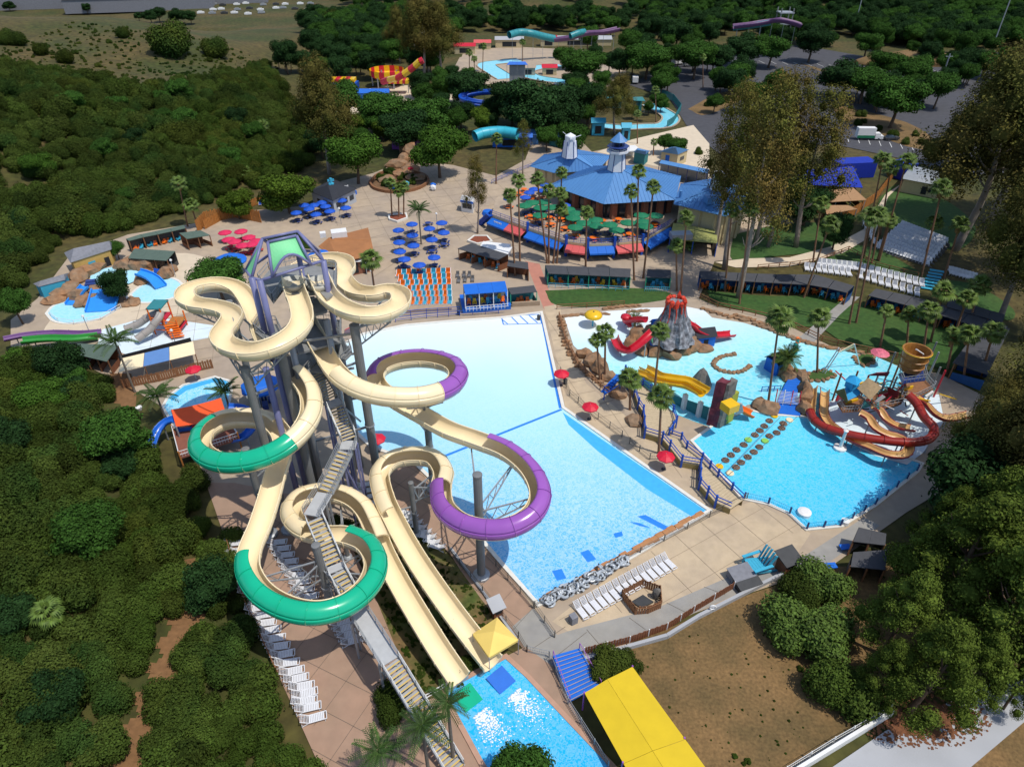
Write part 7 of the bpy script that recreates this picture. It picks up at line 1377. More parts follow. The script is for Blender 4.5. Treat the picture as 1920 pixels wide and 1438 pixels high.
bt_ = P(1706, 692, 8.0); bz = H_to(Vector((bt_.x, bt_.y, 0)), 656); b = MB(); b.lathe((bt_.x, bt_.y, 0), [(1.45, 8.0), (1.85, bz - .2), (1.95, bz - .1), (1.95, bz), (1.75, bz), (1.3, 8.6), (0, 8.6)], 20); bk = obj('tipping_bucket', b, m_bronze, fo, smooth=False)
for hh in (.25, .6, .97): b = MB(); zz_ = 8 + (bz - 8) * hh; b.lathe((bt_.x, bt_.y, 0), [(1.5 + .4 * hh, zz_ - .1), (1.62 + .4 * hh, zz_), (1.5 + .4 * hh, zz_ + .1)], 20, False); obj('bucket_hoop', b, m_yelf if hh > .9 else m_bronze, bk)
b = MB(); b.tube([P(1731,700,6), P(1731,664,10.5), P(1718,655,bz + .3)], .12, 6); obj('fill_pipe', b, m_white, fo)
random.seed(6); fx = [(1575,760),(1590,748),(1612,750),(1632,742),(1650,735),(1668,728),(1690,722),(1705,725),(1725,715),(1600,770),(1620,765),(1640,765),(1662,757),(1685,750),(1705,745),(1728,735),(1745,730),(1560,752),(1750,745),(1735,760)]
for i, (u, v) in enumerate(fx): p = P(u, v); h = 7.5 if 1640 < u < 1735 and v < 740 else random.uniform(3.8, 5.6); b = MB(); b.tube([(p.x, p.y, 0), (p.x, p.y, h)], .14, 6); obj('post', b, [m_steel_dk, m_timber, m_redp, m_steel][i % 4], fo)
for px, z in (([(1570,755),(1600,745),(1625,750),(1612,770),(1580,772)], 2.6), ([(1625,748),(1660,730),(1700,738),(1690,757),(1640,768)], 3.4), ([(1690,722),(1735,712),(1750,730),(1715,748),(1690,745)], 4.4), ([(1685,700),(1730,692),(1735,712),(1692,718)], 7.4)):
    b = MB(); pl = PL(px, z); b.prism([(p.x, p.y) for p in pl], z - .2, z); obj('platform', b, m_timber if z < 7 else m_navy, fo); b = MB()
    for p, q in zip(pl, pl[1:] + pl[:1]):
        for hh in (.5, 1.0): b.bar((p.x, p.y, z + hh), (q.x, q.y, z + hh), .06)
        for k in range(6): w_ = p.lerp(q, k / 6); b.bar((w_.x, w_.y, z), (w_.x, w_.y, z + 1), .05)
    obj('railing', b, m_steel, fo)
for i in range(46):
    a = P(random.uniform(1575, 1765), random.uniform(715, 770), random.uniform(.6, 4.5)); d = Vector((random.gauss(0, 1.6), random.gauss(0, 1.2), random.gauss(0, 1.0))); b = MB(); b.bar(a, a + d, random.choice((.1, .14, .3))); obj(['spray_pipe', 'net_beam', 'rope_rail', 'panel_board'][i % 4], b, [m_steel, m_timber, m_redp, m_yelf, m_dark, m_white, m_tealw][i % 7], fo)
for u, v, z, s, m_ in ((1578,742,2.2,(1.8,.2,1.4),m_redp),(1596,756,2.4,(2.2,.2,1.2),m_yelf),(1625,757,3,(1.6,.2,1.4),m_tealw),(1655,745,3.4,(2,.2,1.2),m_redp),(1675,757,2.6,(2.4,.2,1.4),m_dark),(1700,733,4.2,(2,.2,1.4),m_yelf),(1725,740,3,(2,.2,1.6),m_navy),(1742,736,2.4,(1.8,.2,1.4),m_tealw)): p = P(u, v, z); b = MB(); b.box(p, s, .4); obj('play_panel', b, m_, fo)
m_tanf = mat('flume_tan', (0.62, 0.38, 0.15), 0.35, 0.06, spec=0.5); m_dred = mat('flume_dark_red', (0.28, 0.02, 0.02), 0.35, 0.08, spec=0.5)
slide_thing('upper right cream slide of the fort with a dark red hull', [(1700,745,4.6),(1719,751,4.2),(1732,761,3.4),(1751,780,2.2),(1775,789,1.5),(1815,782,.9)], .62, m_dred, m_tanf); slide_thing('middle cream slide of the fort with a dark red hull', [(1633,765,3.4),(1646,772,3.0),(1659,790,2.2),(1680,803,1.4),(1708,808,.8)], .62, m_dred, m_tanf)
slide_thing('long cream slide of the fort looping out over the deep pool', [(1610,778,3.8),(1626,787,3.5),(1639,806,3.0),(1662,819,2.6),(1684,825,2.4),(1702,840,2.2),(1694,857,2.0),(1662,856,1.8),(1628,842,1.5),(1597,829,1.2),(1568,810,.9),(1550,795,.7),(1543,778,.6),(1544,756,.5),(1545,735,.4)], .62, m_dred, m_tanf)
slide_thing('red closed tube slide of the fort swinging round over the pool edge', [(1700,746,4.8),(1716,762,4.4),(1730,788,3.8),(1748,808,3.2),(1742,827,2.8),(1714,835,2.5),(1667,833,2.1),(1602,823,1.6),(1550,809,1.1),(1526,795,.9),(1517,778,.8)], .56, mat('tube_red', (0.30, 0.022, 0.014), 0.35, 0.08, spec=.5), None, True); slide_thing('straight yellow run-out lane at the end of the red tube', [(1517,778,.6),(1519,755,.45),(1522,728,.35)], .66, m_tanf, m_tanf, posts=False)
b = MB(); p = P(1574, 842); b.lathe(p, [(.9, .05), (.9, .4), (.25, .5), (.2, 3.0), (.35, 3.4), (0, 3.6)], 10); tag(obj('pool_jet', b, m_white), 'white pillar nozzle at the pool edge in front of the fort', 'nozzle')
sheet('fort_floor', [(1530,770),(1570,745),(1620,760),(1760,740),(1770,790),(1730,850),(1700,872),(1640,855),(1580,825),(1545,795)], m_pad, Z(24)); 
b = MB(); c = P(1651, 660, 2.6); b.lathe((c.x, c.y, 2.4), [(1.5, 0), (.8, .45), (0, .55)], 10); r = obj('polka_parasol', b, mat('polka_pink', (.62, .14, .20), .6, .35, 3.0)); tag(r, 'pink and white dotted parasol behind the fort planter', 'parasol'); obj('pole', MB().tube([(c.x, c.y, 0), (c.x, c.y, 2.9)], .06, 6), m_white, r)
# ================================================================ foreground: shade sails, steps, beach things
def thick_sheet(pts3, n=8, sag=.25, th=.04):
    "fabric stretched between four corners with a little sag"
    b = MB(); a, c, d, e = pts3; top = []
    for i in range(n + 1):
        for j in range(n + 1): t, s_ = i / n, j / n; p = a.lerp(c, t).lerp(e.lerp(d, t), s_); top.append(p - Vector((0, 0, sag * 4 * s_ * (1 - s_) * .6 + sag * 4 * t * (1 - t) * .6)))
    m = n + 1; k = len(top); vs = top + [p - Vector((0, 0, th)) for p in top]; fs = []
    for i in range(n):
        for j in range(n): q = (i * m + j, (i + 1) * m + j, (i + 1) * m + j + 1, i * m + j + 1); fs.append(q); fs.append(tuple(x + k for x in q[::-1]))
    b.add(vs, fs); return b
m_yelc = mat('canvas_yellow', (0.64, 0.45, 0.012), 0.75, 0.05, 0.8); m_yelp = mat('canvas_pale_yellow', (0.80, 0.58, 0.15), 0.75, 0.06, 0.8)
q = PL([(1096,1295),(1186,1249),(1412,1560),(1262,1600)], 3.3); r = thing('yellow_shade_canopy', 'big deep yellow shade canopy in four panels at the bottom edge', 'shade canopy', P(1200, 1400))
q[0].z = 3.0; mid = lambda a, c, t: a.lerp(c, t); A, B_, C_, D_ = q; AB, DC = A.lerp(B_, .46), D_.lerp(C_, .46); AB.z += .25; DC.z += .25
for t0, t1 in ((0, .486), (.486, 1)):
    for x0, x1, y0, y1 in ((A, AB, D_, DC), (AB, B_, DC, C_)): e = .0012; b = thick_sheet([x0.lerp(y0, t0 + e).lerp(x1.lerp(y1, t0 + e), .004), x0.lerp(y0, t0 + e).lerp(x1.lerp(y1, t0 + e), .996), x0.lerp(y0, t1 - e).lerp(x1.lerp(y1, t1 - e), .996), x0.lerp(y0, t1 - e).lerp(x1.lerp(y1, t1 - e), .004)], 8, .05); obj('fabric_panel', b, m_yelc, r, smooth=True)
for p in (A, B_, A.lerp(D_, .48), B_.lerp(C_, .48), D_, C_): b = MB(); b.tube([(p.x, p.y, 0), (p.x, p.y, p.z + .1)], .09, 7); obj('post', b, m_purple_fg, r)
c = P(928, 1197, 2.9); r = thing('square_canopy', 'pale yellow square pop-up canopy beside the slide run-outs', 'canopy', (c.x, c.y, 0)); q = PL([(886,1188),(932,1157),(972,1199),(917,1232)], 2.6); ap_ = sum(q, Vector()) / 4 + Vector((0, 0, .9))
for i in range(4): b = MB(); b.slab([q[i], q[(i + 1) % 4], ap_], .04); b.slab([q[i], q[(i + 1) % 4], q[(i + 1) % 4] - Vector((0, 0, .3)), q[i] - Vector((0, 0, .3))], .03); obj('fabric_panel', b, m_yelp, r); b = MB(); b.tube([(q[i].x, q[i].y, 0), q[i]], .05, 6); obj('leg', b, m_steel, r)
r = thing('blue_striped_steps', 'wide royal blue steps with pale edges going down to the splash pool', 'steps', P(1080, 1275)); TL, TR, BL, BR = P(1036,1243,.0), P(1085,1229,.0), P(1068,1316,.0), P(1126,1286,.0); n = 11
for k in range(n):
    z = .14 + 1.5 * (1 - k / n) * .8; a, e = TL.lerp(BL, k / n), TR.lerp(BR, k / n); a2, e2 = TL.lerp(BL, (k + .84) / n), TR.lerp(BR, (k + .84) / n); a3, e3 = TL.lerp(BL, (k + 1) / n), TR.lerp(BR, (k + 1) / n); b = MB(); b.prism([(x.x, x.y) for x in (a, e, e3, a3)], 0, z); s_ = obj('step', b, m_blue, r); b = MB(); b.slab([(x.x, x.y, z + .015) for x in (a2, e2, e3, a3)], .02); obj('nosing', b, m_tan, s_)
for sd in ((TL, BL), (TR, BR)):
    for f in (0, .5): b = MB(); b.tube([sd[0] + Vector((0, 0, 2.2)) + (sd[1] - sd[0]) * 0, sd[1] + Vector((0, 0, 1.0))], .04, 6)
    b.tube([sd[0], sd[0] + Vector((0, 0, 2.2))], .05, 6); b.tube([sd[1], sd[1] + Vector((0, 0, 1.0))], .05, 6); obj('handrail', b, m_purple_fg, r)
# slatted pit enclosure
fence('pit_fence', 'six-sided timber slat enclosure round a pump hatch on the beach', 'fence', [(1165,1120),(1202,1100),(1236,1112),(1238,1140),(1215,1150),(1190,1152)], 1.35, m_timber, 3.0, 'slat', closed=True, slatw=.26)
b = MB(); pl = PL([(1183,1130),(1205,1117),(1225,1130),(1203,1142)]); b.prism([(p.x, p.y) for p in pl], 0, .25); tag(obj('pump_hatch', b, m_dark), 'dark pump hatch inside the slatted enclosure', 'hatch')
b = MB(); b.rock(P(1231, 1112, .8), (.5, .35, .9), 3, 2, .25); tag(obj('rock_fountain', b, m_rockg), 'small grey carved rock at the corner of the slat enclosure', 'rock')
# clear inner tubes heaped along the deep end
random.seed(8); m_tubec = mat('clear_vinyl', (0.42, 0.46, 0.50), 0.2, 0.1, 2, spec=.6); tor = MB(); nn, mm = 14, 7
tor.add([((.48 + .15 * math.cos(2 * math.pi * j / mm)) * math.cos(2 * math.pi * i / nn), (.48 + .15 * math.cos(2 * math.pi * j / mm)) * math.sin(2 * math.pi * i / nn), .15 * math.sin(2 * math.pi * j / mm)) for i in range(nn) for j in range(mm)], [(i * mm + j, ((i + 1) % nn) * mm + j, ((i + 1) % nn) * mm + (j + 1) % mm, i * mm + (j + 1) % mm) for i in range(nn) for j in range(mm)]); tor.smooth = True
o = obj('inner_tube', tor, m_tubec, smooth=True); tag(o, 'inner tube', 'inner tube'); hd = MB(); hd.box((.6, 0, .1), (.14, .3, .12)); hd.box((-.6, 0, .1), (.14, .3, .12)); obj('handle', hd, m_dark, o, local=True); KT = Kind(o)
a, e = P(1024, 1131), P(1172, 1056)
for k in range(64):
    t = (k % 32) / 31; p = a.lerp(e, t) + Vector((random.uniform(-.15, .15), random.uniform(-.45, .45), 0)); p.z = .22 if k < 32 else .62; KT.put(p, random.uniform(0, 6.28), random.uniform(.9, 1.05), 'clear inner tube in the long heap at the edge of the wave pool', 'clear inner tubes by the wave pool', tilt=(random.uniform(-.7, .7), random.uniform(-.7, .7)))
# giant teal garden chair
c = P(1415, 1068, 0); r = thing('giant_chair', 'oversized teal garden armchair on the beach', 'chair', c, R(20)); 
def gb(nm, cc_, s, rot=None):
    b = MB(); b.box(cc_, s); o = obj(nm, b, m_teal, r, local=True); return o
for k in range(5): gb('seat_slat', (-.8 + .4 * k, 0, 1.0 - .06 * k), (.34, 1.9, .1))
for k in range(5): b = MB(); y = -.8 + .4 * k; b.bar((.9, y, .7), (1.7, y * 1.15, 2.9 - .1 * abs(k - 2)), .1, .34); obj('back_slat', b, m_teal, r, local=True)
for s_ in (-1, 1):
    b = MB(); b.bar((-1.2, s_ * 1.15, 1.5), (1.3, s_ * 1.15, 1.5), .35, .1); obj('armrest', b, m_teal, r, local=True); b = MB(); b.bar((-.95, s_ * 1.1, 0), (-.95, s_ * 1.1, 1.5), .3, .12); obj('leg', b, m_teal, r, local=True); b = MB(); b.bar((-.9, s_ * 1.0, 1.0), (2.3, s_ * 1.0, .05), .12, .3); obj('leg', b, m_teal, r, local=True)
for u, v, s, rz, lab, m_ in ((1387,1084,(2.6,1.7,1.0),.35,'light grey lid box beside the giant teal chair',m_grshing),(1399,1098,(2.8,1.5,.8),.35,'dark grey lid box at the end of the slat fence',m_dark)):
    p = P(u, v); r = thing('storage_box', lab, 'storage box', p, rz); b = MB(); b.box((0, 0, s[2] / 2), s); obj('body', b, m_, r, local=True); b = MB(); b.slab([(-s[0] / 2 - .1, -s[1] / 2 - .1, s[2]), (s[0] / 2 + .1, -s[1] / 2 - .1, s[2]), (s[0] / 2 + .1, s[1] / 2 + .1, s[2] + .3), (-s[0] / 2 - .1, s[1] / 2 + .1, s[2] + .3)], .1); obj('lid', b, m_, r, local=True)
def booth(u, v, rz, lab, wall, roof, s=(1.5, 1.4, 2.1)):
    p = P(u, v); r = thing('guard_booth', lab, 'booth', p, rz); x, y, z = s; b = MB(); b.box((0, 0, z / 2), s); obj('wall', b, wall, r, local=True); b = MB(); b.slab([(-x * .75, -y * .75, z), (x * .75, -y * .75, z), (x * .75, y * .75, z + .5), (-x * .75, y * .75, z + .5)], .12); obj('roof', b, roof, r, local=True); b = MB(); b.box((0, -y / 2 - .02, z * .62), (x * .6, .05, z * .3)); obj('counter_window', b, m_open, r, local=True)
booth(1471, 1068, .4, 'brown timber booth with a dark lean-to roof on the beach', m_brown, m_dark, (1.7, 1.5, 2.2)); booth(931, 1152, .5, 'narrow brown stand with a silver desk top by the grass bank', m_brown, m_slab, (1.1, 1.1, 1.7))
cabana('dark canopy stack tucked against the pines, front one', [(1600,1035),(1665,1030)], [(1595,1062),(1660,1068)], 2, zb=2.7, zf=2.5, wall=m_dark, name='canopy', cat='canopy'); cabana('dark canopy stack tucked against the pines, rear one', [(1610,988),(1662,1000)], [(1600,1015),(1660,1022)], 2, zb=2.7, zf=2.5, wall=m_dark, name='canopy', cat='canopy')
for u, v, lab in ((1585,1025,'blue and white folding board at the dark canopies'),(1558,1060,'blue and white mat lying left of the dark canopies')): tag(obj('sign_board', MB().box(P(u, v, .4), (1.3, .8, .12), .1), m_blue), lab, 'board')
tag(obj('litter_bin', MB().box(P(1075, 1160, .55), (.75, .75, 1.1), .5), m_grshing), 'grey litter bin at the left end of the beach lounger row', 'bin')
c = P(1336, 1137, .9); b = MB(); b.add([(c.x + (.32 + .09 * math.cos(2 * math.pi * j / 6)) * math.cos(2 * math.pi * i / 14), c.y - .1 + .09 * math.sin(2 * math.pi * j / 6), c.z + (.32 + .09 * math.cos(2 * math.pi * j / 6)) * math.sin(2 * math.pi * i / 14)) for i in range(14) for j in range(6)], [(i * 6 + j, ((i + 1) % 14) * 6 + j, ((i + 1) % 14) * 6 + (j + 1) % 6, i * 6 + (j + 1) % 6) for i in range(14) for j in range(6)]); tag(obj('life_ring', b, m_white), 'white life ring hanging on the red slat fence', 'life ring')
def wall_px(lab, px, h, w, m_, name='retaining_wall'):
    pts = PL(px); b = MB()
    for p, q in zip(pts, pts[1:]): b.bar(p + Vector((0, 0, h / 2)), q + Vector((0, 0, h / 2)), w, h)
    tag(obj(name, b, m_, at=tuple(pts[0])), lab, 'wall')
wall_px('pale concrete kerb wall below the red slat fence', [(1090,1240),(1130,1229),(1250,1195),(1310,1158),(1400,1112),(1480,1072),(1545,1066)], .55, .35, m_slab)
wall_px('white boundary wall along the concrete slab', [(1490,1450),(1580,1395),(1670,1340)], 1.0, .3, m_white)
wall_px('tan block planter wall at the right of the red path', [(960,575),(1012,572)], .9, .4, MATS['tan_block']); wall_px('low kerb along the grass bank beside the tower deck', [(845,1030),(905,1110),(968,1200)], .35, .3, m_slab)
# low details on the deck: pots, bins, cones
for u, v, lab in ((1010,600,'grey bin at the corner of the wave pool'),(860,590,'grey bin beside the ramp'),(1060,720,'grey bin by the bent path'),(960,1205,'grey bin at the pale yellow canopy'),(700,1080,'grey bin under the stairs'),(725,560,'grey bin at the plaza palm')): tag(obj('litter_bin', MB().lathe(P(u, v), [(.3, 0), (.33, .95), (.2, 1.05), (0, 1.1)], 10), m_dark), lab, 'bin')
for k, (u, v) in enumerate(((700,540),(640,420),(820,430),(540,480),(330,520),(470,540),(170,628),(333,655))):
    p = P(u, v); r = thing('lamp_post', ['lamp post left of the plaza palm','lamp post behind the rose parasols','lamp post by the plaza tree','lamp post behind the tower','lamp post at the children pool path','lamp post left of the tower top','lamp post by the children pool rail','lamp post at the splash pad'][k], 'lamp post', p); b = MB(); b.tube([(0, 0, 0), (0, 0, 3.6)], .06, 6); obj('post', b, m_steel, r, local=True); b = MB(); b.lathe((0, 0, 3.6), [(.1, 0), (.28, .15), (.2, .4), (0, .5)], 8); obj('lantern', b, m_white, r, local=True)
# ================================================================ party pool corner
q = [P(321,768,4.2), P(414,746,4.4), P(426,781,4.0), P(330,800,3.8)]; r = thing('shade_sail', 'bright orange red shade sail over the party pool platform', 'shade sail', P(372, 815)); obj('sail', thick_sheet(q, 8, .3), mat('canvas_orange', (0.82, 0.10, 0.02), 0.65, 0.04), r, smooth=True)
for p in q: b = MB(); b.tube([(p.x, p.y, 0), p], .11, 7); obj('pole', b, m_steel, r)
r = thing('party_platform', 'raised red timber platform under the orange sail with railings', 'platform', P(375, 830)); pl = PL([(325,808),(428,786),(448,822),(338,858)], 2.0); b = MB(); b.prism([(p.x, p.y) for p in pl], 1.75, 2.0); obj('deck', b, mat('platform_red', (0.23, 0.085, 0.055), 0.8, 0.15), r)
for p, q2 in zip(pl, pl[1:] + pl[:1]):
    b = MB(); b.tube([(p.x, p.y, 0), (p.x, p.y, 3.1)], .12, 6); obj('post', b, m_timo, r); b = MB(); n = round((q2 - p).length / .35)
    for hh in (.5, 1.05): b.bar(p + Vector((0, 0, hh)), q2 + Vector((0, 0, hh)), .07)
    for k in range(n): w_ = p.lerp(q2, k / n); b.bar(w_, w_ + Vector((0, 0, 1.05)), .03)
    obj('railing', b, m_white, r)
for u, v, m_, nm in ((348,800,m_blue,'blue'),(370,796,m_redp,'red'),(398,786,m_blue,'second blue')): p = P(u, v, 2.4); rr = thing('bench_seat', f'{nm} framed bench under the orange sail', 'bench', (p.x, p.y, 2.0), .25); b = MB(); b.box((0, 0, .42), (1.6, .9, .1)); obj('seat', b, m_cream_fg, rr, local=True); b = MB(); b.box((0, -.5, .35), (1.9, .12, .6)); b.box((-.9, 0, .35), (.12, .9, .6)); b.box((.9, 0, .35), (.12, .9, .6)); obj('frame', b, m_, rr, local=True)
m_bluf = mat('flume_blue', (0.015, 0.13, 0.58), 0.3, 0.06, spec=.5)
slide_thing('blue tube slide wrapping round the party platform at right', [(428,768,4.0),(452,770,3.6),(470,782,3.0),(474,805,2.4),(460,822,1.8),(440,828,1.2)], .62, m_bluf); slide_thing('blue tube slide dropping to the left of the party platform', [(328,790,3.0),(312,796,2.6),(298,812,2.0),(288,835,1.2),(286,850,.6)], .62, m_bluf)
def dome(lab, u, v, h, R_, m_, n=8):
    c = P(u, v, h); r = thing('round_canopy', lab, 'canopy', (c.x, c.y, 0)); b = MB(); b.lathe((c.x, c.y, h), [(R_, -.3), (R_, 0), (R_ * .55, R_ * .22), (0, R_ * .32)], n); obj('canopy', b, m_, r); b = MB(); b.tube([(c.x, c.y, 0), (c.x, c.y, h)], .1, 6); obj('pole', b, m_steel, r)
    for k in range(4): a = k * math.pi / 2 + .4; b = MB(); b.box((c.x + R_ * .4 * math.cos(a), c.y + R_ * .4 * math.sin(a), .4), (1.3, .8, .8), a); obj('table', b, m_navy, r)
dome('big royal blue parasol canopy at the foot of the tower', 488, 722, 3.4, 3.0, m_blue); dome('royal blue round canopy between the green shelters and the tower', 430, 488, 3.2, 3.4, m_blue, 14); dome('royal blue round canopy right of the green tower canopy', 602, 480, 3.2, 3.0, m_blue, 14)
for i, (u, v) in enumerate(((288,745),(262,768))): tag(obj('planter_pot', MB().lathe(P(u, v), [(.35, 0), (.5, .5), (.4, .5), (0, .45)], 8), m_white), ['white pot at the party pool gate', 'white pot on the bare dirt path'][i], 'pot')
r = thing('cream_awning', 'long cream awning with a blue panel beside the splash pad', 'awning', P(295, 690)); a, e, a2, e2 = P(228,672,3.2), P(362,640,3.2), P(222,698,2.6), P(366,664,2.6)
for t0, t1, m_ in ((0, .31, m_yelp), (.315, .655, mat('canvas_mid_blue', (0.10, 0.22, 0.48), .7, .05)), (.66, 1, m_yelp)): b = MB(); b.slab([a.lerp(e, t0), a.lerp(e, t1), a2.lerp(e2, t1), a2.lerp(e2, t0)], .06); o = obj('awning_panel', b, MATS['flume_cream'] if m_ is m_yelp else m_, r); o['label'] = 'cream panel' if m_ is m_yelp else 'blue middle panel'
for t in (0, .33, .66, 1): p = a2.lerp(e2, t); b = MB(); b.tube([(p.x, p.y, 0), p], .08, 6); obj('post', b, m_timber, r)
b = MB(); p, q2 = P(230,690), P(364,655); b.add([(p.x, p.y, 0), (q2.x, q2.y, 0), (q2.x, q2.y, 2.4), (p.x, p.y, 2.4)], [(0, 1, 2, 3)]); obj('back_wall', b, m_open, r)
# ================================================================ children's area
for px, z, lab, w in ([[(258,511),(275,516),(290,525),(302,538)], (2.2,1.7,.9,.3), 'curved blue chute on the right of the children pool rocks', 1.1], [[(160,537),(150,548),(142,558),(132,572)], (2.0,1.4,.7,.2), 'narrow blue chute at the left of the children pool rocks', 1.0], [[(200,541),(196,556),(192,570),(188,584)], (2.0,1.4,.8,.2), 'wide flat blue slide in the middle of the children pool', 2.6]):
    line = resample(crs([P(u, v, zz_) for (u, v), zz_ in zip(px, z)], 5), 1.2); fr = frames(line); r = thing('kids_slide', lab, 'slide', (line[0].x, line[0].y, 0))
    for i in range(len(fr) - 1):
        b = MB(); p0, d0, s0, u0 = fr[i]; p1, d1, s1, u1 = fr[i + 1]; b.slab([p0 - s0 * w, p0 + s0 * w, p1 + s1 * w, p1 - s1 * w], .15)
        for sg in (-1, 1): b.bar(p0 + s0 * w * sg + u0 * .2, p1 + s1 * w * sg + u1 * .2, .2, .4)
        obj('chute_section', b, mat('chute_blue', (0.03, 0.27, 0.78), .4, .06), r)
r = thing('kids_steps', 'dark blue steps between the children pool rocks', 'steps', P(167, 560))
for k in range(8): p = P(176 - k * 2.4, 541 + k * 4, 0); b = MB(); b.box((p.x, p.y, .9 - .1 * k), (1.8, 1.0, 1.8 - .2 * k), .3); obj('step', b, m_navy, r)
b = MB(); q = [P(288,503,1.8), P(305,506,1.8), P(309,522,.3), P(288,522,.3)]; b.slab(q, .3); tag(obj('kids_ramp', b, m_blue2), 'short blue ramp with steps at the right of the rocks', 'ramp')
for i, (u, v, s, h) in enumerate(((150,560,2.2,1.6),(158,570,1.8,1.2),(184,552,1.8,1.5),(180,566,1.8,1.3),(172,572,1.6,.8),(212,556,1.6,1.2),(222,566,1.8,1.0),(245,500,3.0,1.6),(262,500,2.6,2.0),(275,503,2.4,2.0),(290,500,2.2,1.8),(268,528,2.0,1.3),(278,520,1.8,1.3),(312,520,1.6,1.6),(150,525,2.4,1.6),(165,512,2.4,1.5),(180,507,2.2,1.4),(122,553,2.4,1.2),(135,545,2.4,1.6),(105,565,2.2,.9),(318,510,1.8,1.2),(250,568,1.8,.8),(235,572,1.6,.7))): p = P(u, v); b = MB(); b.rock((p.x, p.y, h * .3), (s, s * .8, h), i + 60, 2, .4, i); o = obj('boulder', b, m_rock, at=(p.x, p.y, 0)); tag(o, 'brown boulder in the children pool rockwork', 'boulder', 'boulders of the children pool')
fence('pipe_rail', 'white railing round the left children pool', 'railing', [(95,592),(110,604),(140,609),(190,600),(228,578)], .9, m_white, 2.5, 'rail', pr=.035)
# orange play frame with two grey tubes
r = thing('climbing_frame', 'orange and maroon climbing frame with a blue top on the splash pad', 'climbing frame', P(320, 612)); p0 = P(322, 618); 
for dx in (-2.2, 0, 2.2):
    for dy in (-1.6, 1.6): b = MB(); b.tube([(p0.x + dx, p0.y + dy, 0), (p0.x + dx, p0.y + dy, 5.2 if dx < 1 else 3)], .14, 7); obj('post', b, m_orange, r)
for dx, z, sx, m_ in ((-1.1, 2.6, 2.4, m_redp), (1.1, 1.6, 2.4, m_timo), (-1.1, 5.1, 2.6, m_tealw), (1.1, .8, 2.6, m_redp)): b = MB(); b.box((p0.x + dx, p0.y, z), (sx, 3.4, .2)); obj('platform', b, m_, r)
for k in range(6): b = MB(); b.box((p0.x + 1.2 + .25 * k, p0.y - 1.9 - .25 * k, 2.0 - .3 * k), (2.2, .4, .1), .3); obj('step', b, m_orange, r)
for k in range(3): b = MB(); b.bar((p0.x - 2.2, p0.y - 1.6, 1 + k * 1.2), (p0.x + 2.2, p0.y - 1.6, .6 + k * .8), .12); obj('rail', b, m_orange, r)
m_tubeg = mat('tube_grey', (0.36, 0.33, 0.30), .5, .1)
slide_thing('rear grey tube slide of the orange frame', [(300,592,3.0),(282,600,2.3),(264,612,1.2),(240,622,.5)], .6, m_tubeg, None, True, False); slide_thing('front grey tube slide of the orange frame', [(303,590,3.6),(300,602,3.0),(285,622,1.6),(262,640,.5)], .6, m_tubeg, None, True, False)
for k, (u, v) in enumerate(((358,545),(375,538))): c = P(u, v, .8); b = MB(); b.lathe(c, [(.9, -.8), (1.1, 0), (.5, .6), (0, .7)], 8); b.box((c.x, c.y, 1.9), (.2, 1.8, 1.6), .5); tag(obj('water_toy', b, [m_orange, m_blue][k]), ['orange fin shaped water toy on the children walk', 'blue wheel shaped water toy on the children walk'][k], 'water toy')
slide_thing('purple flat slide coming down from the left edge', [(8,640,1.8),(50,632,1.5),(100,628,1.0),(150,629,.6),(190,626,.3)], .6, mat('flume_dull_purple', (.16, .07, .22), .5, .1)); slide_thing('green flat slide below the purple one at the left', [(42,644,1.6),(90,640,1.2),(140,640,.7),(185,635,.3)], .8, mat('flume_lime', (0.03, 0.26, 0.04), .35, .08))
# ================================================================ entry rockwork, plaza bits, far rides
for i, (u, v, s, h) in enumerate(((745,312,3.0,1.5),(760,305,3.0,2.0),(772,300,3.0,3.6),(763,288,2.6,3.8),(770,320,3.0,1.2),(725,338,3,1),(780,335,3,1),(752,330,2.4,1.2))): p = P(u, v); b = MB(); b.rock((p.x, p.y, h * .3), (s, s * .8, h), i + 90, 2, .4, i); tag(obj('boulder', b, m_rock, at=(p.x, p.y, 0)), 'brown boulder of the round entry rock garden', 'boulder', 'boulders of the entry garden')
for k in range(26): a = 6.28 * random.random(); t = random.random() ** .5; p = P(742 + 40 * t * math.cos(a), 338 + 14 * t * math.sin(a)); o = mobj('flower_shrub', SHRUB[k % 7]); o.location = p; s = random.uniform(.25, .5); o.scale = (s, s, s); tag(o, 'low shrub in the round entry rock garden', 'shrub', 'shrubs of the entry garden')
gp = smooth_poly(PL([(695,345),(715,328),(760,322),(795,332),(800,345),(775,358),(735,362),(705,356)]), 3); b = MB(); ring(b, gp, .5, 0, .8); tag(obj('ring_wall', b, m_timber, at=tuple(gp[0])), 'low curved wall round the entry rock garden', 'wall'); sheet('garden_bed', gp, mat('garden_soil', (0.16, 0.09, 0.045), .95, .3, 1), Z(20), raw=True)
for u, v, m_, lab in ((762,345,m_teal,'teal bridge piece in the rock garden'),(735,350,m_blue,'blue figure in the rock garden'),(770,318,m_redp,'red totem figure in the rock garden'),(812,352,m_white,'white and blue notice stand on the plaza'),(812,348,m_blue,'blue notice stand behind the white one')): p = P(u, v, .8); b = MB(); b.rock(p, (.9, .7, .9), int(u), 1, .3); b.box((p.x, p.y, .7), (.5, .3, 1.4), .3); tag(obj('garden_figure' if v < 347 else 'notice_stand', b, m_), lab, 'figure' if 'figure' in lab or 'bridge' in lab else 'stand')
slide_thing('turquoise covered tube slide left of the restaurant', [(892,266,2.6),(905,261,3.0),(925,258,3.2),(945,258,3.2),(970,262,3.0)], 1.6, mat('tube_turquoise', (0.04, 0.42, 0.55), .4, .06), None, True, False)
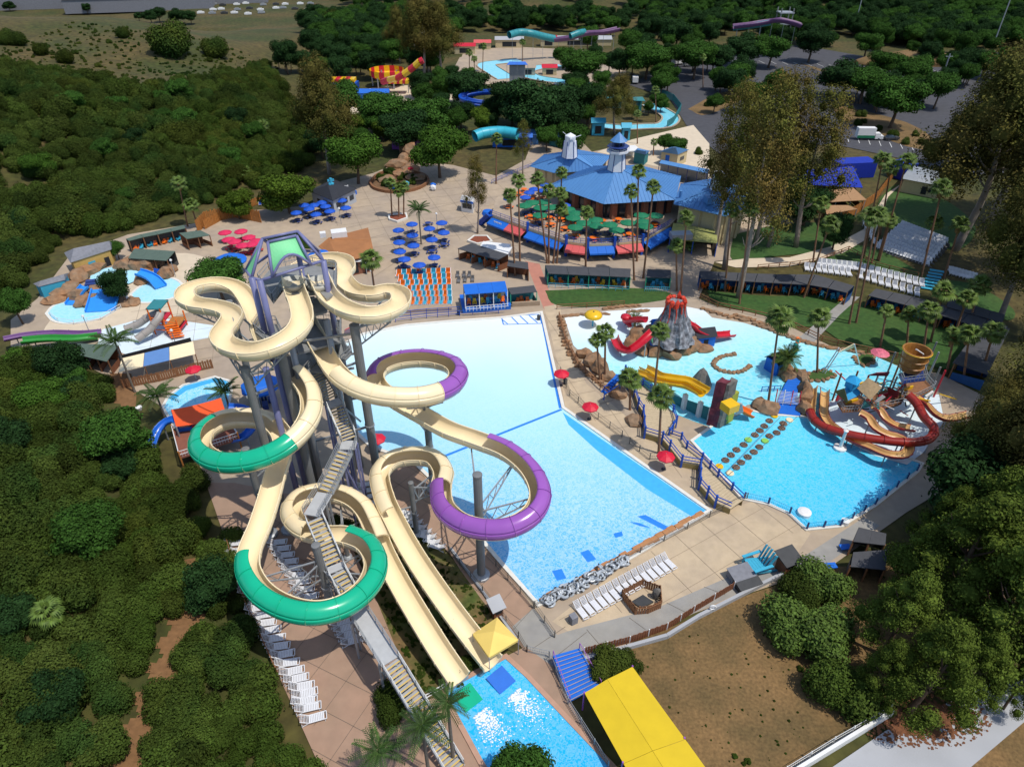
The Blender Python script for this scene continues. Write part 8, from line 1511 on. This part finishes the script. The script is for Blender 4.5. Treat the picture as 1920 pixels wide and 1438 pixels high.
slide_thing('dark blue open slide on the slope beyond the plaza', [(945,176,6),(920,178,5.5),(895,180,5),(872,185,4.4),(870,192,3.8),(890,197,3.2),(915,200,2.6)], 1.5, m_blue2); slide_thing('second run of the dark blue slide lower on the slope', [(878,200,3.0),(895,203,2.4),(918,205,1.6)], 1.5, m_blue2)
slide_thing('teal tube of the far slide tower at left', [(955,73,10),(975,68,10.5),(995,70,10),(1015,75,8.5),(1038,80,7)], 1.5, mat('tube_dark_teal', (0.03, 0.25, 0.28), .4, .08), None, True); slide_thing('teal tube of the far slides beside the purple flume', [(1070,74,9),(1085,68,10),(1095,66,10)], 1.3, MATS['tube_dark_teal'], None, True); slide_thing('long purple flume on the far slide complex', [(1040,80,7),(1070,76,8),(1100,68,9.5),(1130,66,10),(1160,60,11)], 1.8, mat('flume_far_purple', (.15, .07, .17), .5, .08)); slide_thing('far purple and teal slide above the parking trees', [(1375,55,12),(1410,51,13),(1440,46,14),(1460,43,15),(1485,48,14),(1500,53,13)], 1.8, MATS['flume_far_purple']); slide_thing('teal run of the far slide above the parking trees', [(1375,58,11),(1410,54,12),(1445,48,13.5)], 1.2, MATS['tube_dark_teal'], None, True)
r = thing('far_slide_tower', 'grey steel tower of the far slide above the parking trees', 'slide tower', P(1460, 95)); p = P(1460, 85)
for dx, dy in ((-3, -3), (3, -3), (3, 3), (-3, 3)): b = MB(); b.bar((p.x + dx, p.y + dy, 0), (p.x + dx, p.y + dy, 17), .5); obj('leg', b, m_steel_dk, r)
for z in (5, 10, 15): b = MB(); b.box((p.x, p.y, z), (7, 7, .5)); obj('deck', b, m_steel, r)
r = thing('bowl_slide', 'yellow and maroon striped bowl slide with a checked rim', 'bowl slide', P(735, 165)); c = P(728, 162, 0); nseg = 20
for k in range(nseg):
    a0, a1 = 2 * math.pi * k / nseg, 2 * math.pi * (k + 1) / nseg; b = MB(); R_ = 7.0; vs = []
    for rr, z in ((R_, 6.5), (R_, 4.4), (R_ * .75, 3.2), (R_ * .3, 2.4)):
        for a in (a0, a1): vs.append((c.x + rr * math.cos(a), c.y + rr * math.sin(a), z))
    b.add(vs, [(0, 1, 3, 2), (2, 3, 5, 4), (4, 5, 7, 6)]); obj('bowl_panel', b, m_yelf if k % 2 else m_redp, r)
for k in range(6): a = k * 1.05; b = MB(); b.bar((c.x + 6.2 * math.cos(a), c.y + 6.2 * math.sin(a), 0), (c.x + 6.2 * math.cos(a), c.y + 6.2 * math.sin(a), 5), .5); obj('leg', b, m_steel, r)
for k in range(7):
    q = [(718,154,7.0),(730,150,8.5),(745,147,10),(757,140,11.5),(768,132,13),(778,124,14.5),(787,116,16),(793,113,16.5)]; a, e = P(*q[k]), P(*q[k + 1]); b = MB(); b.tube([a, a.lerp(e, .5), e], 1.15, 9); obj('tube_section', b, m_yelf if k % 2 else m_redp, r)
p = P(793, 135, 0); b = MB()
for dx, dy in ((-2.5, -2.5), (2.5, -2.5), (2.5, 2.5), (-2.5, 2.5)): b.bar((p.x + dx, p.y + dy, 0), (p.x + dx, p.y + dy, 16), .4)
for z in (4, 8, 12, 15.5): b.box((p.x, p.y, z), (5.4, 5.4, .3))
obj('stair_tower', b, m_steel, r)
for u, v, w, lab in ((630,150,15,'checked red and yellow canopy left of the bowl slide'),(745,152,9,'yellow and black canopy behind the bowl slide')):
    r = thing('checked_canopy', lab, 'canopy', P(u, v + 8))
    for k in range(8): p = P(u, v, 4.5); b = MB(); b.box((p.x + (k - 3.5) * w / 8, p.y, 4.5), (w / 8 - .02, 5, 1.2)); obj('canopy_panel', b, (m_yelf if k % 2 else m_redp), r)
    for k in (-1, 1): p = P(u, v, 4.5); b = MB(); b.bar((p.x + k * w * .45, p.y, 0), (p.x + k * w * .45, p.y, 4), .3); obj('leg', b, m_steel, r)
tag(obj('far_pool_wall', MB().box(P(634, 160, 1.2), (16, 5, 2.4), 0), m_blue2), 'dark blue pool wall below the checked canopy', 'wall')
cabana('royal blue square canopy over the far river island', [(955,116),(985,116)], [(950,122),(990,122)], 2, zb=8, zf=7, roof=m_blue, wall=m_steel, post=m_steel, name='canopy', cat='canopy', wallh=.5); cabana('teal sail canopy in the right lazy river island', [(1188,182),(1205,182)], [(1184,189),(1210,190)], 1, zb=5, zf=4, roof=m_tealw, wall=m_tealw, post=m_steel, name='canopy', cat='canopy', wallh=.3)
for u, v, m_, lab, s in ((872,100,m_redp,'red roofed snack stand at the start of the far walk',(10,5,3.4)),(955,88,m_slab,'grey roofed shed behind the far river',(14,6,3.6)),(1028,86,m_redp,'dark red hut below the far teal tube',(8,5,3.6)),(1090,84,m_slab,'long pale platform under the far purple flume',(30,8,3)),(1030,140,m_redp,'red hut on the far river beach',(6,4,3)),(990,140,m_tan,'tan hut on the far river island',(6,4,3)),(905,92,m_salm,'salmon canopy beside the far palms',(8,4,3)),(770,215,m_white,'white kerb hut on the mid plaza',(10,3,2)),(700,186,m_blue,'blue frontage on the mid plaza',(12,3,2.5)),(830,195,m_salm,'red stall at the right of the mid plaza',(5,4,3)),(460,168,m_purple_fg,'purple roof in the trees left of the three hill palms',(10,4,3)),(765,276,m_purple_fg,'purple canopy behind the entry rock garden',(9,5,3.4)),(1120,252,m_teal,'teal kiosk wall behind the lighthouse',(4,3,4)),(960,275,m_blue,'blue wall panel along the entry ramp',(12,1.5,3)),(985,268,m_metal_b,'blue roofed stall on the entry ramp',(8,4,3)),(1150,200,m_tealw,'dark teal pump hut in the right river island',(5,4,3)),(1172,262,m_teal,'big turquoise chair behind the lighthouse',(2.5,2.5,4))):
    p = P(u, v); r = thing('far_hut', lab, 'hut', p); b = MB(); b.box((0, 0, s[2] / 2), s); obj('wall', b, m_creamw if m_ in (m_slab, m_salm, m_redp) else m_, r, local=True); b = MB(); x, y = s[0] / 2 + .4, s[1] / 2 + .4
    b.add([(-x, -y, s[2]), (x, -y, s[2]), (x, y, s[2]), (-x, y, s[2]), (-x, 0, s[2] + 1.2), (x, 0, s[2] + 1.2)], [(0, 1, 5, 4), (2, 3, 4, 5), (1, 2, 5), (3, 0, 4)]); obj('roof', b, m_, r, local=True); b = MB(); b.box((0, -s[1] / 2 - .03, s[2] * .45), (s[0] * .5, .06, s[2] * .6)); obj('opening', b, m_open, r, local=True)
for u, v, h, lab in ((1600,60,26,'tall utility pole at the far right of the lot'),(1855,105,30,'tall utility pole above the right eucalyptus'),(1765,150,10,'slim lamp mast in the right car park')):
    p = P(u, v); r = thing('utility_pole', lab, 'utility pole', p); b = MB(); b.tube([(0, 0, 0), (0, 0, h)], .25, 6); obj('mast', b, m_steel, r, local=True); b = MB(); b.bar((-1.5, 0, h - 1), (1.5, 0, h - 1), .2); obj('crossarm', b, m_steel, r, local=True)
tag(obj('sand_heap', MB().rock(P(1720, 118, 0), (28, 12, 4), 4, 3, .2), m_dirt, smooth=True), 'bare sand heap at the back of the parking lot', 'sand heap')
# benches of grey sunbeds by the orange fence, blue steps on the lawn
LB = lounger_kind(m_blue2, m_white)
for k in range(4): LB.put(P(488 + k * 6, 384 - k * .5), -1.3, .9, 'blue and grey sunbed by the orange board fence', 'sunbeds by the orange fence')
r = thing('lawn_steps', 'teal blue steps beside the tiered white seats', 'steps', P(1748, 525))
for k in range(7): p = P(1755 - k * 2.5, 512 + k * 5); b = MB(); b.box((p.x, p.y, .5 - .06 * k), (2.6, .8, .12), -.4); obj('step', b, m_teal, r)
cabana('dark cloth shade over seats behind the straight cabana roof', [(1780,560),(1885,590)], [(1775,575),(1880,605)], 4, zb=3.4, zf=3.2, wall=m_navy, name='shade_roof', cat='shade roof')
# more trees between the far rides so that the woods close up
random.seed(31); FT = [[(560,120),(620,70),(860,66),(840,140),(760,150),(660,150),(620,180),(570,180)], [(560,190),(650,240),(860,240),(930,215),(1000,205),(1110,190),(1150,230),(1050,262),(900,255),(760,262),(640,300),(590,300)], [(880,60),(1180,45),(1330,60),(1420,60),(1180,100),(1060,60)], [(1060,170),(1160,160),(1190,175),(1120,205)], [(780,165),(860,155),(900,170),(860,230),(790,228)], [(1090,95),(1180,85),(1230,120),(1180,150),(1120,140)]]; placed = 0; tries = 0
while placed < 120 and tries < 6000:
    tries += 1; u, v = random.uniform(560, 1430), random.uniform(45, 300)
    k = next((i for i, q in enumerate(FT) if pip(q, u, v)), None)
    if k is None or random.random() > (v / 160) ** 1.0 + .25: continue
    K = random.choice(DARK + BROAD + BRIGHT if v > 150 else DARK + BROAD); p = G(u, v); s = random.uniform(.75, 1.35) * (1.1 if v < 150 else .95); K.put(p, random.uniform(0, 6), (s, s, s * random.uniform(.9, 1.2)), ['mixed green tree between the hill and the bowl slide', 'mixed green tree in the belt behind the plaza', 'mixed green tree behind the far slides', 'green tree on the right river island', 'green tree by the mid plaza', 'green tree beside the far purple flume'][k], ['trees by the bowl slide', 'trees behind the plaza', 'trees behind the far slides', 'river island trees', 'mid plaza trees', 'trees by the far flume'][k]); placed += 1

PT_ = [([(1170,95),(1330,100),(1345,150),(1250,160),(1180,140)], 16, 'green tree between the far river and the parking lot', 'trees left of the parking lot'), ([(1290,62),(1720,70),(1740,95),(1640,98),(1300,92)], 30, 'green tree along the far edge of the parking lot', 'trees along the far lot edge'), ([(1545,190),(1600,170),(1720,185),(1745,235),(1690,228),(1640,215),(1570,210)], 12, 'green tree on the island in the parking lot', 'island trees in the lot'), ([(1330,165),(1420,150),(1500,160),(1480,200),(1380,225),(1335,215)], 12, 'green tree on the near side of the parking lot behind the grove', 'trees behind the grove'), ([(1690,100),(1920,90),(1920,180),(1760,170),(1700,140)], 20, 'green tree at the right end of the parking lot', 'trees right of the lot'), ([(1215,165),(1235,160),(1240,185),(1225,180)], 3, 'green tree by the teal screen fence', 'trees by the screen fence'), ([(1180,225),(1235,205),(1245,225),(1190,238)], 5, 'small green tree inside the right river bend', 'river bend trees')]
for poly, n_, lab, grp in PT_:
    k = 0; t_ = 0; us = [p[0] for p in poly]; vs_ = [p[1] for p in poly]
    while k < n_ and t_ < 3000:
        t_ += 1; u, v = random.uniform(min(us), max(us)), random.uniform(min(vs_), max(vs_))
        if not pip(poly, u, v): continue
        p = G(u, v); s = random.uniform(.8, 1.35) * (.6 if 'small' in lab else 1); random.choice(DARK + BROAD + BROAD).put(p, random.uniform(0, 6), (s, s, s * random.uniform(.9, 1.2)), lab, grp); k += 1
lot_sh = []
for k in range(240):
    u, v = random.uniform(1280, 1760), random.uniform(95, 300)
    if any(pip(q, u, v) for q in ([(1290,205),(1350,175),(1420,170),(1330,215)], [(1560,195),(1700,230),(1760,275),(1700,275),(1580,225)], [(1300,285),(1560,268),(1600,290),(1480,320),(1340,330)])): p = P(u, v); lot_sh.append((p.x, p.y, -.2, random.uniform(.3, .7), random.uniform(0, 6)))
gn_scatter('island_planting', lot_sh, KSH[2].root)
# ================================================================ slab joints, tufts, litter; then labels by place
def joints(px, sp, ang, z, m_, w=.045, nm='paving_joints'):
    pl = PL(px); xs = [p.x for p in pl]; ys = [p.y for p in pl]; cx, cy = sum(xs) / len(xs), sum(ys) / len(ys); R_ = max(max(xs) - min(xs), max(ys) - min(ys)); poly = [(p.x, p.y) for p in pl]; b = MB()
    for q in range(2):
        a = ang + q * math.pi / 2; d = Vector((math.cos(a), math.sin(a), 0)); s = Vector((-d.y, d.x, 0)); k = -R_
        while k < R_:
            st = None; t = -R_
            while t < R_:
                p = Vector((cx, cy, z)) + s * k + d * t; ins = pip(poly, p.x, p.y)
                if ins and st is None: st = p
                if not ins and st is not None: b.bar(st, p, w, .004); st = None
                t += .7
            k += sp
    struct(nm, b, m_)
m_jl = mat('joint_line', (0.22, 0.175, 0.13), .9, .1)
joints([(590,385),(640,340),(760,300),(930,330),(1000,300),(1040,330),(930,400),(920,440),(1100,500),(1010,500),(860,450),(700,500),(640,430)], 5.0, .35, Z(7), m_jl, .06)
joints([(470,1010),(560,940),(640,985),(700,1110),(845,1438),(640,1500),(600,1438)], 3.4, 1.12, Z(10), m_joint, .04); joints([(1035,1165),(1330,965),(1410,940),(1500,985),(1480,1060),(1230,1140)], 4.2, .55, Z(10), m_jl, .035); joints([(1020,590),(1050,590),(1060,650),(1100,720),(1290,880),(1330,930),(1060,755)], 3.2, .3, Z(10), m_jl, .04); joints([(240,560),(420,520),(440,640),(400,690),(250,690)], 3.5, .3, Z(10), m_jl, .05); joints([(700,935),(760,855),(850,950),(930,1040),(1000,1150),(955,1190),(890,1110)], 3.2, .9, Z(10), m_joint, .04)
random.seed(77); tf = []
LOT = [(1130,1240),(1300,1170),(1410,1125),(1540,1080),(1700,1080),(1750,1250),(1690,1290),(1480,1430),(1300,1480),(1220,1300)]
while len(tf) < 150:
    u, v = random.uniform(1120, 1760), random.uniform(1080, 1480)
    if pip(LOT, u, v): p = P(u, v); s = random.uniform(.02, .06) * (3 if random.random() < .03 else 1); tf.append((p.x, p.y, -s * 1.2, s, random.uniform(0, 6)))
gn_scatter('lot_tufts', tf, KSH[4].root)
bk_ = []
while len(bk_) < 420:
    u, v = random.uniform(650, 980), random.uniform(940, 1310)
    if pip([(655,990),(718,945),(768,970),(845,1055),(900,1125),(955,1195),(905,1245),(870,1285),(800,1305),(750,1220),(705,1110)], u, v): p = P(u, v); s = random.uniform(.04, .15); bk_.append((p.x, p.y, -s, s, random.uniform(0, 6)))
gn_scatter('bank_plants', bk_, KSH[0].root)
m_lit = mat('leaf_litter', (0.16, 0.065, 0.028), .95, .4, 3.0); b = MB()
for k in range(900):
    a = random.uniform(0, 6.28); t = random.random() ** .7; p = P(1735 + 125 * t * math.cos(a), 1350 + 55 * t * math.sin(a)); s = random.uniform(.12, .5) * (1.25 - t); q = random.uniform(0, 6); pts = [(p.x + s * random.uniform(.6, 1.2) * math.cos(q + j * 1.05), p.y + s * random.uniform(.6, 1.2) * math.sin(q + j * 1.05), Z(12) + .00002 * k) for j in range(6)]; b.add(pts, [tuple(range(6))])
o = obj('leaf_litter', b, m_lit, stuff=True); tag(o, 'red brown leaf litter lying on the concrete slab under the pines', 'leaf litter')
bpy.context.view_layer.update(); groups = {}
for o in list(S.objects):
    if o.parent is None and 'label' in o and 'group' in o and o.get('kind') is None: groups.setdefault((o['group'], o['label']), []).append(o)
for (gname, lab), os_ in groups.items():
    n = len(os_)
    if n < 2 or n > 30 or len(lab.split()) > 12: continue
    os_.sort(key=lambda o: scr(o.location.x, o.location.y, o.location.z)[0])
    for i, o in enumerate(os_): o['label'] = lab + ', ' + ('leftmost one' if i == 0 else 'rightmost one' if i == n - 1 else ORD[i] + ' from the left')
